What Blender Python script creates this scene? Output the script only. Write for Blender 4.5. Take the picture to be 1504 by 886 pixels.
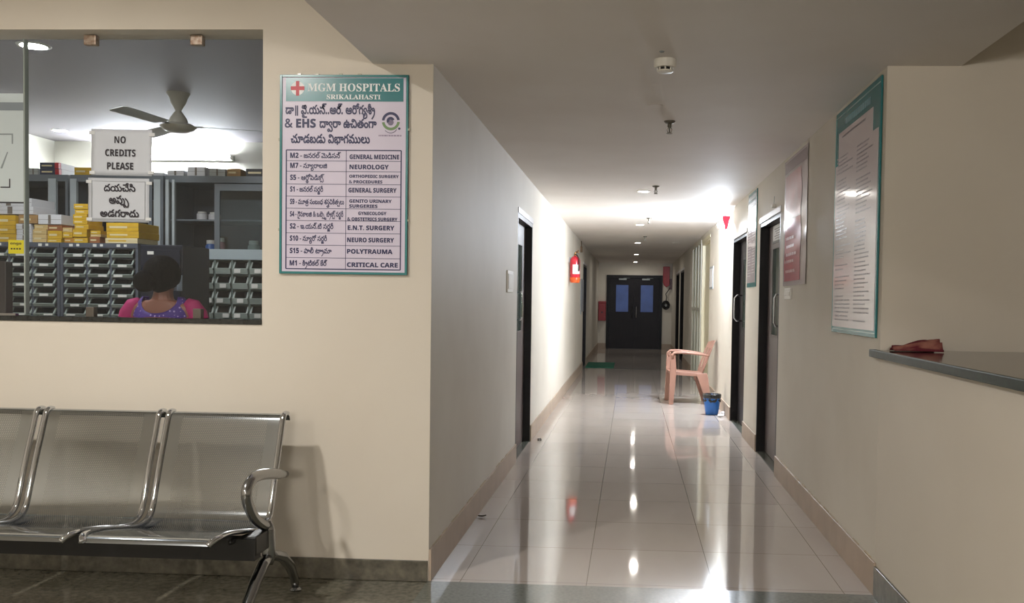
import bpy, bmesh, math, random
from mathutils import Vector, Matrix, noise
from mathutils.geometry import delaunay_2d_cdt

for o in list(bpy.data.objects):
    bpy.data.objects.remove(o, do_unlink=True)
SC = bpy.context.scene
COL = SC.collection
PI = math.pi
rnd = random.Random(7)

# ---------------------------------------------------------------- camera
cam_d = bpy.data.cameras.new('camera')
cam = bpy.data.objects.new('camera', cam_d)
COL.objects.link(cam)
SC.camera = cam
PITCH, YAW, ROLL = -0.032, -0.0512, 0.0153
PX, PY, FPX, EYE = 857.74, 485.01, 1340.0, 1.334
_f = Vector((math.sin(YAW) * math.cos(PITCH), math.cos(YAW) * math.cos(PITCH), math.sin(PITCH)))
_r0 = Vector((math.cos(YAW), -math.sin(YAW), 0))
_u0 = _r0.cross(_f)
_r = _r0 * math.cos(ROLL) + _u0 * math.sin(ROLL)
_u = -_r0 * math.sin(ROLL) + _u0 * math.cos(ROLL)
cam.matrix_world = Matrix(((_r.x, _u.x, -_f.x, 0), (_r.y, _u.y, -_f.y, 0), (_r.z, _u.z, -_f.z, EYE), (0, 0, 0, 1)))
cam_d.sensor_fit = 'HORIZONTAL'
cam_d.sensor_width = 36.0
cam_d.lens = FPX / 1504 * 36.0
cam_d.shift_x = -(PX - 752) / 1504
cam_d.shift_y = (PY - 443) / 1504
cam_d.clip_start = 0.05
cam_d.clip_end = 100

# ---------------------------------------------------------------- world, exposure
w = bpy.data.worlds.new('world')
SC.world = w
w.use_nodes = True
w.node_tree.nodes['Background'].inputs[0].default_value = (0.55, 0.6, 0.7, 1)
w.node_tree.nodes['Background'].inputs[1].default_value = 0.02
SC.view_settings.view_transform = 'Standard'
SC.view_settings.look = 'None'
SC.view_settings.exposure = 0.0
SC.view_settings.gamma = 1.0
SC.view_settings.use_curve_mapping = False

# lamp strengths (radiance of the luminous surfaces)
LOBBY_KEY = 1130.0      # ceiling panel, left half of the lobby
LOBBY_FILL = 1800.0      # unseen ceiling panel added behind the camera for bounce light
CORR_DOWN = 300.0       # recessed corridor downlights
CORR_BULB = 8500.0      # bulb on the corridor's right wall behind the red sign
SOFFIT_FILL_TUBE = 1040.0     # unseen tube added behind the camera to brighten the soffit
PHARM_DOWN = 420.0
PHARM_TUBE = 320.0

# ---------------------------------------------------------------- geometry helpers
class MB:
    def __init__(s):
        s.bm = bmesh.new()
    def box(s, x0, x1, y0, y1, z0, z1):
        v = [s.bm.verts.new((x, y, z)) for z in (z0, z1) for y in (y0, y1) for x in (x0, x1)]
        for f in ((0, 2, 3, 1), (4, 5, 7, 6), (0, 1, 5, 4), (2, 6, 7, 3), (0, 4, 6, 2), (1, 3, 7, 5)):
            s.bm.faces.new([v[i] for i in f])
        return s
    def face(s, pts):
        s.bm.faces.new([s.bm.verts.new(p) for p in pts])
        return s
    def grid(s, fn, nu, nv, closeu=False):
        vs = [[s.bm.verts.new(fn(i / (nu if closeu else nu - 1), j / (nv - 1))) for j in range(nv)] for i in range(nu)]
        for i in range(nu if closeu else nu - 1):
            for j in range(nv - 1):
                a, b = vs[i], vs[(i + 1) % nu]
                s.bm.faces.new((a[j], b[j], b[j + 1], a[j + 1]))
        return vs
    def rings(s, rings, cap=True):
        """rings: lists of points, skinned one to the next"""
        vs = [[s.bm.verts.new(p) for p in r] for r in rings]
        n = len(vs[0])
        for a, b in zip(vs, vs[1:]):
            for i in range(n):
                s.bm.faces.new((a[i], a[(i + 1) % n], b[(i + 1) % n], b[i]))
        if cap:
            s.bm.faces.new(list(reversed(vs[0])))
            s.bm.faces.new(vs[-1])
        return s
    def lathe(s, prof, c=(0, 0, 0), seg=24, axis='z', cap=True):
        R = []
        for r, h in prof:
            r = max(r, 1e-4)
            ring = []
            for k in range(seg):
                a = 2 * PI * k / seg
                p = (r * math.cos(a), r * math.sin(a), h)
                if axis == 'x': p = (p[2], p[0], p[1])
                if axis == 'y': p = (p[1], p[2], p[0])
                ring.append((c[0] + p[0], c[1] + p[1], c[2] + p[2]))
            R.append(ring)
        return s.rings(R, cap)
    def tube(s, path, r, seg=10, rad=None, flat=1.0, up=None):
        P = [Vector(p) for p in path]
        R = []
        prev = None
        for i, p in enumerate(P):
            t = (P[min(i + 1, len(P) - 1)] - P[max(i - 1, 0)]).normalized()
            if prev is None:
                n = Vector(up) if up else (Vector((0, 0, 1)) if abs(t.z) < .9 else Vector((1, 0, 0)))
            else:
                n = prev
            n = (n - t * n.dot(t)).normalized()
            prev = n
            b = t.cross(n)
            rr = rad[i] if rad else r
            R.append([p + n * (rr * math.cos(2 * PI * k / seg)) + b * (rr * flat * math.sin(2 * PI * k / seg)) for k in range(seg)])
        return s.rings(R)
    def ball(s, c, rx, ry=None, rz=None, nu=20, nv=12):
        ry = ry or rx; rz = rz or rx
        prof = []
        for j in range(nv + 1):
            t = -PI / 2 + PI * j / nv
            prof.append((math.cos(t), math.sin(t)))
        R = [[(c[0] + rx * max(q, .01) * math.cos(2 * PI * k / nu), c[1] + ry * max(q, .01) * math.sin(2 * PI * k / nu), c[2] + rz * h) for k in range(nu)] for q, h in prof]
        return s.rings(R)
    def prism(s, pts, axis, a, b):
        """polygon pts (2-D) extruded along an axis from a to b"""
        def m(p, t):
            return {'x': (t, p[0], p[1]), 'y': (p[0], t, p[1]), 'z': (p[0], p[1], t)}[axis]
        return s.rings([[m(p, a) for p in pts], [m(p, b) for p in pts]])
    def text(s, key, o, ux, uy, w=None, h=None, bold=0.0, anchor='l'):
        """printed lettering: outlines laid flat at o along ux/uy; w fits the width, h scales the height"""
        adv, gl = TEXT[key]
        # ink extents
        xs = [p[0] + gx for g, gx, gy in gl for c in GLYPH[g] for p in c]
        x0, x1 = min(xs), max(xs)
        sx = (w / (x1 - x0)) if w else None
        sy = h / 238.0 if h else sx
        if sx is None: sx = sy
        off = {'l': 0, 'c': -(x1 - x0) * sx / 2, 'r': -(x1 - x0) * sx}[anchor]
        o, ux, uy = Vector(o), Vector(ux), Vector(uy)
        for g, gx, gy in gl:
            cs = [[Vector((p[0], p[1], 0)) for p in c] for c in GLYPH[g]]
            if bold:
                cs = [fatten(c, bold) for c in cs]
            pts = [Vector((p.x, p.y)) for c in cs for p in c]
            ed = []; k = 0
            for c in cs:
                ed += [(k + i, k + (i + 1) % len(c)) for i in range(len(c))]; k += len(c)
            V, _e, F, _a, _b, _c = delaunay_2d_cdt(pts, ed, [], 0, 1e-4)
            vs = {}
            for f in F:
                c0 = sum((V[i] for i in f), Vector((0, 0))) / len(f)
                if winding(c0, cs) == 0: continue
                for i in f:
                    if i not in vs: vs[i] = s.bm.verts.new(o + ux * ((V[i].x + gx - x0) * sx + off) + uy * ((V[i].y + gy) * sy))
                s.bm.faces.new([vs[i] for i in f])
        return s
    def build(s, name, m, parent=None, loc=None, smooth=False, bevel=0, world=False, subsurf=0, norm=True):
        bm = s.bm
        if world:
            d = Vector(loc) if loc is not None else Vector()
            p = parent
            while p is not None:
                d = d + p.location
                p = p.parent
            bmesh.ops.translate(bm, verts=bm.verts, vec=-d)
        if norm: bmesh.ops.recalc_face_normals(bm, faces=bm.faces)
        me = bpy.data.meshes.new(name)
        bm.to_mesh(me); bm.free()
        o = bpy.data.objects.new(name, me)
        COL.objects.link(o)
        if m is not None: me.materials.append(m)
        if parent is not None: o.parent = parent
        if loc is not None: o.location = loc
        if smooth:
            me.polygons.foreach_set('use_smooth', [True] * len(me.polygons))
            if smooth == 'auto':
                me.set_sharp_from_angle(angle=math.radians(40))
        if bevel:
            b = o.modifiers.new('bevel', 'BEVEL'); b.width = bevel; b.segments = 2; b.limit_method = 'ANGLE'
        if subsurf:
            b = o.modifiers.new('sub', 'SUBSURF'); b.levels = subsurf; b.render_levels = subsurf
        return o

def winding(p, cs):
    n = 0
    for c in cs:
        for i in range(len(c)):
            a, b = c[i - 1], c[i]
            if (a.y > p.y) != (b.y > p.y) and p.x < (b.x - a.x) * (p.y - a.y) / (b.y - a.y) + a.x: n += 1 if b.y > a.y else -1
    return n
def fatten(c, d):
    n = len(c); out = []
    for i in range(n):
        a, b, e = c[i - 1], c[i], c[(i + 1) % n]
        n1 = Vector((-(b - a).y, (b - a).x, 0)); n2 = Vector((-(e - b).y, (e - b).x, 0))
        if n1.length: n1.normalize()
        if n2.length: n2.normalize()
        v = n1 + n2
        if v.length < .3: v = n1
        else: v = v / max(v.dot(n1), .5) if v.dot(n1) > 0 else n1
        if v.length > 1.8: v = v.normalized() * 1.8
        out.append(b + v * d)
    return out

def tag(o, label, cat, group=None, kind=None):
    if label: o['label'] = label
    if cat: o['category'] = cat
    if group: o['group'] = group
    if kind: o['kind'] = kind
    return o
def thing(name, label, cat, loc=(0, 0, 0), group=None, rz=0):
    o = bpy.data.objects.new(name, None)
    COL.objects.link(o)
    o.location = loc; o.rotation_euler = (0, 0, rz)
    o.empty_display_size = .1
    return tag(o, label, cat, group)
def struct(o):
    o['kind'] = 'structure'
    return o
def dup(root, loc, label=None, rz=None):
    r = root.copy(); COL.objects.link(r); r.location = loc
    if rz is not None: r.rotation_euler = (0, 0, rz)
    if label: r['label'] = label
    for ch in list(root.children):
        c = ch.copy(); COL.objects.link(c); c.parent = r
        for g in list(ch.children):
            d = g.copy(); COL.objects.link(d); d.parent = c
    return r

# lettering outlines (Telugu and Latin glyph contours drawn as polygons; layout of each written line)
GLYPH = [
[[7,0,7,9,25,12,34,21,37,29,37,196,35,206,33,210,21,216,7,218,7,226,92,226,157,71,223,226,306,226,306,218,289,214,284,210,281,205,278,188,278,34,280,21,285,14,293,10,306,9,306,0,196,0,196,9,215,12,221,18,225,27,226,41,226,198,143,0,134,0,52,193,52,40,55,20,59,15,65,11,73,9,84,9,84,0]],
[[133,-5,110,-3,89,2,70,10,54,21,40,35,28,51,20,70,15,91,14,114,15,136,20,156,28,175,40,191,53,205,69,216,87,224,107,229,128,231,145,230,164,226,192,216,199,218,206,226,208,231,217,231,217,153,208,153,203,166,190,188,173,205,163,212,143,219,133,220,99,208,79,172,72,113,74,81,80,54,89,34,102,18,118,9,137,6,148,7,157,10,163,14,167,19,170,35,169,73,167,80,157,88,149,90,137,90,137,98,248,98,248,90,239,90,231,88,227,85,224,80,221,64,221,14,192,4,163,-3]],
[],
[[8,0,8,9,26,12,31,16,34,21,37,40,37,188,34,205,31,210,26,214,8,218,8,226,120,226,120,218,106,216,95,210,91,201,90,188,90,124,170,124,170,188,168,206,166,210,154,216,140,218,140,226,252,226,252,218,234,214,229,210,226,205,223,188,223,40,226,22,229,16,234,12,252,9,252,0,140,0,140,9,158,12,163,15,167,21,170,40,170,110,90,110,90,40,93,21,96,16,102,12,120,9,120,0]],
[[129,-5,113,-4,98,-1,70,10,47,29,37,40,22,66,15,97,14,113,15,129,22,160,37,186,58,207,71,216,84,222,99,227,115,230,132,231,148,230,163,227,191,216,203,208,224,187,232,174,243,145,246,130,247,113,246,97,243,81,238,66,232,53,224,40,214,29,190,10,161,-1,146,-4],[131,6,163,18,182,54,188,113,187,145,181,172,172,193,161,208,146,217,129,220,97,208,78,172,72,113,74,81,79,54,88,33,100,18,114,9]],
[[21,-5,21,78,31,78,37,56,45,38,55,25,67,15,81,9,98,7,109,8,119,12,128,18,134,25,137,34,138,44,135,58,126,70,112,79,63,104,38,125,31,137,26,150,25,165,26,178,33,200,48,217,57,223,68,228,99,231,149,221,154,222,157,225,159,231,168,231,168,158,160,158,152,181,139,200,123,213,106,220,96,221,86,220,77,217,69,212,60,197,59,189,60,180,63,173,75,161,94,150,138,129,158,116,170,101,174,93,178,76,177,52,174,40,168,29,160,19,151,11,139,4,126,-1,111,-4,90,-5,73,-3,39,6,34,4,30,-5]],
[[8,0,8,9,26,12,31,16,34,21,37,40,37,188,34,205,31,210,26,214,8,218,8,226,132,225,152,223,167,218,177,213,186,206,199,188,202,177,203,165,201,147,194,132,182,119,166,110,145,104,120,102,90,102,90,40,93,21,96,16,102,12,120,9,120,0],[90,114,115,115,126,119,135,125,140,135,144,147,145,163,144,179,141,192,136,202,129,209,120,213,101,214,94,210,90,198]],
[[7,0,7,9,17,10,30,16,34,21,37,28,37,201,35,208,26,215,7,218,7,226,121,226,121,218,103,215,97,212,91,201,91,32,93,22,98,15,107,11,122,9,122,0]],
[[46,0,46,9,56,9,70,15,74,21,77,29,77,215,58,213,44,208,32,200,24,189,18,175,14,158,5,158,5,226,204,226,204,157,195,157,186,189,165,209,131,215,131,29,137,15,143,11,151,9,163,9,163,0]],
[[-4,0,-4,9,7,12,12,15,20,27,102,231,111,231,200,23,208,13,214,10,220,9,220,0,114,0,114,9,129,11,138,15,141,23,125,66,51,66,37,24,40,16,48,11,63,9,63,0],[56,80,120,80,88,158]],
[[8,0,8,9,26,12,31,16,34,21,37,40,37,188,34,206,31,211,18,217,8,218,8,226,124,226,124,218,109,217,99,213,93,207,90,188,90,41,92,23,96,17,103,14,131,14,145,16,166,25,176,31,191,50,203,77,212,77,199,0]],
[[8,0,8,9,26,12,31,16,34,21,37,40,37,188,34,205,31,210,26,214,8,218,8,226,108,226,138,224,163,219,182,211,196,200,204,185,207,166,201,142,184,123,156,111,224,13,228,10,238,9,238,0,168,0,100,105,90,105,90,40,93,21,96,16,102,12,120,9,120,0],[90,116,117,117,129,121,139,128,145,138,149,151,151,167,146,193,133,209,111,214,104,214,94,210,91,200,90,191]],
[[8,0,8,9,26,12,35,21,37,29,37,198,35,205,26,214,18,217,8,218,8,226,120,226,120,218,107,216,95,210,91,195,91,116,167,194,171,201,173,208,170,213,160,217,144,218,144,226,241,226,241,218,237,218,217,213,195,200,171,179,134,141,238,15,246,10,258,9,258,0,139,0,139,9,160,10,165,14,166,17,162,26,99,106,91,98,91,29,93,21,102,12,120,9,120,0]],
[[172,-4,152,0,137,6,121,22,117,28,122,30,107,8,88,-2,68,-4,52,-2,39,4,28,14,20,28,15,45,13,65,15,85,20,103,28,119,38,132,52,142,68,150,86,156,107,160,129,161,177,157,203,148,216,141,199,119,170,135,146,141,127,142,110,141,94,138,81,133,69,126,59,117,51,107,42,81,41,66,42,52,45,40,49,32,55,27,63,23,72,22,90,27,96,33,101,41,105,51,106,62,132,62,135,46,138,39,149,28,174,21,193,22,200,24,209,31,212,43,209,54,206,58,201,61,190,63,179,61,174,58,171,54,168,41,169,31,176,18,179,15,157,12,151,22,146,34,145,47,146,59,150,69,158,77,167,83,178,87,200,88,216,83,228,73,233,67,238,53,239,45,237,30,231,17,218,4,198,-3],[288,73,273,75,261,80,249,91,243,105,242,115,244,128,253,148,283,150,270,134,267,123,267,111,272,102,277,98,289,95,302,98,309,106,311,117,310,125,307,132,296,139,278,142,14,142,14,167,273,167,295,165,311,160,324,150,331,140,335,126,334,105,329,94,322,85,313,79,301,75]],
[[138,-46,138,217,165,217,165,-46],[65,-46,65,217,92,217,92,-46]],
[],
[[160,-4,142,-1,133,2,119,12,105,26,85,52,74,63,64,68,57,69,46,66,38,58,36,52,36,39,42,28,47,24,60,21,73,24,84,33,92,47,109,27,96,11,86,3,67,-4,47,-3,38,-1,30,3,18,15,14,22,10,38,10,55,12,64,21,78,33,88,48,93,64,94,78,90,84,87,103,70,132,35,146,25,162,22,182,27,189,33,194,41,197,52,198,64,197,76,190,98,177,115,169,122,148,133,137,137,97,142,81,142,109,167,132,164,153,159,172,151,188,141,201,129,212,115,219,100,224,83,225,52,218,29,213,20,206,11,197,5,186,0,174,-3],[67,143,61,145,50,153,40,167,32,188,60,197,63,186,73,169,77,167,86,167,99,175,111,188,135,219,148,230,162,238,187,242,189,216,175,214,160,207,140,185,121,161,104,148,92,143,86,142]],
[[-12,171,-20,157,-29,150,-42,144,-90,142,-90,167,-56,167,-45,170,-39,177,-38,187,-40,194,-46,199,-61,203,-183,203,-183,228,-70,228,-42,225,-29,220,-23,216,-14,203,-11,191],[-147,-20,-129,-23,-116,-30,-108,-40,-104,-52,-105,-69,-111,-83,-114,-87,-142,-89,-133,-80,-128,-71,-127,-56,-129,-51,-136,-45,-148,-42,-159,-45,-166,-51,-168,-55,-167,-67,-165,-72,-160,-76,-153,-79,-136,-81,-1,-81,-1,-106,-129,-106,-157,-103,-172,-97,-184,-86,-191,-68,-190,-49,-186,-39,-179,-31,-170,-25]],
[[24,19,27,32,34,39,39,41,50,41,59,36,63,32,65,26,65,12,63,6,55,-2,44,-4,34,-2,30,1,25,12]],
[[12,79,13,95,17,111,23,124,31,137,41,147,53,156,67,162,99,167,131,162,144,156,157,148,167,137,175,125,181,111,185,96,186,79,185,63,181,49,175,36,167,24,157,14,145,6,116,-3,99,-4,82,-3,53,6,41,14,22,35,16,48,13,63],[39,82,41,65,46,51,54,39,66,30,81,24,99,22,111,23,132,30,140,35,152,50,158,69,158,91,152,110,147,119,132,132,123,137,99,140,75,137,65,132,57,126,46,111,42,102],[236,-4,222,-3,209,1,197,7,176,26,167,37,181,59,199,38,218,26,239,22,258,27,265,33,270,41,273,52,274,64,273,77,266,98,260,108,244,124,225,137,214,142,226,164,240,158,264,141,275,131,284,120,297,95,300,81,301,66,299,46,294,29,285,15,272,4,256,-2],[352,-4,338,-3,325,1,313,7,292,26,283,37,296,59,315,38,327,29,340,24,354,22,365,24,373,27,380,33,385,41,388,52,389,64,386,88,382,98,369,116,351,130,331,141,343,167,369,152,391,133,400,122,413,96,416,82,417,66,415,46,410,29,400,15,388,4,371,-2],[199,143,193,145,182,153,172,167,164,188,192,197,195,186,205,169,209,167,218,167,231,175,243,188,267,219,280,230,294,238,319,242,321,216,307,214,292,207,272,185,253,161,236,148,224,143,218,142]],
[[157,-4,138,-2,122,5,108,17,74,60,62,69,55,70,46,67,42,64,39,59,37,48,37,40,44,19,53,5,26,-4,17,12,10,38,10,56,12,65,20,79,32,89,39,93,46,95,63,95,77,91,93,78,104,66,121,43,137,29,147,24,160,22,179,27,186,33,191,41,194,52,195,64,194,77,187,98,174,116,157,130,136,141,149,167,174,152,186,143,205,122,218,96,221,81,222,52,215,28,202,11,193,4,171,-3],[53,143,47,145,36,153,26,167,18,188,46,197,49,186,59,169,63,167,72,167,85,175,97,188,121,219,134,230,148,238,173,242,175,216,161,214,146,207,126,185,107,161,90,148,78,143,72,142]],
[[-118,187,-113,198,-104,208,-97,212,-98,206,-115,221,-120,234,-121,247,-118,257,-112,265,-101,273,-74,279,40,279,40,254,-78,254,-88,250,-93,242,-92,231,-89,227,-73,223,-16,223,-16,198,-69,198,-83,195,-90,187,-91,179,-85,170,-78,167,-53,167,-53,142,-85,143,-101,149,-112,158,-118,172]],
[[141,-4,100,-1,82,3,53,15,42,23,33,32,25,43,19,54,15,66,12,91,13,106,20,132,34,151,43,158,53,163,63,166,75,167,98,162,109,153,114,147,117,140,119,124,116,108,113,100,109,94,96,84,78,79,67,78,57,79,38,86,24,96,19,101,27,122,38,110,53,103,74,102,81,104,86,107,90,112,93,123,90,134,83,141,73,143,64,142,55,137,48,130,43,120,39,108,38,90,43,65,47,57,60,43,79,32,106,25,141,22,186,26,206,34,213,38,218,44,221,50,222,61,218,69,212,75,195,83,184,86,174,91,165,98,159,106,155,115,153,126,156,142,165,154,185,165,202,167,224,164,233,160,240,155,250,143,255,128,255,111,248,94,237,81,220,69,200,62,183,61,101,61,101,86,204,86,219,97,226,109,228,119,225,131,222,136,217,140,203,143,186,138,181,130,180,124,182,115,188,108,209,97,221,93,237,84,245,75,248,69,250,50,246,36,237,22,221,10,181,-2]],
[[12,79,13,95,17,111,23,124,31,137,41,147,53,156,67,162,99,167,131,162,144,156,157,148,167,137,175,125,181,111,185,96,186,79,185,63,181,49,175,36,167,24,157,14,145,6,116,-3,99,-4,82,-3,53,6,41,14,22,35,16,48,13,63],[39,83,41,66,46,51,54,39,66,30,81,24,99,22,111,23,132,30,140,35,152,51,158,70,158,92,152,112,147,120,132,134,123,138,111,141,99,142,86,141,65,134,51,120,42,103],[76,143,70,145,59,153,49,167,41,188,69,197,75,178,82,169,86,167,95,167,103,171,113,180,144,219,157,230,171,238,196,242,198,216,173,210,164,203,124,156,107,145,95,142]],
[[12,79,13,95,17,111,23,124,31,137,41,147,53,156,67,162,99,167,131,162,144,156,157,148,167,137,175,125,181,111,185,96,186,79,185,63,181,49,175,36,167,24,157,14,145,6,116,-3,99,-4,82,-3,53,6,41,14,22,35,16,48,13,63],[39,83,41,66,46,51,54,39,66,30,81,24,99,22,111,23,132,30,140,35,152,51,158,70,158,92,152,112,147,120,132,134,123,138,111,141,99,142,86,141,65,134,51,120,42,103],[220,140,201,146,192,153,184,167,182,188,187,205,193,214,222,217,213,206,206,190,207,178,212,168,216,165,229,162,241,165,245,168,248,173,250,183,249,192,242,203,227,208,176,208,166,207,158,204,152,200,144,186,142,177,116,177,114,187,105,200,99,205,80,208,72,208,66,206,57,198,55,193,57,177,62,171,76,167,92,167,92,142,71,142,53,147,46,151,34,163,30,171,27,189,29,201,34,212,42,221,52,228,64,232,89,233,108,229,119,222,128,210,132,202,127,204,138,220,154,230,170,233,237,231,259,221,267,212,274,192,273,171,269,160,262,152,252,145,241,141],[249,282,260,280,268,275,281,261,285,251,260,245,253,256,241,261,231,261,221,257,217,253,214,243,220,229,231,220,206,211,196,222,191,233,189,246,192,260,200,271,212,279,228,283]],
[[98,167,115,166,143,157,164,140,171,129,177,116,180,101,181,72,177,48,171,28,155,-3,127,10,140,29,150,52,153,71,153,92,148,112,144,120,130,134,121,138,110,141,96,142,76,139,67,135,53,123,44,105,41,82,44,54,48,42,60,20,67,10,39,-3,26,22,17,51,14,66,13,82,14,97,23,124,30,136,51,155,65,161,80,165],[75,143,58,153,53,159,44,176,41,188,68,197,75,178,81,169,85,167,94,167,107,175,150,225,170,238,196,242,198,216,173,210,159,198,129,161,112,148,101,143,94,142]],
[[58,-129,36,-127,19,-123,2,-112,-5,-103,-9,-92,-8,-79,-6,-71,-2,-65,14,-52,47,-36,52,-29,53,-24,49,-15,45,-12,33,-10,22,-12,18,-14,14,-20,13,-26,16,-35,-8,-40,-13,-20,-8,-5,-2,2,7,8,18,11,44,12,60,7,66,3,74,-7,78,-18,77,-34,74,-42,68,-49,52,-60,20,-76,17,-83,18,-91,27,-100,46,-104,58,-105,92,-100,101,-96,116,-83,122,-75,125,-65,126,-53,121,-28,110,-10,92,9,42,51,21,75,16,83,11,101,10,111,13,130,24,147,31,154,50,163,61,166,74,167,94,165,111,159,123,150,134,132,138,111,134,88,123,69,102,82,107,90,111,103,111,115,104,131,95,138,89,141,73,143,63,142,54,139,46,134,37,120,36,111,39,97,43,90,62,69,109,31,125,15,137,0,149,-25,153,-53,150,-76,141,-95,135,-103,127,-110,108,-120,85,-127]],
[[120,-4,99,-1,91,2,79,12,74,19,70,32,69,40,72,54,79,67,125,107,138,123,143,132,146,162,141,176,131,188,125,192,108,198,80,201,66,199,61,196,55,187,55,177,59,169,63,166,74,164,84,166,88,168,92,172,94,178,93,195,86,208,83,211,107,215,113,205,118,188,117,170,113,160,106,152,97,146,86,142,73,141,55,144,42,151,34,162,30,174,31,189,33,197,42,210,48,215,65,222,86,224,111,222,132,215,150,205,163,191,171,175,173,165,172,142,170,130,165,119,149,98,103,58,98,50,96,41,99,31,106,24,121,21,135,24,140,27,143,31,146,43,145,53,142,62,129,77,121,83,100,92,75,95,52,92,45,88,41,83,38,76,37,65,42,47,17,40,13,49,10,79,12,87,20,101,35,112,45,116,58,119,84,119,107,115,129,106,150,92,158,84,165,74,172,53,173,42,172,28,167,17,159,8,149,1,136,-3],[90,275,103,274,114,271,129,260,135,252,139,243,114,236,105,249,99,252,91,253,80,251,71,244,68,234,74,220,85,211,60,202,50,213,45,224,43,237,46,251,54,262,60,267,74,273]],
[[56,167,68,166,79,163,88,158,97,151,110,134,116,123,123,100,127,75,126,40,119,-1,105,-38,96,-55,74,-88,47,-117,18,-143,0,-123,36,-90,58,-64,78,-33,92,1,99,40,100,70,94,107,87,123,76,136,63,143,55,144,43,141,34,134,31,123,31,117,38,107,48,102,64,102,79,108,98,124,109,101,100,94,81,84,62,79,39,80,27,84,18,91,11,100,6,110,5,123,8,139,11,146,22,157,37,164]],
[[93,-3,71,-1,53,4,38,14,27,27,20,43,18,62,19,78,24,92,32,103,54,123,69,132,49,158,44,167,41,178,40,190,42,205,47,218,56,228,69,236,84,240,101,242,118,240,132,236,144,228,152,218,157,205,159,190,158,177,153,165,146,155,136,145,111,128,176,66,186,81,199,119,229,119,215,79,203,57,195,47,243,0,204,0,175,28,164,19,140,5,110,-2],[93,145,115,160,122,167,129,182,130,190,129,198,122,210,109,217,100,218,92,217,84,214,73,205,70,198,69,182,71,175,86,153],[107,23,130,30,149,40,156,46,87,114,58,92,53,84,49,74,48,63,50,52,54,42,61,34,70,28,81,24]],
[[30,0,30,238,167,238,167,197,80,197,80,144,161,144,161,103,80,103,80,42,167,42,167,0]],
[[30,0,30,238,80,238,80,145,175,145,175,238,225,238,225,0,175,0,175,103,80,103,80,0]],
[[83,-3,58,-2,36,3,15,11,15,58,50,44,75,39,87,38,98,39,107,42,118,51,121,64,120,72,115,79,108,85,75,103,63,108,44,120,28,138,21,154,18,174,20,193,28,210,40,224,56,233,76,239,111,241,146,234,169,225,153,185,124,196,106,199,88,199,75,193,68,182,67,175,69,167,72,161,87,150,144,120,158,105,167,88,170,78,168,46,160,29,148,16,130,5,109,-1]],
[[162,-4,148,-1,141,2,130,10,116,30,122,31,107,9,101,4,82,-3,68,-4,52,-2,39,4,28,15,20,29,15,46,13,67,15,86,19,104,27,119,37,132,50,143,65,151,82,157,100,161,121,162,141,161,159,157,176,151,190,143,202,132,212,119,220,104,224,86,225,52,218,28,213,18,207,10,199,4,180,-3],[167,22,176,23,183,27,189,33,194,41,197,53,198,67,197,81,190,106,175,125,165,132,139,141,118,142,102,141,88,138,65,126,50,107,45,95,42,82,41,68,42,53,45,41,49,33,55,27,72,22,89,27,96,33,101,41,105,51,106,62,132,62,134,49,138,39,144,32,159,23],[295,73,280,75,263,83,253,96,249,110,250,128,260,148,289,150,277,134,273,118,276,106,284,98,296,95,309,98,315,106,317,111,316,125,314,132,309,136,294,141,285,142,14,142,14,167,280,167,302,165,317,160,330,150,337,140,340,133,342,118,340,105,336,94,329,85,320,79,308,75]],
[[79,-111,66,-106,53,-98,40,-85,21,-62,7,-54,-3,-54,-10,-58,-15,-66,-16,-72,-14,-81,-7,-88,3,-90,15,-87,20,-84,32,-67,47,-86,35,-100,22,-109,9,-112,-7,-112,-15,-110,-28,-102,-39,-85,-41,-71,-38,-57,-35,-50,-26,-40,-14,-33,7,-31,19,-34,35,-44,75,-84,95,-89,108,-87,117,-80,124,-65,126,-53,121,-28,110,-10,78,21,51,42,27,67,16,83,11,101,10,111,13,130,24,147,40,159,61,166,74,167,94,165,111,159,123,150,134,132,138,111,134,88,123,69,102,82,107,90,111,103,111,115,104,131,95,138,89,141,73,143,63,142,54,139,46,134,37,120,36,111,39,97,43,90,62,69,118,23,132,7,146,-17,151,-34,153,-52,150,-74,146,-84,141,-92,126,-105,105,-112]],
[[14,79,15,95,19,110,25,123,33,135,43,144,56,152,84,161,101,162,118,161,147,152,159,145,169,135,177,124,183,111,187,96,188,79,187,63,184,49,178,36,170,24,159,14,147,6,118,-3,101,-4,84,-3,55,6,43,14,33,24,25,35,19,48,15,63],[43,66,48,51,57,39,68,30,83,24,101,22,113,23,134,30,142,35,149,42,158,60,161,81,158,102,154,112,143,127,134,134,125,138,114,141,101,142,88,141,77,138,68,134,59,127,48,112,44,103,42,93],[260,73,245,75,229,83,217,100,215,121,220,138,226,148,255,150,243,134,239,123,240,111,245,102,249,98,262,95,274,98,281,106,283,117,282,125,279,132,268,139,251,142,14,142,14,167,246,167,267,165,283,160,296,150,303,140,307,126,306,105,302,94,295,85,285,79,274,75]],
[[172,-4,153,0,137,6,121,22,117,28,123,30,107,8,88,-2,67,-4,52,-2,38,4,27,14,18,28,13,45,12,65,13,85,18,103,26,120,37,134,51,145,67,154,86,161,107,165,130,167,162,164,199,151,216,141,200,119,170,135,146,141,128,142,101,139,79,132,69,127,54,114,43,96,39,66,42,40,47,32,62,23,71,22,90,27,96,33,101,41,105,51,107,62,133,62,136,46,143,33,149,28,174,21,194,22,206,27,212,37,212,49,210,54,202,61,190,63,179,61,171,54,168,41,174,22,180,15,158,12,149,27,145,39,146,53,148,61,155,72,160,77,183,84,205,83,217,79,226,73,233,65,238,54,239,35,235,22,228,12,218,4,199,-3],[24,82,29,106,257,106,257,82],[141,208,138,159,113,159,111,208]],
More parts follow.
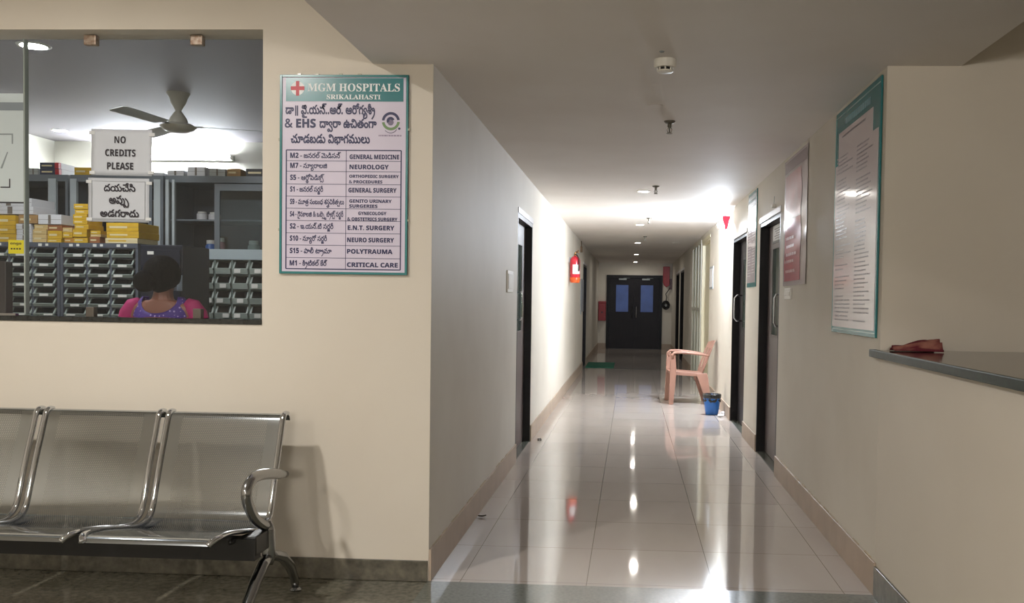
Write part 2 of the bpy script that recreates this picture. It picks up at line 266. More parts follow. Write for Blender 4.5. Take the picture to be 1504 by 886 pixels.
[[172,-4,157,-1,140,10,130,22,125,30,132,30,116,9,104,1,84,-4,66,-3,48,2,40,7,29,21,25,29,22,48,25,64,34,79,41,86,50,91,46,86,8,86,8,111,86,111,86,87,65,79,58,73,53,66,50,58,49,50,52,35,62,26,69,23,78,22,97,27,104,33,110,41,114,51,115,62,141,62,144,46,152,34,162,26,179,22,197,26,202,29,210,41,215,61,216,76,213,104,209,118,197,145,181,169,171,180,149,197,121,209,103,211,89,208,84,205,78,197,78,187,82,179,91,174,102,174,112,178,115,182,118,195,112,214,106,221,130,224,140,203,141,192,140,180,136,170,129,162,121,156,110,152,87,151,78,153,65,162,57,172,53,185,54,200,56,207,65,220,71,225,79,229,97,233,108,234,125,232,142,228,158,222,174,212,202,188,214,172,224,156,232,138,238,118,242,98,243,76,240,44,236,31,230,20,223,11,214,4,193,-3]],
[[131,-4,106,-3,84,1,64,7,48,15,35,25,25,36,18,50,13,64,12,79,15,102,26,121,41,134,61,141,73,142,90,139,103,133,112,122,117,108,116,88,111,77,104,68,93,61,80,57,55,56,31,64,28,66,30,90,49,80,61,79,78,82,84,85,88,89,91,100,86,114,77,118,59,116,48,110,41,101,38,95,36,80,39,63,48,48,54,42,81,29,103,24,130,22,162,25,176,28,187,32,204,43,215,55,221,69,223,82,223,97,212,112,199,117,192,118,182,116,173,109,170,98,172,89,175,85,185,80,198,79,207,82,217,91,223,105,228,75,217,64,204,58,180,56,159,64,149,75,146,81,144,89,145,108,149,118,156,126,164,132,175,135,193,136,203,133,199,133,161,142,143,143,150,165,181,160,206,151,216,145,232,130,238,122,245,103,248,82,245,58,241,48,228,29,220,20,210,13,184,2,151,-3],[124,143,118,145,107,153,97,167,89,188,117,197,123,178,130,169,134,167,143,167,151,171,161,180,192,219,205,230,219,238,244,242,246,216,221,210,212,203,172,156,155,145,143,142]],
[[11,69,12,83,15,95,20,107,27,117,36,126,46,133,70,142,84,143,98,142,123,133,133,126,142,117,149,107,154,95,157,83,158,69,157,56,154,43,149,32,134,13,124,6,112,0,99,-3,84,-4,70,-3,57,0,35,13,20,32,15,44,12,56],[38,70,40,57,44,46,50,36,59,28,70,24,84,22,103,25,110,28,121,39,126,46,130,61,131,70,129,82,125,93,118,103,109,111,98,115,84,117,67,114,53,106,44,94,39,78]],
[[100,163,116,162,131,159,144,154,156,147,165,138,173,127,182,100,183,85,181,59,173,28,157,-3,129,10,145,36,151,52,155,71,153,102,150,112,139,127,132,133,123,138,111,141,98,142,87,141,77,138,61,129,50,114,46,105,43,94,43,68,50,42,55,31,69,10,41,-3,22,36,18,51,15,82,16,96,19,110,24,122,32,134,41,144,53,152,66,158,82,162],[255,73,240,75,228,80,216,91,210,105,209,115,212,133,220,148,250,150,235,129,234,111,236,106,244,98,256,95,269,98,276,106,278,117,277,125,274,132,263,139,245,142,15,142,15,167,240,167,262,165,278,160,291,150,298,140,302,126,301,105,296,94,289,85,280,79,268,75]],
[[172,-4,158,-1,151,2,140,10,130,22,125,30,132,30,116,9,104,1,84,-4,66,-3,48,2,40,7,29,21,25,29,22,48,25,64,34,79,41,86,50,91,46,86,8,86,8,111,86,111,86,87,65,79,58,73,53,66,50,58,49,50,52,35,62,26,69,23,78,22,97,27,104,33,110,41,114,51,115,62,141,62,144,46,151,34,161,26,178,22,196,26,205,33,209,38,212,45,214,64,211,87,202,106,188,121,171,132,152,139,132,142,145,167,183,156,198,147,211,136,222,124,231,111,237,96,242,65,241,50,234,26,228,17,220,9,202,-1,192,-3],[116,143,110,145,99,153,94,159,85,176,82,188,109,197,116,178,122,169,126,167,135,167,144,171,160,188,191,225,211,238,237,242,239,216,214,210,200,198,170,161,148,145,136,142]],
[[39,-4,24,-3,11,1,0,7,-21,26,-30,37,-17,59,1,38,20,26,40,22,60,27,67,33,72,41,75,51,76,63,73,86,62,105,47,122,18,142,30,167,46,157,53,149,71,136,86,119,97,99,101,88,104,65,102,45,96,28,87,14,74,4,58,-2],[171,73,156,75,139,83,129,96,125,110,126,128,136,148,165,150,153,134,149,118,152,106,160,98,172,95,185,98,191,106,193,111,192,125,190,132,185,136,170,141,161,142,26,142,30,167,156,167,178,165,193,160,206,150,213,140,216,133,218,118,216,105,212,94,205,85,196,79,184,75]],
[[170,-4,151,0,135,6,119,22,115,28,121,30,111,14,99,4,87,-2,66,-4,51,-2,38,4,27,14,18,28,13,45,12,65,13,85,18,103,26,120,37,134,50,145,66,154,85,161,105,165,128,167,160,164,197,151,214,141,198,119,168,135,144,141,126,142,108,141,93,138,79,133,67,126,57,117,50,107,44,95,40,81,39,66,40,52,43,40,48,32,61,23,70,22,88,27,100,41,105,62,131,62,134,46,141,33,147,28,172,21,192,22,204,27,210,37,210,49,208,54,200,61,188,63,177,61,169,54,166,41,172,22,178,15,156,12,147,28,143,40,144,59,149,69,156,77,165,83,177,87,199,88,214,83,226,73,231,67,236,53,237,37,233,23,226,12,216,4,197,-3],[102,143,96,145,85,153,75,167,67,188,95,197,98,186,108,169,112,167,121,167,134,175,146,188,170,219,183,230,197,238,222,242,224,216,210,214,195,207,175,185,156,161,139,148,127,143,121,142]],
[[170,-4,155,-1,143,5,132,15,122,30,129,30,111,9,98,1,77,-4,57,-3,38,2,30,7,24,13,16,27,14,35,14,52,19,67,23,73,36,84,79,103,89,111,92,117,93,124,92,130,86,138,73,142,59,142,46,137,42,133,39,119,43,108,18,101,12,120,13,132,18,145,22,151,36,161,55,166,68,167,90,164,99,160,111,150,118,137,120,123,118,108,111,96,100,87,76,75,65,71,50,62,42,51,41,44,44,32,53,25,69,22,86,24,98,31,106,41,111,54,112,62,138,62,141,46,144,39,158,26,175,22,195,27,202,33,207,41,210,52,211,64,210,77,203,98,190,116,173,130,152,141,164,167,178,160,202,143,221,122,234,96,237,82,238,52,231,28,225,18,218,10,210,4,190,-3]],
[[39,-4,24,-3,11,1,0,7,-21,26,-30,37,-17,59,-5,44,14,29,27,24,41,22,60,27,67,33,72,41,75,52,76,64,73,88,62,107,55,116,38,130,17,141,30,167,55,152,67,143,86,122,94,109,103,82,104,66,102,46,96,29,87,15,74,4,58,-2]],
[[160,-4,142,-1,133,2,119,12,105,26,85,52,74,63,64,68,57,69,46,66,38,58,36,52,36,39,42,28,47,24,60,21,73,24,84,33,92,47,109,27,96,11,86,3,67,-4,47,-3,38,-1,30,3,18,15,14,22,10,38,10,55,12,64,21,78,33,88,48,93,64,94,78,90,84,87,103,70,132,35,146,25,162,22,176,25,187,32,191,37,196,53,198,75,197,90,190,119,185,133,178,147,161,171,151,182,128,199,115,205,85,211,71,208,66,205,60,197,60,187,64,179,73,174,84,174,94,178,97,182,99,188,98,205,91,218,88,221,112,224,122,203,123,192,122,180,118,170,111,162,102,156,91,152,69,151,60,153,47,162,39,172,35,185,36,200,38,207,47,220,53,225,61,229,79,233,90,234,107,232,124,228,140,222,156,212,184,188,196,172,206,156,214,137,220,117,224,96,225,74,222,43,218,30,212,19,196,4,173,-3]],
[[170,-4,155,-1,143,5,132,15,122,30,129,30,111,9,98,1,77,-4,57,-3,38,2,30,7,24,13,16,27,14,35,14,52,19,67,23,73,36,84,79,103,89,111,92,117,93,124,92,130,86,138,73,142,59,142,46,137,42,133,39,119,43,108,18,101,12,120,13,132,18,145,22,151,36,161,55,166,68,167,90,164,99,160,111,150,118,137,120,123,118,108,111,96,100,87,76,75,65,71,50,62,42,51,41,44,44,32,53,25,69,22,86,24,98,31,106,41,111,54,112,62,138,62,141,46,144,39,158,26,175,22,195,27,202,33,207,41,210,52,211,64,210,77,203,98,197,108,182,124,154,143,170,158,195,145,206,137,223,118,230,106,237,80,238,52,231,28,225,18,218,10,210,4,190,-3],[110,-42,112,5,137,5,140,-42],[305,73,290,75,274,83,262,100,260,121,265,138,271,148,300,150,288,134,284,123,285,111,290,102,294,98,307,95,319,98,326,106,328,117,327,125,324,132,320,136,305,141,296,142,131,142,131,167,291,167,312,165,328,160,341,150,348,140,352,126,351,105,347,94,340,85,330,79,319,75]],
[[67,143,61,145,50,153,40,167,32,188,60,197,63,186,73,169,77,167,86,167,99,175,111,188,135,219,148,230,162,238,187,242,189,216,175,214,160,207,140,185,121,161,104,148,92,143,86,142],[160,-4,142,-1,133,2,119,12,105,26,85,52,74,63,64,68,57,69,46,66,38,58,36,52,36,39,42,28,47,24,60,21,73,24,84,33,92,47,109,27,96,11,86,3,67,-4,47,-3,38,-1,30,3,18,15,14,22,10,38,10,55,12,64,21,78,33,88,48,93,64,94,78,90,84,87,103,70,132,35,146,25,162,22,182,27,189,33,194,41,197,52,198,64,197,76,190,98,177,115,169,122,148,133,137,137,97,142,81,142,109,167,132,164,153,159,172,151,188,141,201,129,212,115,219,100,224,83,225,52,218,29,213,20,206,11,197,5,186,0,174,-3],[276,-4,262,-3,249,1,237,7,216,26,207,37,220,59,239,38,251,29,264,24,278,22,289,24,297,27,304,33,309,41,312,52,313,64,310,88,306,98,293,116,275,130,255,141,267,167,293,152,315,133,324,122,337,96,340,82,341,66,339,46,334,29,324,15,312,4,295,-2]],
[[119,-4,97,-3,77,1,60,8,45,17,33,28,24,41,17,56,13,72,12,90,15,119,20,132,26,142,34,151,43,158,53,163,64,166,75,167,98,162,109,153,114,147,117,140,119,124,116,108,113,100,109,94,96,84,78,79,67,78,47,82,30,91,19,101,27,122,38,110,52,103,74,102,81,104,86,107,90,112,93,123,90,134,83,141,73,143,63,142,55,137,48,130,42,120,39,109,38,89,40,72,51,49,57,42,73,32,82,28,105,23,118,22,140,24,160,29,176,38,188,49,195,64,197,82,196,94,192,106,186,116,178,126,166,134,152,141,166,167,183,158,197,147,209,133,218,118,223,102,225,83,220,53,214,39,205,27,193,16,179,8,162,1,142,-3]],
[[30,0,30,238,99,238,155,56,156,56,216,238,284,238,284,0,237,0,239,181,240,186,238,186,177,0,131,0,73,187,72,187,75,111,75,0]],
[[13,0,13,35,109,134,121,156,123,171,120,187,109,196,102,199,85,199,76,197,49,182,40,175,13,207,34,224,51,233,72,239,84,241,113,240,126,238,138,233,148,227,157,219,164,210,169,200,172,189,173,177,170,152,159,130,152,120,107,73,76,45,76,42,180,42,180,0]],
[[13,76,13,102,94,102,94,76]],
[[169,-4,148,2,136,10,122,30,129,30,111,9,98,1,77,-4,57,-3,38,2,30,7,24,13,16,27,14,35,14,52,19,67,23,73,36,84,79,103,89,111,92,117,93,124,92,130,86,138,73,142,59,142,46,137,42,133,39,119,43,108,18,101,12,120,13,132,18,145,22,151,36,161,55,166,68,167,90,164,99,160,111,150,118,137,120,123,118,108,111,96,100,87,76,75,65,71,50,62,42,51,41,44,44,32,53,25,69,22,86,24,98,31,106,41,111,54,112,62,138,62,140,49,144,39,150,32,166,23,176,22,193,25,199,29,203,34,206,47,204,61,198,74,222,84,228,73,234,45,231,26,222,12,215,6,208,2,188,-3],[223,115,218,105,210,96,200,89,187,85,171,84,148,86,122,97,104,113,100,119,112,138,119,129,138,116,150,112,177,109,186,111,192,114,197,122,197,131,190,138,170,142,153,140,150,164,176,167,199,163,212,156,221,144,224,135]],
[[157,-4,138,-2,122,5,108,17,74,60,62,69,55,70,46,67,42,64,39,59,37,48,37,40,44,19,53,5,26,-4,17,12,10,38,10,56,12,65,20,79,32,89,39,93,46,95,63,95,77,91,93,78,104,66,109,58,127,37,142,26,159,22,179,27,186,33,191,42,194,52,195,65,194,77,187,98,174,115,166,122,145,133,134,137,94,142,79,142,105,167,129,164,150,159,169,151,185,141,198,129,208,115,216,100,221,83,222,51,215,28,202,11,193,4,171,-3],[66,143,60,145,49,153,39,167,31,188,59,197,62,186,72,169,76,167,85,167,98,175,110,188,134,219,147,230,161,238,186,242,188,216,174,214,159,207,139,185,120,161,103,148,91,143,85,142]],
[[160,-4,142,-1,133,2,119,12,105,26,85,52,74,63,64,68,57,69,46,66,38,58,36,52,36,39,42,28,47,24,60,21,73,24,84,33,92,47,109,27,96,11,86,3,67,-4,47,-3,38,-1,30,3,18,15,14,22,10,38,10,55,12,64,21,78,33,88,48,93,64,94,78,90,84,87,103,70,132,35,146,25,162,22,182,27,189,33,194,41,197,52,198,64,197,78,194,90,182,110,174,119,144,138,134,142,99,142,99,167,112,167,153,158,166,153,189,138,199,130,208,120,221,95,224,81,225,52,218,29,213,20,206,11,197,5,186,0,174,-3],[276,-4,262,-3,249,1,237,7,216,26,207,37,220,59,239,38,251,29,264,24,278,22,289,24,297,27,304,33,309,41,312,52,313,64,310,88,306,98,293,116,275,130,255,141,267,167,293,152,315,133,324,122,337,96,340,82,341,66,339,46,334,29,324,15,312,4,295,-2],[209,171,201,157,192,150,179,144,149,142,108,142,108,167,165,167,176,170,182,177,183,187,181,194,175,199,160,203,23,203,23,228,151,228,180,225,192,220,198,216,207,203,210,191]],
[[170,-4,151,0,135,6,119,22,115,28,121,30,111,14,99,4,87,-2,66,-4,51,-2,38,4,27,14,18,28,13,45,12,65,13,85,18,103,26,120,37,134,50,145,66,154,85,161,105,165,128,167,160,164,197,151,214,141,198,119,168,135,144,141,126,142,108,141,93,138,79,133,67,126,57,117,50,107,44,95,40,81,39,66,40,52,43,40,48,32,61,23,70,22,88,27,100,41,105,62,131,62,134,46,141,33,147,28,172,21,192,22,204,27,210,37,210,49,208,54,200,61,188,63,177,61,169,54,166,41,172,22,178,15,156,12,147,28,143,40,144,59,149,69,156,77,165,83,177,87,199,88,214,83,226,73,231,67,236,53,237,37,233,23,226,12,216,4,197,-3],[115,144,79,153,88,174,115,167,133,168,148,175,154,184,156,200,155,210,146,226,131,235,115,236,106,232,101,225,100,217,105,209,119,206,135,209,142,213,152,223,157,230,169,215,154,197,136,187,112,185,98,188,87,195,79,205,76,220,78,230,82,239,88,247,98,253,122,258,133,257,152,250,167,237,176,219,179,198,177,181,172,167,163,156,152,150,138,145]],
[[37,0,126,196,9,196,9,238,180,238,180,206,90,0]],
[[169,-4,148,2,136,10,122,30,129,30,111,9,98,1,77,-4,57,-3,38,2,30,7,24,13,16,27,14,35,14,52,19,67,23,73,36,84,79,103,89,111,92,117,93,124,92,130,86,138,73,142,59,142,46,137,42,133,39,119,43,108,18,101,12,120,13,132,18,145,22,151,36,161,55,166,68,167,90,164,99,160,111,150,118,137,120,123,118,108,111,96,100,87,76,75,65,71,50,62,42,51,41,44,44,32,53,25,69,22,86,24,98,31,106,41,111,54,112,62,138,62,140,49,144,39,150,32,166,23,176,22,193,25,199,29,203,34,206,47,204,61,198,74,222,84,228,73,234,45,231,26,222,12,215,6,208,2,188,-3],[171,84,148,86,122,97,104,113,100,119,112,138,119,129,138,116,149,112,171,109,181,110,190,113,196,117,201,123,204,131,205,148,195,171,190,176,177,181,163,182,153,178,148,171,149,160,153,155,166,152,183,155,195,164,205,176,217,160,202,142,184,132,167,130,156,131,146,134,137,139,130,145,125,154,124,166,125,176,129,185,136,193,145,199,169,204,182,203,193,200,202,195,218,181,227,162,230,141,227,120,218,103,203,91,194,87]],
[[68,-3,45,0,25,6,16,10,16,53,35,45,68,38,92,39,104,42,113,47,119,54,123,64,125,75,119,95,103,107,64,111,41,106,21,117,30,238,159,238,159,195,74,195,70,149,100,152,114,151,139,144,158,129,166,119,171,108,174,95,175,80,173,56,165,35,151,19,133,7,109,-1]],
[[-52,-129,-68,-127,-80,-120,-86,-113,-91,-104,-84,-104,-90,-113,-102,-123,-108,-126,-125,-129,-140,-126,-147,-122,-156,-112,-160,-105,-164,-83,-163,-70,-154,-49,-137,-34,-127,-28,-102,-21,-88,-20,-73,-21,-47,-28,-37,-34,-21,-50,-16,-60,-13,-71,-12,-83,-16,-105,-19,-112,-29,-122,-35,-126],[-50,-107,-41,-101,-38,-96,-36,-83,-38,-72,-42,-62,-50,-53,-60,-47,-73,-43,-88,-42,-104,-43,-117,-47,-127,-53,-134,-61,-139,-71,-140,-83,-138,-96,-135,-101,-126,-107,-115,-107,-107,-103,-101,-96,-99,-90,-76,-90,-72,-100,-69,-104,-61,-107],[-100,-156,-98,-124,-77,-124,-76,-156],[-102,-65,-98,-59,-92,-56,-81,-57,-75,-61,-73,-69,-75,-77,-81,-82,-92,-83,-98,-80,-102,-74]],
[[162,-4,142,-1,134,2,119,12,105,26,85,52,74,63,64,68,57,69,46,66,38,58,36,52,36,39,42,28,47,24,60,21,73,24,84,33,92,47,109,27,96,11,86,3,67,-4,47,-3,38,-1,30,3,18,15,14,22,10,38,10,55,12,64,21,78,33,88,48,93,64,94,78,90,84,87,103,70,132,35,146,25,163,22,174,24,182,27,189,33,194,41,197,52,198,64,197,77,190,98,177,116,160,130,139,141,152,167,177,152,189,143,208,122,216,109,221,96,224,81,225,66,222,39,218,28,205,11,196,4,175,-3],[131,177,124,161,118,153,100,144,70,142,48,142,48,167,86,167,100,173,102,175,104,187,100,196,86,202,73,203,-5,203,-5,228,71,228,100,225,113,220,125,208,128,203,131,191]],
[[88,-4,61,-1,50,2,29,13,21,20,9,38,6,49,35,56,40,44,48,34,61,26,89,22,109,24,123,28,132,34,136,42,135,55,130,62,115,69,56,75,40,79,27,86,19,94,14,105,12,119,13,128,20,144,34,156,56,164,84,167,110,165,130,159,146,148,152,141,161,120,133,113,128,124,120,133,102,140,84,142,58,139,47,134,40,123,41,114,43,109,54,102,77,98,114,96,131,92,144,86,157,73,162,61,164,47,163,37,160,27,149,12,140,6,118,-1],[65,143,48,153,43,159,34,176,31,188,58,197,65,178,71,169,75,167,84,167,97,175,140,225,160,238,186,242,188,216,163,210,149,198,119,161,102,148,91,143,84,142]],
[[63,-112,50,-109,38,-103,26,-93,1,-64,-12,-55,-17,-54,-25,-56,-32,-67,-31,-84,-24,-100,-20,-106,-44,-115,-54,-95,-58,-80,-57,-60,-53,-50,-47,-42,-39,-36,-29,-32,-12,-31,4,-36,27,-55,50,-80,59,-86,73,-89,86,-86,96,-78,104,-64,108,-44,107,-13,104,4,99,22,84,55,63,85,38,112,24,124,-6,143,7,167,37,147,66,121,93,89,105,71,115,52,123,32,129,11,133,-11,134,-49,127,-75,122,-86,115,-95,106,-103,96,-108,84,-111]],
[[87,0,87,144,89,185,75,171,71,169,44,147,20,177,96,238,138,238,138,0]],
[[-53,-129,-70,-126,-83,-118,-93,-105,-87,-105,-99,-119,-113,-126,-131,-129,-143,-128,-153,-125,-166,-113,-169,-105,-170,-97,-169,-90,-166,-83,-154,-73,-120,-57,-116,-49,-120,-42,-132,-39,-146,-42,-150,-47,-148,-58,-169,-63,-173,-47,-172,-40,-163,-28,-155,-24,-145,-21,-132,-20,-115,-22,-100,-31,-95,-39,-94,-53,-99,-65,-106,-72,-138,-85,-145,-90,-147,-96,-145,-102,-140,-106,-122,-107,-110,-102,-103,-92,-102,-85,-79,-85,-74,-98,-65,-105,-60,-107,-44,-106,-40,-104,-35,-91,-40,-79,-19,-72,-13,-88,-12,-96,-17,-114,-31,-125],[-19,-47,-20,-55,-23,-61,-28,-67,-45,-74,-58,-75,-70,-74,-81,-71,-90,-67,-105,-56,-110,-50,-100,-37,-89,-47,-82,-51,-66,-55,-44,-53,-41,-49,-42,-43,-48,-40,-71,-41,-73,-22,-53,-20,-42,-21,-32,-25,-24,-31,-21,-36]],
[[93,228,108,227,121,223,132,218,142,211,150,202,161,181,164,169,165,152,162,135,139,146,139,159,132,182,121,194,113,199,93,202,83,202,70,196,66,191,63,180,65,170,74,159,79,156,50,149,40,164,37,175,38,189,43,204,54,217,70,225],[12,79,13,95,17,111,23,124,31,137,41,147,53,156,67,162,99,167,131,162,144,156,157,148,167,137,175,125,181,111,185,96,186,79,185,63,181,49,175,36,167,24,157,14,145,6,116,-3,99,-4,82,-3,53,6,41,14,22,35,16,48,13,63],[39,83,41,66,46,51,54,39,66,30,81,24,99,22,111,23,132,30,140,35,152,51,158,70,158,92,152,112,147,120,132,134,123,138,111,141,99,142,86,141,65,134,51,120,42,103],[106,282,118,281,129,278,138,273,145,267,155,250,129,243,125,252,114,259,106,260,95,258,90,255,84,247,85,235,90,227,100,218,75,209,62,226,59,238,59,252,61,258,69,269,75,274,89,280]],
[[43,-3,27,-1,27,39,56,36,74,37,90,40,102,46,112,53,119,61,125,72,131,96,132,110,130,110,119,96,103,86,78,83,59,85,43,91,29,102,19,117,13,136,11,158,13,182,20,202,32,219,49,231,68,238,92,241,122,236,136,230,148,221,158,209,167,195,173,178,177,159,179,136,176,96,170,70,160,46,144,26,123,10,110,4,95,0,78,-2],[92,121,111,126,124,139,127,144,129,154,125,176,118,189,113,194,100,200,83,199,75,196,63,182,60,172,59,159,60,148,67,131,82,122]],
[[-148,-95,-165,-93,-182,-89,-197,-83,-224,-67,-246,-45,-256,-32,-236,-14,-218,-36,-196,-53,-172,-64,-144,-69,-129,-70,-99,-67,-86,-64,-61,-53,-40,-36,-22,-14,-2,-32,-12,-46,-36,-68,-48,-77,-62,-84,-93,-93,-110,-96]],
[[160,-4,146,-1,129,10,119,22,114,30,121,31,111,15,99,4,80,-3,66,-4,51,-2,38,4,27,15,18,29,13,46,12,67,13,86,17,103,25,119,35,133,47,144,62,154,79,161,98,165,119,167,140,165,159,161,176,154,190,144,202,132,211,118,218,103,222,85,224,67,221,39,212,18,198,4,179,-3],[165,22,174,23,181,27,188,33,192,41,195,53,196,67,195,81,188,106,173,125,163,132,137,141,116,142,101,141,86,138,64,126,55,117,48,107,43,95,40,82,39,68,40,53,43,41,48,33,54,27,70,22,87,27,94,33,99,41,103,51,105,62,131,62,133,49,137,39,142,32,157,23],[103,-42,105,5,130,5,133,-42],[95,143,89,145,78,153,68,167,60,188,88,197,91,186,101,169,105,167,114,167,127,175,139,188,163,219,176,230,190,238,215,242,217,216,203,214,188,207,168,185,149,161,132,148,120,143,114,142]],
[[120,-4,99,-1,91,2,79,12,74,19,70,32,69,40,72,54,79,67,102,88,128,109,134,117,136,125,133,135,124,141,108,145,120,166,137,162,150,155,155,151,162,135,161,120,154,103,103,58,98,50,96,41,99,31,106,24,121,21,135,24,140,27,143,31,146,43,145,53,142,62,129,77,121,83,100,92,75,95,52,92,45,88,41,83,38,76,37,65,42,47,17,40,13,49,10,79,12,87,20,101,35,112,45,116,58,119,84,119,107,115,129,106,150,92,158,84,165,74,172,53,173,42,172,28,167,17,159,8,149,1,136,-3],[79,143,73,145,62,153,52,167,44,188,72,197,75,186,85,169,89,167,98,167,111,175,123,188,147,219,160,230,174,238,199,242,201,216,187,214,172,207,152,185,133,161,116,148,104,143,98,142]],
[[-52,-16,-41,-19,-32,-25,-26,-33,-22,-43,-21,-61,-25,-74,-36,-87,-55,-96,-91,-98,-193,-98,-193,-73,-67,-73,-52,-69,-45,-60,-44,-49,-49,-42,-58,-37,-71,-37,-80,-42,-85,-50,-84,-65,-75,-79,-70,-83,-98,-81,-106,-68,-109,-52,-107,-40,-101,-29,-90,-20,-74,-15],[-133,-156,-148,-154,-176,-146,-189,-140,-212,-123,-234,-102,-217,-84,-198,-104,-188,-112,-167,-123,-131,-130,-102,-130,-65,-123,-45,-112,-25,-95,-16,-84,1,-102,-22,-125,-34,-134,-60,-147,-87,-154,-101,-156]],
[[88,-4,61,-1,50,2,29,13,21,20,9,38,6,49,35,56,40,44,48,34,61,26,89,22,109,24,123,28,132,34,136,42,135,55,130,62,115,69,56,75,40,79,27,86,19,94,14,105,12,119,13,128,20,144,34,156,56,164,84,167,110,165,130,159,146,148,152,141,161,120,133,113,128,124,120,133,102,140,84,142,58,139,47,134,40,123,41,114,43,109,54,102,77,98,114,96,131,92,144,86,157,73,162,61,164,47,163,37,160,27,149,12,140,6,118,-1],[71,144,36,153,45,174,71,167,89,168,100,172,107,179,110,184,112,200,111,210,108,218,102,226,87,235,72,236,62,232,57,225,56,221,60,211,70,206,84,207,92,209,109,223,114,230,125,215,111,197,93,187,69,185,55,188,43,195,35,205,33,212,34,230,38,239,45,247,54,253,78,258,89,257,100,254,109,250,117,244,123,237,132,219,135,209,134,181,128,167,120,156,108,150,94,145]],
[[107,0,107,49,6,49,6,84,110,238,156,238,156,88,185,88,185,49,156,49,156,0],[50,88,107,88,109,180,108,180,94,154]],
[[88,-4,61,-1,50,2,29,13,21,20,9,38,6,49,35,56,40,44,48,34,61,26,89,22,109,24,123,28,132,34,136,42,135,55,130,62,115,69,56,75,40,79,27,86,19,94,14,105,12,119,17,136,23,143,40,153,72,160,110,159,130,154,139,150,152,139,161,120,133,113,128,124,120,133,102,140,84,142,58,139,47,134,40,123,41,114,43,109,54,102,77,98,114,96,131,92,144,86,157,73,162,61,164,47,163,37,160,27,149,12,140,6,118,-1],[237,73,222,75,210,80,198,91,192,105,191,115,194,133,202,148,232,150,217,129,216,111,218,106,226,98,238,95,251,98,258,106,260,117,259,125,256,132,245,139,227,142,84,143,13,142,13,167,222,167,244,165,260,160,273,150,280,140,284,126,283,105,278,94,271,85,262,79,250,75]],
[[169,-4,148,2,136,10,122,30,129,30,111,9,98,1,77,-4,57,-3,38,2,30,7,24,13,16,27,14,35,14,52,19,67,23,73,36,84,79,103,89,111,92,117,93,124,92,130,86,138,73,142,59,142,46,137,42,133,39,119,43,108,18,101,12,120,13,132,18,145,22,151,36,161,55,166,68,167,90,164,99,160,111,150,118,137,120,123,118,108,111,96,100,87,76,75,65,71,50,62,42,51,41,44,44,32,53,25,69,22,86,24,98,31,106,41,111,54,112,62,138,62,141,46,144,39,152,30,163,24,176,22,194,25,203,34,206,47,203,63,193,76,179,86,197,109,218,90,227,76,232,63,234,50,233,38,226,19,221,12,214,6,207,2,188,-3]],
[[170,-4,155,-1,143,5,132,15,122,30,129,30,111,9,98,1,77,-4,57,-3,38,2,30,7,24,13,16,27,14,35,14,52,19,67,23,73,36,84,79,103,89,111,92,117,93,124,92,130,86,138,73,142,59,142,46,137,42,133,39,119,43,108,18,101,12,120,13,132,18,145,22,151,36,161,55,166,68,167,90,164,99,160,111,150,118,137,120,123,118,108,111,96,100,87,76,75,65,71,50,62,42,51,41,44,44,32,53,25,69,22,86,24,98,31,106,41,111,54,112,62,138,62,141,46,144,39,158,26,175,22,195,27,202,33,207,41,210,52,211,64,210,77,203,98,197,108,174,131,154,142,171,158,184,152,206,137,216,127,230,105,235,93,238,66,238,52,231,28,225,18,218,10,210,4,190,-3],[229,184,227,171,216,153,197,144,167,142,134,142,134,167,183,167,194,170,201,179,198,196,184,202,171,203,41,203,41,228,169,228,198,225,211,220,223,208,227,198]],
[[119,-150,104,-145,98,-141,87,-127,94,-126,82,-141,73,-147,58,-150,42,-150,26,-143,14,-132,7,-116,5,-98,8,-76,12,-68,24,-54,31,-48,47,-43,55,-42,73,-45,84,-56,87,-63,88,-71,87,-79,84,-87,71,-98,62,-101,50,-102,35,-100,18,-91,14,-87,19,-71,35,-82,48,-84,59,-82,65,-78,67,-69,64,-64,53,-61,47,-62,40,-65,35,-70,28,-85,27,-98,29,-112,34,-121,41,-127,53,-129,67,-126,72,-123,78,-113,79,-106,101,-106,105,-119,109,-124,114,-127,125,-129,138,-126,142,-123,147,-112,146,-96,142,-87,128,-73,107,-63,118,-42,137,-51,159,-71,164,-78,168,-87,171,-106,170,-119,166,-130,159,-139,151,-145,140,-149]],
[[177,-4,163,-1,150,5,139,15,129,30,136,30,125,15,113,4,93,-3,79,-4,59,-1,50,2,43,6,30,18,17,44,13,66,14,92,19,117,23,128,28,137,42,152,57,161,73,166,82,167,106,162,118,153,125,140,127,133,127,116,122,100,118,94,105,84,87,79,76,78,61,80,37,91,25,101,33,122,45,110,61,103,82,102,89,104,94,107,98,112,101,123,99,134,92,141,81,143,67,140,60,136,49,123,42,105,39,78,43,52,46,43,55,30,70,23,79,22,95,24,106,31,114,41,118,54,119,62,145,62,146,53,152,39,165,26,182,22,202,27,209,33,214,41,217,52,218,64,215,87,206,107,192,126,172,142,160,149,170,158,181,165,204,149,223,131,231,120,242,95,245,81,246,66,245,52,238,28,233,18,226,10,217,4,208,0,197,-3],[94,208,92,159,66,159,64,208],[171,144,136,153,145,174,171,167,190,168,200,172,208,179,212,190,211,210,208,218,202,226,187,235,172,236,162,232,157,225,158,214,162,209,175,206,192,209,209,223,214,230,226,215,211,197,193,187,169,185,155,188,144,195,136,205,133,220,134,230,138,239,145,247,154,253,178,258,190,257,209,250,224,237,233,219,236,198,234,181,229,167,220,156,195,145]],
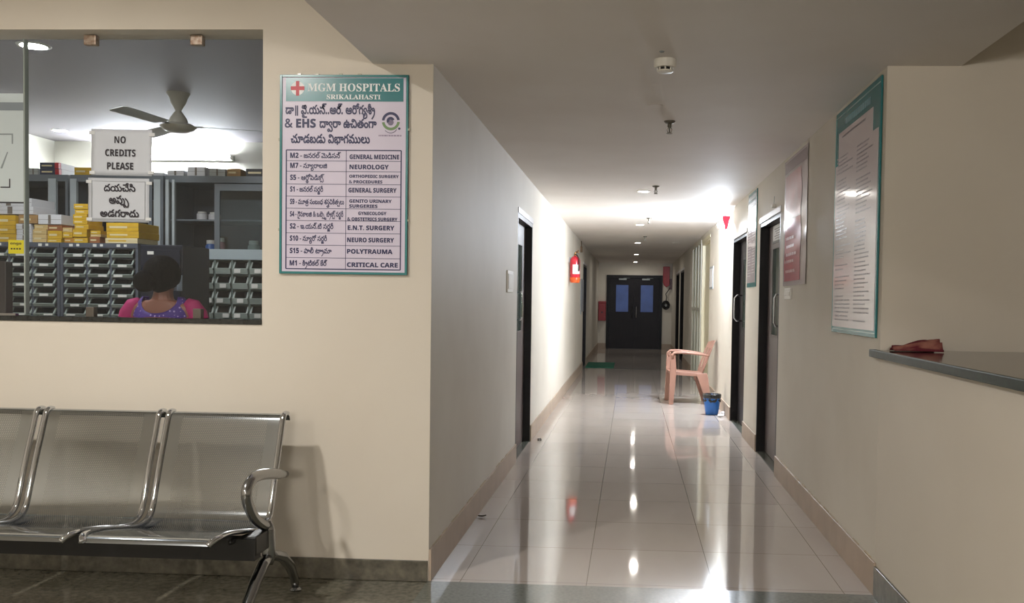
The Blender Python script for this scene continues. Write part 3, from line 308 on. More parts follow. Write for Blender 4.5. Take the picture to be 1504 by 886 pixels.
[[100,-4,72,-1,51,6,38,18,34,26,31,44,33,57,39,68,48,77,61,84,77,88,97,90,118,88,137,84,168,67,180,56,197,30,203,8,201,-22,197,-32,173,-27,177,-10,176,13,173,24,168,34,160,43,151,50,140,56,127,61,113,64,97,65,76,62,68,59,63,55,60,50,59,39,66,28,83,22,101,21,130,24,156,33,166,40,179,55,189,77,190,106,186,122,174,136,163,140,150,140,140,136,131,128,125,118,122,106,96,106,93,117,89,126,84,133,78,138,70,141,61,142,48,139,43,136,38,127,37,121,42,102,17,94,10,118,10,132,16,146,28,157,43,164,60,167,82,163,93,157,103,147,112,133,106,132,110,141,121,154,139,164,159,167,175,165,189,158,201,148,214,126,218,106,217,81,215,68,211,57,199,37,184,23,173,15,149,3,135,-1]],
[[95,-3,69,0,48,11,32,29,21,54,14,84,12,119,13,144,20,185,26,202,35,216,46,227,60,235,76,240,95,242,121,238,142,227,158,209,169,185,176,155,178,119,175,73,170,53,164,37,155,23,144,11,130,3,114,-2],[95,37,106,40,115,46,121,58,125,74,128,94,128,144,125,164,121,180,115,192,106,199,95,201,84,199,75,192,69,180,65,164,62,119,65,74,69,58,75,46,84,40]],
[[162,-4,142,-1,134,2,119,12,105,26,85,52,74,63,64,68,57,69,46,66,38,58,36,52,36,39,42,28,47,24,60,21,73,24,84,33,92,47,109,27,96,11,86,3,67,-4,47,-3,38,-1,30,3,18,15,14,22,10,38,10,55,12,64,21,78,33,88,48,93,64,94,78,90,84,87,103,70,132,35,146,25,163,22,174,24,182,27,189,33,194,41,197,53,198,67,197,81,194,96,183,123,166,148,163,156,138,179,111,197,81,212,93,237,117,226,141,211,175,183,194,160,213,126,222,97,225,82,224,52,222,39,218,28,205,11,196,4,175,-3],[292,73,270,77,260,83,248,100,246,121,251,138,257,148,286,150,274,134,270,118,273,106,281,98,293,95,306,98,310,102,314,111,313,125,311,132,306,136,291,141,282,142,32,142,32,167,277,167,299,165,314,160,327,150,334,140,337,133,339,118,337,105,333,94,326,85,317,79,305,75]],
[[117,-4,96,-3,76,1,60,6,45,14,33,24,24,36,17,50,13,65,12,83,15,109,26,130,43,145,53,150,64,153,75,154,91,151,104,145,114,134,117,127,119,111,116,95,113,87,109,81,96,71,78,66,67,65,47,69,30,78,19,88,27,109,32,104,34,100,52,90,74,89,81,91,86,94,90,99,93,110,90,121,83,128,73,130,63,129,55,124,48,117,42,108,39,97,38,79,39,68,46,49,53,41,62,34,73,29,86,25,118,22,152,26,172,34,187,47,198,65,202,77,205,104,204,120,197,148,184,173,176,183,155,200,142,207,139,206,128,210,117,211,103,208,98,205,92,197,92,187,96,179,105,174,116,174,126,178,129,182,132,195,126,214,120,221,144,224,154,203,155,192,154,180,150,170,144,162,135,156,124,152,101,151,92,153,79,161,71,172,67,184,68,199,70,207,79,220,92,229,110,233,121,234,145,231,167,223,178,217,196,201,211,182,218,171,227,146,232,119,232,87,225,57,219,44,212,33,203,23,193,15,181,8,152,-1],[140,283,151,281,159,276,172,262,176,252,151,246,142,259,132,262,122,262,112,258,108,254,105,244,108,234,116,225,122,221,97,212,87,223,82,234,80,247,83,261,86,267,103,280,119,284]],
[[177,-4,163,-1,150,5,139,15,129,30,136,30,125,15,113,4,93,-3,79,-4,59,-1,50,2,43,6,30,18,17,44,13,66,14,92,19,117,23,128,28,137,42,152,57,161,73,166,82,167,106,162,118,153,125,140,127,133,127,116,122,100,118,94,105,84,87,79,76,78,61,80,37,91,25,101,33,122,45,110,61,103,82,102,89,104,94,107,98,112,101,123,99,134,92,141,81,143,67,140,60,136,49,123,42,105,39,78,43,52,46,43,55,30,70,23,79,22,95,24,106,31,114,41,118,54,119,62,145,62,146,53,152,39,165,26,182,22,202,27,209,33,214,41,217,52,218,64,215,88,204,108,189,124,161,143,177,158,202,145,213,137,230,118,237,106,242,94,245,80,246,66,245,52,238,28,233,18,226,10,217,4,208,0,197,-3],[94,208,92,159,66,159,64,208],[312,73,297,75,281,83,269,100,267,121,272,138,278,148,307,150,295,134,291,123,292,111,297,102,301,98,314,95,326,98,333,106,335,117,334,125,331,132,320,139,303,142,138,142,138,167,298,167,319,165,335,160,348,150,355,140,359,126,358,105,354,94,347,85,337,79,326,75]],
[[160,-4,142,-1,133,2,119,12,105,26,85,52,74,63,64,68,57,69,46,66,38,58,36,52,36,39,42,28,47,24,60,21,73,24,84,33,92,47,109,27,96,11,86,3,67,-4,47,-3,38,-1,30,3,18,15,14,22,10,38,10,55,12,64,21,78,33,88,48,93,64,94,78,90,84,87,103,70,132,35,146,25,162,22,182,27,189,33,194,41,197,52,198,64,197,76,190,98,177,115,169,122,148,133,137,137,97,142,81,142,109,167,132,164,153,159,172,151,188,141,201,129,212,115,219,100,224,83,225,52,218,29,213,20,206,11,197,5,186,0,174,-3],[276,-4,261,-3,248,1,236,7,216,26,207,37,220,59,238,38,257,26,277,22,297,27,304,33,309,41,312,51,313,63,310,86,299,105,284,122,255,142,267,167,283,157,290,149,308,136,323,119,334,99,338,88,341,65,339,45,333,28,324,14,311,4,295,-2],[408,73,386,77,376,83,364,100,362,121,367,138,373,148,402,150,390,134,386,118,389,106,397,98,409,95,422,98,426,102,430,111,429,125,427,132,422,136,407,141,398,142,263,142,267,167,393,167,415,165,430,160,443,150,450,140,453,133,455,118,453,105,449,94,442,85,433,79,421,75],[67,143,61,145,50,153,40,167,32,188,60,197,63,186,73,169,77,167,86,167,99,175,111,188,135,219,148,230,162,238,187,242,189,216,175,214,160,207,140,185,121,161,104,148,92,143,86,142]],
[[88,-4,61,-1,50,2,29,13,21,20,9,38,6,49,35,56,40,44,48,34,61,26,89,22,109,24,123,28,132,34,136,42,135,55,130,62,115,69,56,75,40,79,27,86,19,94,14,105,12,119,13,128,20,144,34,156,56,164,84,167,110,165,130,159,146,148,152,141,161,120,133,113,128,124,120,133,102,140,84,142,58,139,47,134,40,123,41,114,43,109,54,102,77,98,114,96,131,92,144,86,157,73,162,61,164,47,163,37,160,27,149,12,140,6,118,-1],[161,177,154,161,148,153,130,144,100,142,78,142,78,167,116,167,130,173,132,175,134,187,130,196,116,202,103,203,13,203,13,228,101,228,130,225,143,220,155,208,158,203,161,191],[138,276,149,274,158,269,170,255,175,245,149,239,143,250,130,255,120,255,110,251,104,243,105,230,114,218,120,214,95,205,82,221,79,233,79,247,81,254,89,265,102,273,117,277]],
[[30,0,30,238,94,238,197,60,198,60,196,125,196,238,241,238,241,0,177,0,73,180,72,180,75,112,75,0]],
[[133,-3,108,-2,87,3,69,12,54,24,41,38,32,55,25,74,21,96,19,120,21,143,25,165,32,184,41,201,54,215,69,226,87,235,109,240,133,242,157,240,178,235,197,226,212,215,224,201,234,184,241,164,245,143,246,119,245,96,241,74,234,55,224,38,212,24,197,12,178,3,157,-2],[133,39,152,41,168,49,179,60,187,77,191,96,193,119,191,143,187,162,179,178,168,190,152,197,133,200,114,197,98,190,87,178,79,162,74,143,72,119,74,96,79,77,87,60,98,49,113,41]],
[[103,-2,83,3,66,12,51,23,40,38,31,54,24,74,19,119,21,142,25,163,32,182,42,199,55,214,70,226,88,234,108,240,143,241,166,237,201,225,184,184,158,195,140,199,113,197,98,190,87,178,78,161,73,142,71,118,73,95,78,75,86,60,97,48,112,41,141,39,160,42,192,51,192,9,171,2,139,-3]],
[[30,0,30,238,99,238,129,236,153,230,171,220,184,207,192,189,194,156,192,147,184,130,165,112,150,104,220,0,164,0,107,91,80,91,80,0],[80,132,112,133,124,136,139,147,142,155,143,165,142,176,138,184,132,190,111,196,80,197]],
[[30,0,30,238,128,237,150,232,170,225,186,214,201,201,212,186,221,167,226,146,227,121,224,84,212,54,193,30,167,14,135,3,97,0],[80,42,102,42,143,50,167,76,175,120,173,144,167,163,158,178,144,188,128,195,107,197,80,197]],
[[11,0,11,29,40,42,40,196,11,209,11,238,119,238,119,209,90,196,90,42,119,29,119,0]],
[[71,0,71,196,7,196,7,238,186,238,186,196,122,196,122,0]],
[[30,0,30,238,106,238,134,236,156,229,173,218,185,203,192,185,194,164,193,150,186,125,179,114,169,104,157,96,142,90,124,86,80,85,80,0],[80,126,110,127,122,130,131,134,138,141,142,150,143,162,139,181,126,193,103,197,80,197]],
[[30,0,30,238,80,238,80,42,177,42,177,0]],
[[0,0,84,239,146,239,230,0,176,0,158,57,72,57,54,0],[84,99,146,99,115,202,101,154]],
[[160,-4,146,-1,129,10,119,22,114,30,121,31,111,15,99,4,80,-3,66,-4,51,-2,38,4,27,15,18,29,13,46,12,67,13,86,17,103,25,119,35,133,47,144,62,154,79,161,98,165,119,167,140,165,159,161,176,154,190,144,202,132,211,118,218,103,222,85,224,67,221,39,212,18,198,4,179,-3],[165,22,174,23,181,27,188,33,192,41,195,53,196,67,195,81,188,106,173,125,163,132,137,141,116,142,101,141,86,138,64,126,55,117,48,107,43,95,40,82,39,68,40,53,43,41,48,33,54,27,70,22,87,27,94,33,99,41,103,51,105,62,131,62,133,49,137,39,142,32,157,23],[95,143,89,145,78,153,68,167,60,188,88,197,91,186,101,169,105,167,114,167,127,175,139,188,163,219,176,230,190,238,215,242,217,216,203,214,188,207,168,185,149,161,132,148,120,143,114,142]],
[[172,-4,158,-1,151,2,140,10,130,22,125,30,132,30,116,9,104,1,84,-4,66,-3,48,2,40,7,29,21,25,29,22,48,25,64,34,79,41,86,50,91,46,86,8,86,8,111,86,111,86,87,65,79,58,73,53,66,50,58,49,50,52,35,62,26,69,23,78,22,97,27,104,33,110,41,114,51,115,62,141,62,144,46,151,34,161,26,178,22,196,26,205,33,209,38,212,45,214,64,213,77,206,99,192,117,184,125,174,132,153,142,173,159,198,146,218,128,233,106,238,93,241,80,242,66,241,51,234,27,228,17,220,9,202,-1,192,-3],[224,184,222,171,211,153,192,144,162,142,122,142,122,167,178,167,189,170,196,179,193,196,179,202,166,203,36,203,36,228,164,228,193,225,206,220,218,208,222,198],[201,276,212,274,220,269,233,255,237,245,212,239,203,252,193,255,183,255,173,251,169,247,166,237,172,223,183,214,158,205,148,216,143,227,141,240,144,254,152,265,164,273,180,277]],
[[157,-4,138,-2,122,5,108,17,74,60,62,69,55,70,46,67,42,64,39,59,37,48,37,40,44,19,53,5,26,-4,17,12,10,38,10,56,12,65,20,79,32,89,39,93,46,95,63,95,77,91,93,78,104,66,121,43,137,29,147,24,160,22,179,27,186,33,191,41,194,52,195,64,194,77,187,98,174,116,157,130,136,141,149,167,174,152,186,143,205,122,218,96,221,81,222,52,215,28,202,11,193,4,171,-3],[64,144,28,153,37,174,64,167,82,168,97,175,103,184,105,200,104,210,95,226,80,235,64,236,55,232,50,225,49,217,54,209,68,206,84,209,91,213,101,223,106,230,118,215,103,197,85,187,61,185,48,188,41,191,28,205,25,220,27,230,31,239,38,247,47,253,71,258,82,257,102,250,116,237,125,219,128,198,126,181,121,167,112,156,101,150,87,145]],
[[130,-4,93,-1,78,3,52,15,41,23,32,32,19,54,15,66,12,91,13,106,20,132,34,151,43,158,53,163,63,166,75,167,98,162,109,153,114,147,117,140,119,124,116,108,113,100,109,94,96,84,78,79,67,78,57,79,38,86,24,96,19,101,27,122,38,110,53,103,74,102,81,104,86,107,90,112,93,123,90,134,83,141,73,143,64,142,55,137,48,130,43,120,39,108,38,90,39,79,42,68,55,48,65,39,77,32,109,23,130,22,160,24,185,30,203,40,217,54,225,72,227,103,224,118,217,130,207,139,193,142,179,136,173,127,174,112,181,98,195,89,204,85,204,61,101,61,101,86,174,86,171,84,158,93,149,107,146,125,151,144,161,156,175,164,195,167,206,166,216,163,226,157,241,142,247,132,254,108,255,95,254,79,251,64,240,39,232,29,222,20,197,7,182,2,149,-3]],
[[157,-3,138,1,121,11,106,25,85,52,74,63,64,68,57,69,46,66,38,58,36,52,36,39,42,28,47,24,60,21,73,24,84,33,92,47,109,27,96,11,86,3,67,-4,47,-3,38,-1,30,3,18,15,14,22,10,38,10,55,12,64,21,78,33,88,48,93,64,94,78,90,84,87,103,70,132,35,146,25,163,22,174,24,182,27,189,33,194,41,197,52,198,64,197,77,190,98,177,115,160,130,139,141,152,167,177,152,189,143,208,122,216,109,221,96,224,81,225,66,223,46,218,29,208,15,196,5,180,-1],[232,-49,204,-46,179,-37,155,-22,117,14,153,14,167,0,182,-11,209,-21,241,-22,262,-15,271,-10,285,6,290,17,293,42,290,71,286,84,280,96,272,108,263,118,252,127,227,141,240,167,256,158,283,137,304,110,317,79,320,62,321,44,320,25,316,8,310,-6,302,-19,292,-30,279,-38,265,-44],[53,143,47,145,36,153,26,167,18,188,46,197,49,186,59,169,63,167,72,167,85,175,97,188,121,219,134,230,148,238,173,242,175,216,161,214,146,207,126,185,107,161,90,148,78,143,72,142]],
[[64,-112,50,-109,33,-98,-3,-58,-12,-54,-22,-54,-30,-58,-33,-62,-35,-77,-27,-88,-17,-90,-4,-87,5,-79,12,-67,27,-86,16,-100,2,-109,-10,-112,-27,-112,-35,-110,-47,-102,-52,-97,-58,-85,-60,-71,-59,-60,-55,-51,-48,-42,-40,-36,-30,-32,-12,-31,0,-34,21,-49,46,-77,59,-86,72,-89,85,-86,96,-78,104,-64,108,-44,107,-13,104,4,99,22,84,55,63,85,38,112,24,124,-6,143,7,167,37,147,66,121,93,89,105,71,115,52,123,32,129,11,133,-11,134,-49,127,-75,122,-86,115,-95,106,-103,96,-108,85,-111]],
[[103,-3,86,-2,71,2,58,8,45,16,35,27,26,40,20,55,16,72,15,91,18,119,26,142,39,161,56,175,78,183,104,185,120,184,135,180,149,174,161,166,172,155,180,142,186,128,190,110,191,91,189,63,181,40,168,21,150,8,128,-1],[103,37,115,38,125,43,132,50,137,61,140,75,141,91,140,108,137,121,132,132,125,139,115,144,103,145,91,144,82,139,74,132,67,108,66,91,67,75,70,61,74,50,82,43,91,38]],
[[26,0,26,182,64,182,71,159,73,159,88,174,107,183,118,185,148,184,163,178,176,170,186,157,192,140,194,119,194,0,144,0,144,118,141,128,137,136,132,141,124,145,115,146,101,144,91,139,84,130,79,118,76,86,76,0]],
[[81,-80,47,-76,26,-69,26,-30,49,-37,73,-42,97,-44,118,-39,131,-25,137,24,135,24,129,15,121,8,104,-1,94,-3,64,-1,47,8,33,22,23,40,17,63,15,91,17,118,23,141,34,160,48,174,65,183,85,185,106,182,123,173,139,159,143,182,185,182,185,0,182,-24,175,-44,162,-60,144,-71,122,-78],[101,36,113,37,122,40,130,46,135,56,138,68,139,90,138,108,135,122,130,132,122,139,113,144,101,145,81,139,70,121,66,90,70,60,82,42]],
[[130,-3,97,0,70,11,48,28,32,52,23,83,19,119,21,143,26,165,34,184,45,201,59,215,76,226,96,235,118,240,156,241,169,240,204,231,214,227,198,186,173,196,153,199,129,198,117,195,105,189,95,182,80,161,75,148,72,134,71,118,74,90,78,77,89,56,108,43,120,40,146,39,165,42,165,92,120,92,120,134,215,134,215,10,176,0,146,-3]],
[[125,-3,96,-1,72,7,53,21,39,39,31,60,28,85,28,238,79,238,79,92,80,75,84,61,91,51,100,44,112,40,126,39,141,40,153,45,162,52,168,62,172,76,173,93,173,238,224,238,224,84,219,53,213,40,204,27,194,17,180,8,164,2,146,-2]],
[[79,0,79,91,0,238,55,238,104,140,154,238,208,238,129,93,129,0]],
[[30,0,30,238,133,237,157,232,176,225,190,214,198,198,200,178,199,165,196,153,191,143,184,135,175,130,164,126,164,125,179,120,191,112,201,99,206,81,204,49,196,32,183,18,166,8,144,2,119,0],[80,144,123,144,133,147,140,151,145,156,148,163,149,171,148,179,144,186,139,191,131,194,107,197,80,197],[80,42,127,43,137,46,145,50,150,57,153,65,154,74,153,82,150,89,145,96,137,100,126,103,80,104]],
[[44,-5,34,-2,27,5,24,18,27,31,34,38,39,40,50,40,59,35,63,31,65,25,65,11,63,5,55,-2]],
]
TEXT = {
'mgm': [2851,[[0,0,0],[1,315,0],[0,567,0],[3,968,0],[4,1228,0],[5,1488,0],[6,1682,0],[7,1889,0],[8,2019,0],[9,2229,0],[10,2445,0],[5,2657,0]]],
'sri': [2465,[[5,0,0],[11,194,0],[7,428,0],[12,558,0],[9,811,0],[10,1028,0],[9,1239,0],[3,1456,0],[9,1716,0],[5,1932,0],[8,2126,0],[7,2336,0]]],
'l1': [3653,[[13,0,0],[14,340,0],[16,634,0],[17,871,0],[18,871,0],[19,960,0],[20,1389,0],[21,1623,0],[18,1623,0],[18,1712,0],[22,1802,0],[23,2068,0],[21,2265,0],[18,2265,0],[22,2449,0],[24,2715,0],[25,2983,0],[26,3177,0],[27,3330,0],[28,3513,0]]],
'ehs': [956,[[29,0,0],[30,331,0],[31,517,0],[32,772,0]]],
'l2': [2163,[[33,0,0],[34,347,0],[35,499,0],[36,906,0],[37,1172,0],[38,1427,0],[39,1687,0],[40,1856,0]]],
'l3': [3037,[[41,0,0],[42,253,0],[43,476,0],[44,723,0],[43,973,0],[45,1219,0],[46,1429,0],[47,1666,0],[25,2023,0],[48,2218,0],[45,2570,0],[49,2686,0],[45,2922,0]]],
'a1': [2859,[[50,0,0],[51,314,0],[52,592,0],[53,786,0],[54,1029,0],[23,1263,0],[49,1461,0],[21,1697,0],[55,1792,0],[56,2144,0],[20,2391,0],[54,2625,0],[21,2859,0]]],
'a2': [2187,[[50,0,0],[57,314,0],[52,592,0],[54,786,0],[42,1020,0],[26,1242,0],[35,1395,0],[49,1707,0],[58,1944,0]]],
'a3': [1982,[[32,0,0],[59,184,0],[52,461,0],[22,655,0],[24,921,0],[60,1108,0],[61,1189,0],[56,1426,0],[62,1672,0],[63,1846,0],[21,1982,0]]],
'a4': [2290,[[32,0,0],[64,184,0],[52,461,0],[53,655,0],[54,899,0],[23,1133,0],[49,1330,0],[21,1567,0],[20,1661,0],[23,1895,0],[65,2086,0],[66,2093,0]]],
'a5': [4329,[[32,0,0],[67,184,0],[52,461,0],[48,655,0],[42,1008,0],[38,1230,0],[68,1490,0],[20,1584,0],[39,1818,0],[44,1987,0],[39,2237,0],[69,2406,0],[70,2736,0],[20,2919,0],[71,3153,0],[37,3153,0],[72,3408,0],[38,3582,0],[63,3842,0],[49,3977,0],[45,4213,0]]],
'a6': [4508,[[32,0,0],[73,184,0],[52,461,0],[25,655,0],[17,849,0],[54,849,0],[74,1083,0],[49,1372,0],[58,1609,0],[29,1947,0],[75,2277,0],[76,2521,0],[63,2771,0],[77,2906,0],[78,3077,0],[28,3335,0],[62,3475,0],[63,3649,0],[21,3784,0],[20,3878,0],[23,4112,0],[65,4303,0],[66,4310,0]]],
'a7': [2707,[[32,0,0],[51,184,0],[52,461,0],[79,655,0],[18,885,0],[19,974,0],[54,1403,0],[21,1637,0],[18,1637,0],[78,1726,0],[20,2078,0],[23,2312,0],[65,2503,0],[66,2509,0]]],
'a8': [2446,[[32,0,0],[64,184,0],[80,374,0],[52,652,0],[54,846,0],[42,1080,0],[26,1302,0],[24,1455,0],[20,1817,0],[23,2051,0],[65,2242,0],[66,2249,0]]],
'a9': [2492,[[32,0,0],[64,184,0],[59,374,0],[52,652,0],[81,846,0],[82,1189,0],[83,1528,0],[28,1892,0],[84,2032,0]]],
'a10': [2233,[[50,0,0],[64,314,0],[52,592,0],[72,786,0],[28,960,0],[78,1100,0],[62,1357,0],[49,1531,0],[21,1767,0],[85,1862,0],[23,2036,0],[21,2233,0]]],
'no': [536,[[86,0,0],[87,271,0]]],
'cr': [1372,[[88,0,0],[89,212,0],[30,432,0],[90,619,0],[91,866,0],[92,995,0],[32,1188,0]]],
'pl': [1185,[[93,0,0],[94,209,0],[30,398,0],[95,584,0],[32,814,0],[30,998,0]]],
't1': [1151,[[96,0,0],[19,235,0],[97,664,0],[98,917,0]]],
't2': [735,[[99,0,0],[100,267,0],[101,599,0]]],
't3': [1371,[[99,0,0],[43,267,0],[25,513,0],[35,708,0],[96,1020,0],[45,1255,0]]],
'st': [843,[[102,0,0],[103,206,0],[104,425,0],[102,636,0]]],
'GENERAL MEDICINE': [3288,[[105,0,0],[30,241,0],[86,428,0],[30,699,0],[89,886,0],[95,1106,0],[94,1336,0],[50,1611,0],[30,1925,0],[90,2112,0],[91,2358,0],[88,2488,0],[91,2700,0],[86,2830,0],[30,3101,0]]],
'NEUROLOGY': [2098,[[86,0,0],[30,271,0],[106,458,0],[89,710,0],[87,930,0],[94,1195,0],[87,1383,0],[105,1649,0],[107,1890,0]]],
'ORTHOPEDIC SURGERY': [3782,[[87,0,0],[89,265,0],[92,485,0],[31,678,0],[87,933,0],[93,1199,0],[30,1408,0],[90,1595,0],[91,1841,0],[88,1971,0],[32,2270,0],[106,2454,0],[89,2706,0],[105,2926,0],[30,3167,0],[89,3354,0],[107,3574,0]]],
'& PROCEDURES': [2513,[[29,0,0],[93,331,0],[89,540,0],[87,760,0],[88,1025,0],[30,1238,0],[90,1424,0],[106,1671,0],[89,1923,0],[30,2143,0],[32,2330,0]]],
'GENERAL SURGERY': [3122,[[105,0,0],[30,241,0],[86,428,0],[30,699,0],[89,886,0],[95,1106,0],[94,1336,0],[32,1611,0],[106,1794,0],[89,2046,0],[105,2266,0],[30,2508,0],[89,2694,0],[107,2914,0]]],
'GENITO URINARY': [2904,[[105,0,0],[30,241,0],[86,428,0],[91,699,0],[92,829,0],[87,1022,0],[106,1374,0],[89,1626,0],[91,1846,0],[86,1975,0],[95,2246,0],[89,2476,0],[107,2696,0]]],
'SURGERIES': [1804,[[32,0,0],[106,184,0],[89,436,0],[105,656,0],[30,897,0],[89,1084,0],[91,1304,0],[30,1433,0],[32,1620,0]]],
'GYNECOLOGY': [2288,[[105,0,0],[107,241,0],[86,449,0],[30,720,0],[88,907,0],[87,1119,0],[94,1385,0],[87,1573,0],[105,1838,0],[107,2080,0]]],
'& OBSTETRICS SURGERY': [3920,[[29,0,0],[87,331,0],[108,596,0],[32,820,0],[92,1004,0],[30,1197,0],[92,1383,0],[89,1576,0],[91,1796,0],[88,1926,0],[32,2138,0],[32,2409,0],[106,2592,0],[89,2844,0],[105,3064,0],[30,3306,0],[89,3492,0],[107,3712,0]]],
'E.N.T. SURGERY': [2517,[[30,0,0],[109,187,0],[86,276,0],[109,547,0],[92,636,0],[109,829,0],[32,1005,0],[106,1189,0],[89,1441,0],[105,1661,0],[30,1902,0],[89,2089,0],[107,2309,0]]],
'NEURO SURGERY': [2793,[[86,0,0],[30,271,0],[106,458,0],[89,710,0],[87,930,0],[32,1282,0],[106,1465,0],[89,1717,0],[105,1937,0],[30,2179,0],[89,2365,0],[107,2585,0]]],
'POLYTRAUMA': [2310,[[93,0,0],[87,209,0],[94,475,0],[107,663,0],[92,871,0],[89,1064,0],[95,1284,0],[106,1514,0],[50,1766,0],[95,2080,0]]],
'CRITICAL CARE': [2451,[[88,0,0],[89,212,0],[91,432,0],[92,562,0],[91,755,0],[88,885,0],[95,1097,0],[94,1327,0],[88,1602,0],[95,1814,0],[89,2044,0],[30,2264,0]]],
}
GLYPH = [[[(c[i], c[i + 1]) for i in range(0, len(c), 2)] for c in g] for g in GLYPH]

# ---------------------------------------------------------------- materials
def lin(c):
    return tuple(((v / 255) / 12.92 if v / 255 <= .04045 else ((v / 255 + .055) / 1.055) ** 2.4) for v in c) + (1,)
def NT(name):
    m = bpy.data.materials.new(name); m.use_nodes = True
    nt = m.node_tree
    return m, nt, nt.nodes['Principled BSDF']
def nd(nt, t, **kw):
    n = nt.nodes.new(t)
    for k, v in kw.items():
        if k.startswith('i_'): n.inputs[int(k[2:])].default_value = v
        else: setattr(n, k, v)
    return n
def mth(nt, op, a, b=None):
    n = nt.nodes.new('ShaderNodeMath'); n.operation = op
    for i, v in enumerate((a, b)):
        if v is None: continue
        if isinstance(v, (int, float)): n.inputs[i].default_value = v
        else: nt.links.new(v, n.inputs[i])
    return n.outputs[0]
def mat(name, rgb, rough=.5, metal=0, spec=.5, rgb2=None, scale=8, detail=4, bump=0, bscale=None, coat=0, stretch=None, contrast=(.3, .7), rough2=None):
    m, nt, b = NT(name)
    b.inputs['Base Color'].default_value = lin(rgb)
    b.inputs['Roughness'].default_value = rough
    b.inputs['Metallic'].default_value = metal
    b.inputs['Specular IOR Level'].default_value = spec
    if coat: b.inputs['Coat Weight'].default_value = coat; b.inputs['Coat Roughness'].default_value = .06
    if rgb2 or bump or rough2:
        tc = nd(nt, 'ShaderNodeTexCoord')
        vec = tc.outputs['Object']
        if stretch:
            mp = nd(nt, 'ShaderNodeMapping'); mp.inputs['Scale'].default_value = stretch
            nt.links.new(vec, mp.inputs[0]); vec = mp.outputs[0]
        nz = nd(nt, 'ShaderNodeTexNoise'); nz.inputs['Scale'].default_value = scale; nz.inputs['Detail'].default_value = detail
        nt.links.new(vec, nz.inputs['Vector'])
        if rgb2:
            r = nd(nt, 'ShaderNodeValToRGB')
            r.color_ramp.elements[0].position, r.color_ramp.elements[1].position = contrast
            r.color_ramp.elements[0].color = lin(rgb); r.color_ramp.elements[1].color = lin(rgb2)
            nt.links.new(nz.outputs[0], r.inputs[0]); nt.links.new(r.outputs[0], b.inputs['Base Color'])
        if rough2:
            mr = nd(nt, 'ShaderNodeMapRange'); mr.inputs[3].default_value = rough; mr.inputs[4].default_value = rough2
            nt.links.new(nz.outputs[0], mr.inputs[0]); nt.links.new(mr.outputs[0], b.inputs['Roughness'])
        if bump:
            nz2 = nd(nt, 'ShaderNodeTexNoise'); nz2.inputs['Scale'].default_value = bscale or scale; nz2.inputs['Detail'].default_value = 3
            nt.links.new(vec, nz2.inputs['Vector'])
            bp = nd(nt, 'ShaderNodeBump'); bp.inputs['Strength'].default_value = bump; bp.inputs['Distance'].default_value = .01
            nt.links.new(nz2.outputs[0], bp.inputs['Height']); nt.links.new(bp.outputs[0], b.inputs['Normal'])
    return m
def emit(name, rgb, strength):
    m, nt, b = NT(name)
    b.inputs['Base Color'].default_value = lin(rgb)
    b.inputs['Emission Color'].default_value = lin(rgb)
    b.inputs['Emission Strength'].default_value = strength
    return m

WALL = mat('cream_wall_paint', (219, 211, 197), .5, spec=.35, rgb2=(213, 204, 189), scale=1.3, bump=.08, bscale=5)
WALLC = mat('corridor_wall_paint', (220, 214, 202), .6, spec=.1, rgb2=(212, 205, 192), scale=1.6, bump=.12, bscale=4)
CEIL = mat('ceiling_paint', (238, 233, 228), .75, spec=.2, rgb2=(233, 227, 221), scale=2)
PWALL = mat('pharmacy_wall_paint', (226, 224, 212), .6)
PCEIL = mat('pharmacy_ceiling_paint', (182, 178, 184), .7)
SKIRT = mat('beige_stone_skirting', (186, 168, 150), .45, spec=.2, rgb2=(172, 155, 138), scale=6)
GSKIRT = mat('granite_skirting', (112, 106, 92), .3, rgb2=(70, 68, 58), scale=26, detail=8)
BLACKG = mat('black_granite', (26, 27, 26), .12, rgb2=(48, 50, 48), scale=60, detail=6)
COUNTER = mat('green_granite', (52, 58, 52), .1, rgb2=(30, 34, 31), scale=50, detail=6)
COUNTEREDGE = mat('granite_edge', (48, 60, 54), .4, rgb2=(34, 42, 38), scale=50, detail=6)
STEEL = mat('brushed_steel', (170, 170, 165), .2, metal=1)
CHROME = mat('chrome', (206, 209, 214), .06, metal=1)
CHROMED = mat('dull_chrome', (158, 159, 160), .18, metal=1)
BLACKM = mat('black_paint', (16, 16, 17), .4)
DARKW = mat('black_door_frame', (13, 10, 12), .4, spec=.2)
LEAF = mat('brown_door_laminate', (104, 92, 90), .38, rgb2=(94, 82, 80), scale=3, stretch=(6, 6, .5))
LEAFDK = mat('dark_brown_door_laminate', (24, 18, 22), .45, spec=.25, rgb2=(19, 14, 18), scale=3, stretch=(6, 6, .5))
TRIMG = mat('pale_lintel_paint', (196, 192, 192), .3)
DGLASS = mat('door_glass', (92, 104, 98), .06, spec=.6)
PAPER = mat('white_paper', (226, 224, 224), .5)
PAPERG = mat('laminated_white_print', (214, 204, 208), .12, spec=.5)
NOTICEP = mat('grey_white_paper', (198, 202, 208), .55)
INK = mat('dark_print', (42, 38, 46), .5)
NAVY = mat('navy_print', (36, 36, 82), .45)
TEAL = mat('teal_print', (38, 120, 124), .25)
TEALF = mat('teal_frame', (50, 124, 124), .25)
WHITEP = mat('white_print', (232, 236, 236), .4)
REDP = mat('red_print', (196, 36, 52), .4)
GREENP = mat('green_print', (106, 138, 84), .4)
SIGNW = mat('sign_board_face', (214, 205, 222), .35, rgb2=(208, 199, 216), scale=4)
PLASTICW = mat('white_plastic', (232, 228, 218), .4)
GREYM = mat('grey_metal_paint', (150, 156, 156), .4)
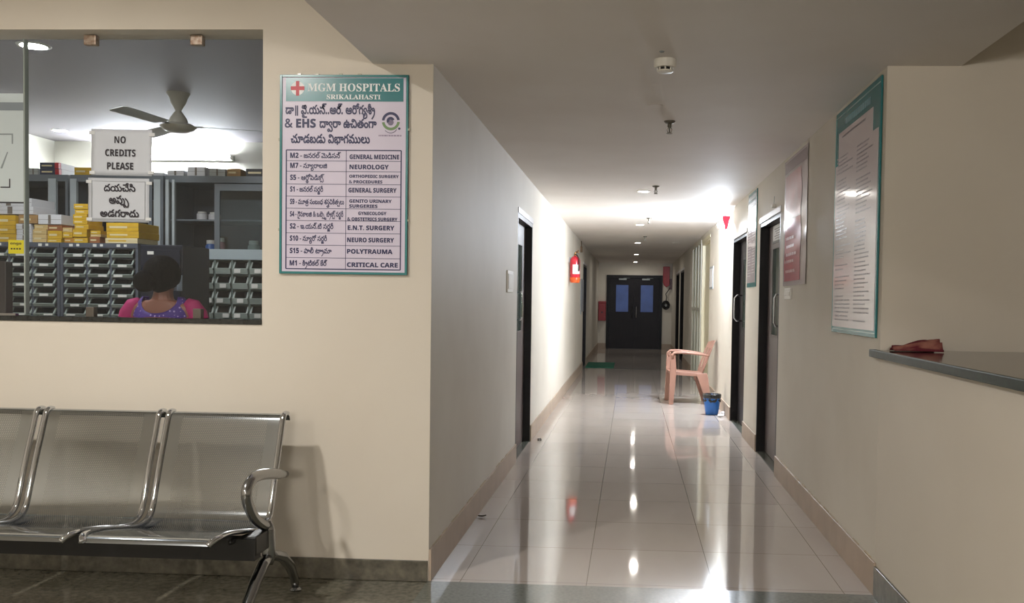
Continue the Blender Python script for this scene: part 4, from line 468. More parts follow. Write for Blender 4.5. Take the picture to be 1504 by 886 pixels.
def floor_tiles():
    m, nt, b = NT('vitrified_floor_tile')
    g = nd(nt, 'ShaderNodeNewGeometry')
    sp = nd(nt, 'ShaderNodeSeparateXYZ'); nt.links.new(g.outputs['Position'], sp.inputs[0])
    def tile(out, o, s):
        v = mth(nt, 'DIVIDE', mth(nt, 'SUBTRACT', out, o), s)
        return mth(nt, 'FLOOR', v), mth(nt, 'FRACT', v)
    ix, fx = tile(sp.outputs[0], -.785 - .597 * 10, .597)
    iy, fy = tile(sp.outputs[1], 4.871 - .606 * 10, .606)
    def line(f, wd):
        d = mth(nt, 'ABSOLUTE', mth(nt, 'SUBTRACT', f, .5))
        return mth(nt, 'GREATER_THAN', d, .5 - wd)
    gx = line(fx, .0032); gy = line(fy, .0032)
    grout = mth(nt, 'MAXIMUM', gx, gy)
    cmb = nd(nt, 'ShaderNodeCombineXYZ'); nt.links.new(ix, cmb.inputs[0]); nt.links.new(iy, cmb.inputs[1])
    wn = nd(nt, 'ShaderNodeTexWhiteNoise'); nt.links.new(cmb.outputs[0], wn.inputs['Vector'])
    nz = nd(nt, 'ShaderNodeTexNoise'); nz.inputs['Scale'].default_value = 5; nz.inputs['Detail'].default_value = 5
    mp = nd(nt, 'ShaderNodeMapping'); mp.inputs['Scale'].default_value = (1, .35, 1)
    nt.links.new(g.outputs['Position'], mp.inputs[0]); nt.links.new(mp.outputs[0], nz.inputs['Vector'])
    f = mth(nt, 'ADD', mth(nt, 'MULTIPLY', nz.outputs[0], .7), mth(nt, 'MULTIPLY', wn.outputs[0], .3))
    r = nd(nt, 'ShaderNodeValToRGB'); r.color_ramp.elements[0].position = .25; r.color_ramp.elements[1].position = .75
    r.color_ramp.elements[0].color = lin((184, 173, 164)); r.color_ramp.elements[1].color = lin((192, 182, 173))
    nt.links.new(f, r.inputs[0])
    mx = nd(nt, 'ShaderNodeMix', data_type='RGBA'); mx.inputs[7].default_value = lin((120, 108, 98))
    nt.links.new(grout, mx.inputs[0]); nt.links.new(r.outputs[0], mx.inputs[6]); nt.links.new(mx.outputs[2], b.inputs['Base Color'])
    # every tile lies a hair out of level
    sub = nd(nt, 'ShaderNodeVectorMath', operation='SUBTRACT'); sub.inputs[1].default_value = (.5, .5, .5)
    nt.links.new(wn.outputs['Color'], sub.inputs[0])
    scl = nd(nt, 'ShaderNodeVectorMath', operation='MULTIPLY'); scl.inputs[1].default_value = (.0025, .0025, 0)
    nt.links.new(sub.outputs[0], scl.inputs[0])
    add = nd(nt, 'ShaderNodeVectorMath', operation='ADD'); nt.links.new(g.outputs['Normal'], add.inputs[0]); nt.links.new(scl.outputs[0], add.inputs[1])
    nrm = nd(nt, 'ShaderNodeVectorMath', operation='NORMALIZE'); nt.links.new(add.outputs[0], nrm.inputs[0]); nt.links.new(nrm.outputs[0], b.inputs['Normal'])
    b.inputs['Roughness'].default_value = .05
    b.inputs['Specular IOR Level'].default_value = .55
    return m
TILE = floor_tiles()
GRANITE = mat('lobby_granite_floor', (122, 118, 104), .16, spec=.5, rgb2=(90, 88, 76), scale=35, detail=8, contrast=(.35, .65))
STRIPG = mat('grey_green_granite_strip', (120, 122, 112), .1, spec=.55, rgb2=(96, 100, 92), scale=60, detail=6)
def glass_mat(name, tint, gl=1.0, haze=0.0):
    m, nt, b = NT(name)
    nt.nodes.remove(b)
    out = nt.nodes['Material Output']
    tr = nd(nt, 'ShaderNodeBsdfTransparent'); tr.inputs[0].default_value = tint
    gs = nd(nt, 'ShaderNodeBsdfGlossy'); gs.inputs['Roughness'].default_value = .01
    fr = nd(nt, 'ShaderNodeFresnel'); fr.inputs[0].default_value = 1.5
    mx = nd(nt, 'ShaderNodeMixShader')
    nt.links.new(mth(nt, 'MULTIPLY', fr.outputs[0], gl), mx.inputs[0]); nt.links.new(tr.outputs[0], mx.inputs[1]); nt.links.new(gs.outputs[0], mx.inputs[2])
    last = mx.outputs[0]
    if haze:
        df = nd(nt, 'ShaderNodeBsdfDiffuse'); df.inputs[0].default_value = (.8, .82, .85, 1)
        m2 = nd(nt, 'ShaderNodeMixShader'); m2.inputs[0].default_value = haze
        nt.links.new(last, m2.inputs[1]); nt.links.new(df.outputs[0], m2.inputs[2]); last = m2.outputs[0]
    nt.links.new(last, out.inputs[0])
    return m
PANE = glass_mat('counter_glass', (.94, .95, .955, 1), .35, .005)
CABGLASS = glass_mat('cabinet_glass', (.7, .76, .76, 1), 1.0)
def perforated():
    m, nt, b = NT('perforated_steel')
    b.inputs['Base Color'].default_value = lin((182, 187, 190)); b.inputs['Metallic'].default_value = 1; b.inputs['Roughness'].default_value = .14
    uv = nd(nt, 'ShaderNodeUVMap')
    sp = nd(nt, 'ShaderNodeSeparateXYZ'); nt.links.new(uv.outputs[0], sp.inputs[0])
    P = .009
    def dist(ox, oy):
        a = mth(nt, 'SUBTRACT', mth(nt, 'FRACT', mth(nt, 'ADD', mth(nt, 'DIVIDE', sp.outputs[0], P), ox)), .5)
        c = mth(nt, 'MULTIPLY', mth(nt, 'SUBTRACT', mth(nt, 'FRACT', mth(nt, 'ADD', mth(nt, 'DIVIDE', sp.outputs[1], P * 1.732), oy)), .5), 1.732)
        return mth(nt, 'SQRT', mth(nt, 'ADD', mth(nt, 'MULTIPLY', a, a), mth(nt, 'MULTIPLY', c, c)))
    h = mth(nt, 'LESS_THAN', mth(nt, 'MINIMUM', dist(0, 0), dist(.5, .5)), .2)
    # holes stop short of the rim of the sheet
    inx = mth(nt, 'LESS_THAN', mth(nt, 'ABSOLUTE', sp.outputs[0]), .195)
    iny = mth(nt, 'MULTIPLY', mth(nt, 'GREATER_THAN', sp.outputs[1], .075), mth(nt, 'LESS_THAN', sp.outputs[1], .80))
    h = mth(nt, 'MULTIPLY', h, mth(nt, 'MULTIPLY', inx, iny))
    nt.links.new(mth(nt, 'SUBTRACT', 1.0, h), b.inputs['Alpha'])
    return m
PERF = perforated()

# ================================================================= the setting
D0, XL, XR, H, UH = 4.224, -0.934, 1.143, 2.42, 3.05
def sbox(name, m, *boxes, bevel=0):
    b = MB()
    for q in boxes: b.box(*q)
    return struct(b.build(name, m, bevel=bevel))

# floors
sbox('floor_corridor', TILE, (-1.2, 1.35, 4.226, 25.95, -.1, 0))
sbox('floor_lobby', GRANITE, (-5.1, 4.6, -4.6, 4.226, -.1, -.0015))
sbox('floor_threshold', STRIPG, (-.938, 1.16, 3.2, 4.226, -.05, 0))
sbox('floor_pharmacy', GRANITE, (-5.5, -1.2, 4.39, 8.4, -.1, 0))
# lobby front wall with the counter opening
WX0, WX1, WZ0, WZ1 = -4.3, -1.74, 1.2, 2.58
sbox('wall_front', WALL, (-5.6, WX0, D0, 4.394, 0, UH), (WX1, XL, D0, 4.394, 0, UH), (WX0, WX1, D0, 4.394, 0, WZ0), (WX0, WX1, D0, 4.394, WZ1, UH))
sbox('wall_lobby_left', WALL, (-5.1, -5.0, -4.6, D0, 0, UH))
sbox('wall_lobby_right', WALL, (4.5, 4.6, -4.6, 4.39, 0, UH))
sbox('wall_back', WALL, (-5.1, 4.6, -4.6, -4.5, 0, UH))
sbox('wall_reception', WALL, (XR, 4.6, 4.236, 4.386, 0, UH))
sbox('wall_counter', WALL, (XR, 1.3, 0.2, 4.236, 0, 1.093))
# corridor walls, cut at the door openings
DOOR_T = 2.05
def sidewall(name, x0, x1, y0, y1, openings):
    b = MB(); y = y0
    for a, c, t in openings:
        b.box(x0, x1, y, a, 0, H); b.box(x0, x1, a, c, t, H); y = c
    b.box(x0, x1, y, y1, 0, H)
    return struct(b.build(name, WALLC))
sidewall('wall_left', -1.12, XL + .0006, 4.2262, 25.8, [(7.43, 8.54, DOOR_T), (17.65, 18.95, DOOR_T)])
sidewall('wall_right', XR - .0006, 1.34, 4.2382, 25.8, [(7.13, 8.26, DOOR_T), (9.2, 10.4, DOOR_T), (13.45, 14.95, 2.3), (15.05, 17.1, 2.36), (20.0, 21.4, DOOR_T), (21.95, 23.45, DOOR_T)])
sbox('wall_end', WALLC, (-1.2, -.66, 25.8, 25.95, 0, H), (.83, 1.35, 25.8, 25.95, 0, H), (-.66, .83, 25.8, 25.95, 2.08, H))
# ceilings
sbox('ceiling_corridor', CEIL, (-1.2, 1.36, 4.236, 25.95, H, H + .1))
sbox('ceiling_soffit', CEIL, (-1.215, 1.47, -4.5, 4.236, H, UH))
sbox('ceiling_lobby', CEIL, (-5.1, 4.6, -4.6, 4.39, UH, UH + .1))
# pharmacy room
sbox('wall_pharmacy', PWALL, (-5.6, -1.12, 8.3, 8.4, 0, 2.8), (-5.5, -5.4, 4.394, 8.3, 0, 2.8), (-1.2, -1.12, 4.394, 8.3, 0, 2.8))
sbox('ceiling_pharmacy', PCEIL, (-5.5, -1.12, 4.394, 8.4, 2.75, 2.85))
# skirtings
T = .012
sbox('baseboard_left', SKIRT, (XL, XL + T, 4.226, 7.43, 0, .15), (XL, XL + T, 8.54, 17.65, 0, .15), (XL, XL + T, 18.95, 25.8, 0, .15), bevel=.002)
sbox('baseboard_right', SKIRT, (XR - T, XR, 4.215, 7.13, 0, .152), (XR - T, XR, 8.26, 9.2, 0, .152), (XR - T, XR, 10.4, 13.45, 0, .152), (XR - T, XR, 17.1, 20.0, 0, .152), (XR - T, XR, 21.4, 21.95, 0, .15), (XR - T, XR, 23.45, 25.8, 0, .15), bevel=.002)
sbox('baseboard_end', SKIRT, (XL, -.7, 25.788, 25.8, 0, .15), (.87, XR, 25.788, 25.8, 0, .15))
sbox('baseboard_front', GSKIRT, (-5.0, XL - .004, D0 - .012, D0, 0, .098), bevel=.002)
sbox('baseboard_counter', GSKIRT, (XR - T, XR, .2, 4.215, 0, .138), bevel=.002)
sbox('trim_crossing', STRIPG, (XL + .02, XR - .02, 17.95, 18.12, 0, .0015))
# skirting top pointing mortar, ragged, where the plaster stops
b = MB()
for y in [4.3 + .23 * k for k in range(12)]:
    if rnd.random() < .7: b.box(XL, XL + .006 + rnd.random() * .004, y, y + .1 + rnd.random() * .12, .15, .1515 + rnd.random() * .005)
    if rnd.random() < .7: b.box(XR - .006 - rnd.random() * .004, XR, y, y + .1 + rnd.random() * .12, .152, .156 + rnd.random() * .004)
struct(b.build('trim_pointing', mat('pointing_mortar', (186, 172, 150), .9, spec=.1)))

# window of the pharmacy counter
win = struct(thing('window_1', 'glazed pharmacy counter opening in the cream lobby wall', 'window', ((WX0 + WX1) / 2, 4.31, WZ0)))
MB().box(-2.951, WX1 - .002, 4.308, 4.316, WZ0 + .028, WZ1 - .022).build('glass_pane', PANE, win, world=True)
MB().box(WX0, -2.954, 4.322, 4.33, WZ0 + .028, WZ1 - .022).build('glass_pane', PANE, win, world=True)
MB().box(-2.956, -2.949, 4.304, 4.334, WZ0 + .028, WZ1 - .022).build('joint_strip', mat('clear_edge', (150, 158, 152), .2), win, world=True)
MB().box(WX0, WX1, 4.216, 4.394, WZ0 - .002, WZ0 + .022).build('sill', BLACKG, win, world=True, bevel=.003)
tag(MB().box(WX0, -2.97, 4.26, 4.285, WZ0 + .022, WZ0 + .032).build('sliding_track', CHROMED, win, world=True), 'bright steel track', None)
CLAMP = mat('aged_brass_clamp', (150, 122, 104), .35, metal=.6, rgb2=(200, 186, 170), scale=60)
for x in (-2.62, -2.096):
    MB().box(x - .03, x + .03, 4.295, 4.33, WZ1 - .052, WZ1 - .004).build('glass_clamp', CLAMP, win, world=True, bevel=.004)
for x in (-2.622, -2.09):
    MB().box(x - .02, x + .02, 4.295, 4.33, WZ0 + .02, WZ0 + .068).build('glass_clamp', mat('dark_clamp', (92, 84, 74), .5), win, world=True, bevel=.003)

# ---------------------------------------------------------------- doors
def handle_path(d, y, z0, z1, out, s):
    return [(d, y, z0), (d + s * out * .7, y, z0), (d + s * out, y, z0 + .03), (d + s * out, y, (z0 + z1) / 2), (d + s * out, y, z1 - .03), (d + s * out * .7, y, z1), (d, y, z1)]
def side_door(n, label, side, y0, y1, leaf, glass=None, handle=None, inset=.075, frame=None, trim=None, top=None):
    top = top or DOOR_T
    X = XL if side < 0 else XR
    s = 1 if side < 0 else -1                      # towards the corridor
    fr = frame or DARKW
    t = struct(thing('door_%d' % n, label, 'door', (X, (y0 + y1) / 2, 0)))
    a, c = sorted((X - s * .12, X + s * .001))
    b = MB()
    b.box(a, c, y0, y0 + .035, 0, top); b.box(a, c, y1 - .035, y1, 0, top); b.box(a, c, y0 + .035, y1 - .035, top - .04, top)
    b.build('door_frame', fr, t, world=True)
    a, c = sorted((X + s * .0005, X + s * .007))
    b = MB()
    b.box(a, c, y0 - .006, y1 + .006, top - .002, top + .043)
    b.build('lintel_strip', trim or TRIMG, t, world=True)
    x = X - s * inset
    a, c = sorted((x, x - s * .04))
    lf = MB().box(a, c, y0 + .037, y1 - .037, .012, top - .042).build('door_leaf', leaf, t, world=True)
    b = MB(); a, c = sorted((X - s * .11, X - s * .002)); b.box(a, c, y0 + .035, y1 - .035, 0, .009)
    b.build('threshold', STRIPG if frame is None else (frame), t, world=True)
    if glass:
        g0, g1, z0, z1 = glass
        a, c = sorted((x + s * .0005, x + s * .004))
        g = MB().box(a, c, g0, g1, z0, z1).build('vision_panel', DGLASS, t, world=True)
        a, c = sorted((x, x + s * .009)); b = MB()
        for q in ((g0 - .02, g0, z0 - .02, z1 + .02), (g1, g1 + .02, z0 - .02, z1 + .02), (g0, g1, z0 - .02, z0), (g0, g1, z1, z1 + .02)): b.box(a, c, *q)
        b.build('glazing_bead', leaf, t, world=True, bevel=.002)
    if handle:
        y, z0, z1, out = handle
        MB().tube(handle_path(x, y, z0, z1, out, s), .009, 10).build('pull_handle', CHROME, t, world=True, smooth=True)
    return t, x, s
side_door(1, 'grey-brown door in a black frame, left wall beside the switch plate', -1, 7.43, 8.54, LEAF, (7.72, 8.22, 1.06, 1.82), (7.95, 1.16, 1.4, .045), .065)
d2, x2, s2 = side_door(2, 'grey-brown door between the pink and teal posters on the right wall', 1, 7.13, 8.26, LEAF, (7.6, 7.94, 1.07, 1.8), (7.56, 1.15, 1.41, .045))
side_door(3, 'dark brown door beyond the narrow teal poster, near the blue bin', 1, 9.2, 10.4, LEAFDK, (9.6, 9.97, 1.07, 1.8), (10.1, 1.14, 1.42, .085))
side_door(4, 'far left doorway in a black frame beyond the fire extinguisher', -1, 17.65, 18.95, LEAFDK, None, None)
side_door(5, 'first of two black-framed doors near the far right corner', 1, 20.0, 21.4, LEAFDK)
side_door(6, 'black-framed door closest to the end wall on the right', 1, 21.95, 23.45, LEAFDK)
CREAMD = mat('cream_door_paint', (222, 214, 184), .4)
side_door(7, 'cream flush door just behind the plastic chair', 1, 13.45, 14.95, CREAMD, inset=.05, frame=CREAMD, trim=CREAMD, top=2.3)
MB().box(x2 - .004, x2 - .0005, 7.52, 7.98, 1.87, 2.0).build('paper_notice', PAPER, d2, world=True)
b = MB()
for k in range(5): b.box(x2 - .0046, x2 - .004, 7.6, 7.9 - .05 * (k % 3), 1.965 - .02 * k, 1.971 - .02 * k)
b.box(x2 - .008, x2 - .0005, 7.5, 7.512, 1.85, 2.02); b.box(x2 - .008, x2 - .0005, 7.5, 7.98, 1.85, 1.862)
b.build('notice_holder', INK, d2, world=True)
# double door at the end of the corridor
ed = struct(thing('door_8', 'dark double door with two blue glass panels closing the far end', 'door', (.085, 25.8, 0)))
b = MB(); b.box(-.7, -.62, 25.77, 25.92, 0, 2.08); b.box(.79, .87, 25.77, 25.92, 0, 2.08); b.box(-.62, .79, 25.77, 25.92, 2.0, 2.08)
b.build('door_frame', DARKW, ed, world=True)
BLUEGLOW = mat('blue_glass_evening_glow', (52, 72, 124), .4, rgb2=(34, 46, 84), scale=2.2)
_b = BLUEGLOW.node_tree.nodes['Principled BSDF']; _b.inputs['Emission Color'].default_value = lin((92, 126, 205)); _b.inputs['Emission Strength'].default_value = .11  # glow put into the glass as evening light from beyond the door
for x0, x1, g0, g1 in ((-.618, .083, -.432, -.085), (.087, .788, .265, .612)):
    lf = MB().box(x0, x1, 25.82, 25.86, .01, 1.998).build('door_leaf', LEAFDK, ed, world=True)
    MB().box(g0, g1, 25.814, 25.8195, 1.045, 1.8).build('glass_panel', BLUEGLOW, lf, world=True)
    c = (x0 + x1) / 2 + (.02 if x0 < 0 else -.03)
    b = MB().box(c - .11, c + .11, 25.77, 25.819, 1.94, 1.985); b.box(c + .02, c + .2, 25.76, 25.775, 1.99, 2.0)
    b.build('door_closer', GREYM, lf, world=True, bevel=.004)
MB().tube(handle_path(0, 0, -.16, .16, .05, 1), .012, 10).build('pull_handle', CHROME, ed, loc=(.06, .02, 1.04), smooth=True).rotation_euler = (0, 0, -PI / 2)
MB().tube(handle_path(0, 0, -.16, .16, .05, 1), .012, 10).build('pull_handle', BLACKM, ed, loc=(-.06, .02, 1.04), smooth=True).rotation_euler = (0, 0, -PI / 2)
# aluminium glazed screen on the right
ALU = mat('cream_aluminium', (206, 204, 186), .35)
gw = struct(thing('window_2', 'tall cream aluminium glazed screen in the right wall past the cream door', 'window', (XR, 16.07, 0)))
b = MB()
for y in (15.05, 15.62, 16.3, 17.05): b.box(XR - .012, XR + .06, y, y + .05, 0, 2.36)
for z in (0, 1.2, 2.31): b.box(XR - .012, XR + .06, 15.1, 17.05, z, z + .05)
b.build('screen_frame', ALU, gw, world=True)
SGL = mat('grey_screen_glass', (132, 140, 134), .12)
for y0, y1 in ((15.1, 15.62), (15.67, 16.3), (16.35, 17.05)):
    for z0, z1 in ((.05, 1.2), (1.25, 2.31)):
        MB().box(XR + .02, XR + .03, y0, y1, z0, z1).build('glass_pane', SGL, gw, world=True)

# ================================================================= lamps
LENS = emit('downlight_lens', (255, 250, 240), CORR_DOWN)
RING = mat('white_trim_ring', (236, 234, 228), .4)
def downlight(x, y, z, label, lens, r=.05, group=None):
    t = thing('recessed_downlight', label, 'ceiling light', (x, y, z), group)
    MB().lathe([(r, 0), (r, -.006), (r + .018, -.004), (r + .022, 0)], seg=24, cap=False).build('trim_ring', RING, t, smooth='auto')
    MB().lathe([(0, -.002), (r, -.002)], seg=20, cap=False).build('lens', lens, t)
    return t
for (y, lab) in ((9.02, 'nearest and largest-looking lit downlight in the corridor ceiling, beside a sprinkler'),
                 (12.9, 'second lit downlight from the camera in the corridor ceiling'),
                 (16.85, 'middle lit downlight of the five along the corridor ceiling'),
                 (21.0, 'fourth lit downlight from the camera along the corridor ceiling'),
                 (25.0, 'farthest lit downlight, just in front of the double door')):
    downlight(.103, y, H, lab, LENS, group='corridor downlights')
# bulb on a bracket at the right wall, behind the red sign
t = thing('wall_bulb', 'bright bulb high on the right wall hidden behind the red sign', 'lamp', (XR, 11.1, 2.27))
MB().lathe([(.03, 0), (.03, -.02), (.018, -.03), (.018, -.05)], axis='x', seg=16).build('holder', PLASTICW, t, smooth='auto')
MB().ball((-.085, 0, 0), .034, nu=14, nv=8).build('bulb', emit('bulb_glow', (232, 242, 255), CORR_BULB), t, smooth=True)
# lobby ceiling panels
KEYM = emit('lobby_panel', (255, 250, 244), LOBBY_KEY); FILLM = emit('lobby_fill_panel', (255, 250, 244), LOBBY_FILL)
downlight(-2.5, 1.9, UH, 'round lobby ceiling light above and left of the bench', KEYM, .085)
downlight(-2.9, -2.4, UH, 'added round fill light on the lobby ceiling, unseen behind the camera', FILLM, .085)  # added fill lamp out of view, lifts the lobby bounce
t = thing('tube_light', 'added fill tube on the lobby wall, unseen behind the camera', 'lamp', (.1, -4.5, 2.2))  # added out of view to light the soffit underside and facing walls
MB().box(-.62, .62, 0, .035, -.025, .025).build('batten', PLASTICW, t, bevel=.004)
MB().lathe([(.014, -.6), (.014, .6)], c=(0, .055, 0), axis='x', seg=10).build('tube', emit('soffit_fill_glow', (255, 250, 244), SOFFIT_FILL_TUBE), t)
# pharmacy lamps
PL = emit('pharmacy_lens', (250, 252, 255), PHARM_DOWN)
downlight(-3.446, 5.11, 2.75, 'lit downlight in the pharmacy ceiling close to the counter glass', PL, .07)
downlight(-5.0, 7.75, 2.75, 'lit downlight in the far left corner of the pharmacy ceiling', PL, .05)
t = thing('tube_light', 'bright tube light on the pharmacy back wall behind the credit notice', 'lamp', (-4.3, 8.3, 2.6))
MB().box(-.62, .62, -.035, 0, -.025, .025).build('batten', PLASTICW, t, bevel=.004)
MB().lathe([(.014, -.6), (.014, .6)], c=(0, -.055, 0), axis='x', seg=10).build('tube', emit('tube_glow', (244, 250, 255), PHARM_TUBE), t)
for a, c in ((-.62, -.6), (.6, .62)): MB().box(a, c, -.07, 0, -.02, .02).build('end_cap', PLASTICW, t)

# ================================================================= ceiling fittings
t = thing('smoke_detector', 'round white smoke detector on the low ceiling near the camera', 'smoke detector', (.134, 4.14, H))
MB().lathe([(.05, 0), (.05, -.03), (.047, -.034), (.047, -.036)], seg=28).build('housing', PLASTICW, t, smooth='auto')
MB().lathe([(.03, -.036), (.028, -.048)], seg=24).build('sensing_chamber', BLACKM, t, smooth='auto')
b = MB().lathe([(.036, -.048), (.036, -.053), (.03, -.056)], seg=24)
for k in range(8):
    a = 2 * PI * k / 8
    b.lathe([(.0035, -.036), (.0035, -.048)], c=(.034 * math.cos(a), .034 * math.sin(a), 0), seg=6)
b.build('cage', PLASTICW, t, smooth='auto')
tag(MB().lathe([(.042, 0), (.042, -.003), (.038, -.005)], seg=24).build('blank_cover_plate', CEIL, loc=(.113, 5.09, H)), 'flat round cream cover plate on the ceiling between detector and sprinkler', 'cover plate')
tag(MB().lathe([(.012, 0), (.01, -.004)], seg=12).build('ceiling_screw_plug', GREYM, loc=(.114, 4.0, H)), 'tiny dark plug in the ceiling just in front of the smoke detector', 'plug')
tag(MB().lathe([(.07, 0), (.07, -.004), (.06, -.007)], seg=24).build('ceiling_speaker_cover', PLASTICW, loc=(.8, 16.8, H)), 'small flat disc on the far corridor ceiling, right of the lights', 'cover plate')
SPR = mat('sprinkler_metal', (120, 116, 106), .35, metal=.8)
def sprinkler(y, label):
    t = thing('ceiling_sprinkler', label, 'sprinkler', (.212, y, H), 'fire sprinklers along the corridor')
    MB().lathe([(.034, 0), (.034, -.004), (.026, -.012), (.012, -.016)], seg=20).build('escutcheon', SPR, t, smooth='auto')
    b = MB().lathe([(.012, -.014), (.012, -.035), (.008, -.04)], seg=12)
    for s in (-1, 1): b.tube([(s * .007, 0, -.036), (s * .014, 0, -.05), (s * .01, 0, -.066), (s * .002, 0, -.072)], .003, 6)
    b.lathe([(.004, -.038), (.004, -.07)], seg=8)
    b.build('body', SPR, t, smooth='auto')
    MB().lathe([(.018, -.072), (.018, -.075)], seg=16).build('deflector', SPR, t)
sprinkler(5.53, 'nearest ceiling sprinkler, hanging past the smoke detector')
sprinkler(8.6, 'ceiling sprinkler right beside the nearest lit downlight')
sprinkler(11.85, 'third sprinkler from the camera along the corridor ceiling')
sprinkler(15.2, 'farthest visible sprinkler on the corridor ceiling')

# ================================================================= things on the walls
# ---- hospital sign; local units: 1 = one print unit, x right, z up from the board's lower left corner
sg = thing('hospital_sign', 'printed hospital services board with teal border on the cream front wall', 'sign', (-1.653, D0, 1.441))
SW, SH = .607, .926
ux, uz = SW / 545, SH / 832
def sx(v): return (v - 30) * ux
def sz(v): return (862 - v) * uz
YF = -.0125
MB().box(0, SW, -.0115, 0, 0, SH).build('board', SIGNW, sg)
b = MB(); e = .011
for q in ((0, e, 0, SH), (SW - e, SW, 0, SH), (e, SW - e, 0, e), (e, SW - e, SH - e, SH)): b.box(q[0], q[1], -.016, -.0005, q[2], q[3])
b.build('border_frame', TEALF, sg, bevel=.001)
MB().box(sx(55), sx(553), -.0125, -.011, sz(140), sz(43)).build('header_band', TEAL, sg)
cr = MB().lathe([(29 * ux, -.0130), (29 * ux, -.0122)], c=(sx(105), 0, sz(86)), axis='y', seg=32).build('cross_emblem', WHITEP, sg)
b = MB().box(sx(98), sx(112), -.0138, -.0131, sz(117), sz(56)); b.box(sx(76), sx(98), -.0138, -.0131, sz(94), sz(78)); b.box(sx(112), sx(134), -.0138, -.0131, sz(94), sz(78))
b.build('red_cross', REDP, cr)
b = MB()
def stext(b, key, x0, x1, base, h=None, bold=0., y=-.0134):
    b.text(key, (sx(x0), y, sz(base)), (1, 0, 0), (0, 0, 1), (x1 - x0) * ux, h * uz if h else None, bold)
stext(b, 'mgm', 148, 538, 98, 33, 2); stext(b, 'sri', 229, 457, 131, 20, 3)
b.build('header_lettering', WHITEP, sg, norm=False)
b = MB(); y = -.0125
stext(b, 'l1', 55, 433, 192, 36, 11, y); stext(b, 'ehs', 52, 182, 249, 35, 9, y); stext(b, 'l2', 200, 440, 249, 36, 11, y); stext(b, 'l3', 78, 412, 313, 36, 11, y)
b.build('telugu_heading', NAVY, sg, norm=False)
b = MB()
ROWS = [343, 388, 432, 485, 536, 587, 638, 690, 741, 794, 841]
for i, r in enumerate(ROWS):
    t_ = 2.2 if i in (0, 10) else 1.0
    b.box(sx(58), sx(546), -.0125, -.0114, sz(r + t_), sz(r - t_))
for x, t_ in ((58, 2.4), (313, 1.0), (546, 2.4)): b.box(sx(x - t_), sx(x + t_), -.0126, -.0114, sz(841), sz(343))
b.build('table_grid', NAVY, sg)
b = MB()
for i, (x1, base) in enumerate(((290, 376), (232, 418), (220, 468), (215, 517), (305, 569), (302, 621), (260, 672), (233, 723), (253, 775), (235, 827))):
    b = MB(); stext(b, 'a%d' % (i + 1), 75, x1, base, 21, 8, y); b.build('telugu_department', NAVY, sg, norm=False)
b = MB()
for k, x0, x1, base, h in (('GENERAL MEDICINE', 328, 537, 379, 18), ('NEUROLOGY', 328, 493, 421, 18), ('ORTHOPEDIC SURGERY', 327, 536, 457, 12), ('& PROCEDURES', 326, 467, 480, 12),
                           ('GENERAL SURGERY', 324, 527, 518, 18), ('GENITO URINARY', 328, 507, 561, 13), ('SURGERIES', 328, 447, 582, 13), ('GYNECOLOGY', 366, 485, 612, 13),
                           ('& OBSTETRICS SURGERY', 320, 532, 636, 13), ('E.N.T. SURGERY', 322, 519, 675, 18), ('NEURO SURGERY', 320, 518, 726, 18), ('POLYTRAUMA', 320, 512, 774, 18), ('CRITICAL CARE', 320, 535, 830, 18)):
    b = MB(); stext(b, k, x0, x1, base, h, 9, y); b.build('department_name', NAVY, sg, norm=False)
# round scheme emblem: dark arc above, green arc below, a small head in profile and a stethoscope loop
def arc(b, cx, cz, r0, r1, a0, a1, n, y):
    P = [(sx(cx + r * math.cos(a)), sz(cz + r * math.sin(a))) for r in (r1,) for a in [math.radians(a0 + (a1 - a0) * k / n) for k in range(n + 1)]]
    Q = [(sx(cx + r0 * math.cos(a)), sz(cz + r0 * math.sin(a))) for a in [math.radians(a1 - (a1 - a0) * k / n) for k in range(n + 1)]]
    for k in range(n):
        b.face([(P[k][0], y, P[k][1]), (P[k + 1][0], y, P[k + 1][1]), (Q[n - k - 1][0], y, Q[n - k - 1][1]), (Q[n - k][0], y, Q[n - k][1])])
em = MB(); arc(em, 501, 221, 27, 38, 185, 352, 18, -.0124)
em = em.build('scheme_emblem', NAVY, sg)
b = MB(); arc(b, 501, 221, 27, 38, 5, 172, 18, -.0124); b.build('green_arc', GREENP, em)
b = MB()
b.lathe([(13 * ux, -.0126), (13 * ux, -.0122)], c=(sx(500), 0, sz(226)), axis='y', seg=18)
b.build('head_print', mat('grey_mauve_print', (120, 110, 132), .5), em)
b = MB(); arc(b, 500, 220, 6, 17, 150, 345, 12, -.0128); b.build('hair_print', NAVY, em)
b = MB()
b.lathe([(5 * ux, -.0127), (5 * ux, -.0122)], c=(sx(537), 0, sz(252)), axis='y', seg=14)
b.tube([(sx(500 + 30 * math.cos(a)), -.0128, sz(240 + 30 * math.sin(a))) for a in [math.radians(30 + 110 * k / 8) for k in range(9)]], .0012, 5)
b.build('stethoscope_print', NAVY, em)
b = MB(); x = 450
while x < 545:
    wd = 3 + rnd.random() * 9
    b.box(sx(x), sx(min(x + wd, 546)), -.0125, -.0114, sz(284), sz(278)); x += wd + 2.5
b.build('emblem_caption', mat('pale_print', (150, 136, 160), .5), sg)
CLIP = mat('clear_clip', (190, 180, 160), .2)
for x in (75, 150, 250, 330): MB().box(x * ux, (x + 14) * ux, -.014, -.002, SH - .004, SH + .006).build('mounting_clip', CLIP, sg)
for z in (.2, .62):
    MB().box(-.006, .004, -.014, -.002, z, z + .012).build('mounting_clip', CLIP, sg)
    MB().box(SW - .004, SW + .006, -.014, -.002, z + .05, z + .06).build('mounting_clip', CLIP, sg)

TAPE = mat('clear_tape', (214, 216, 216), .15)
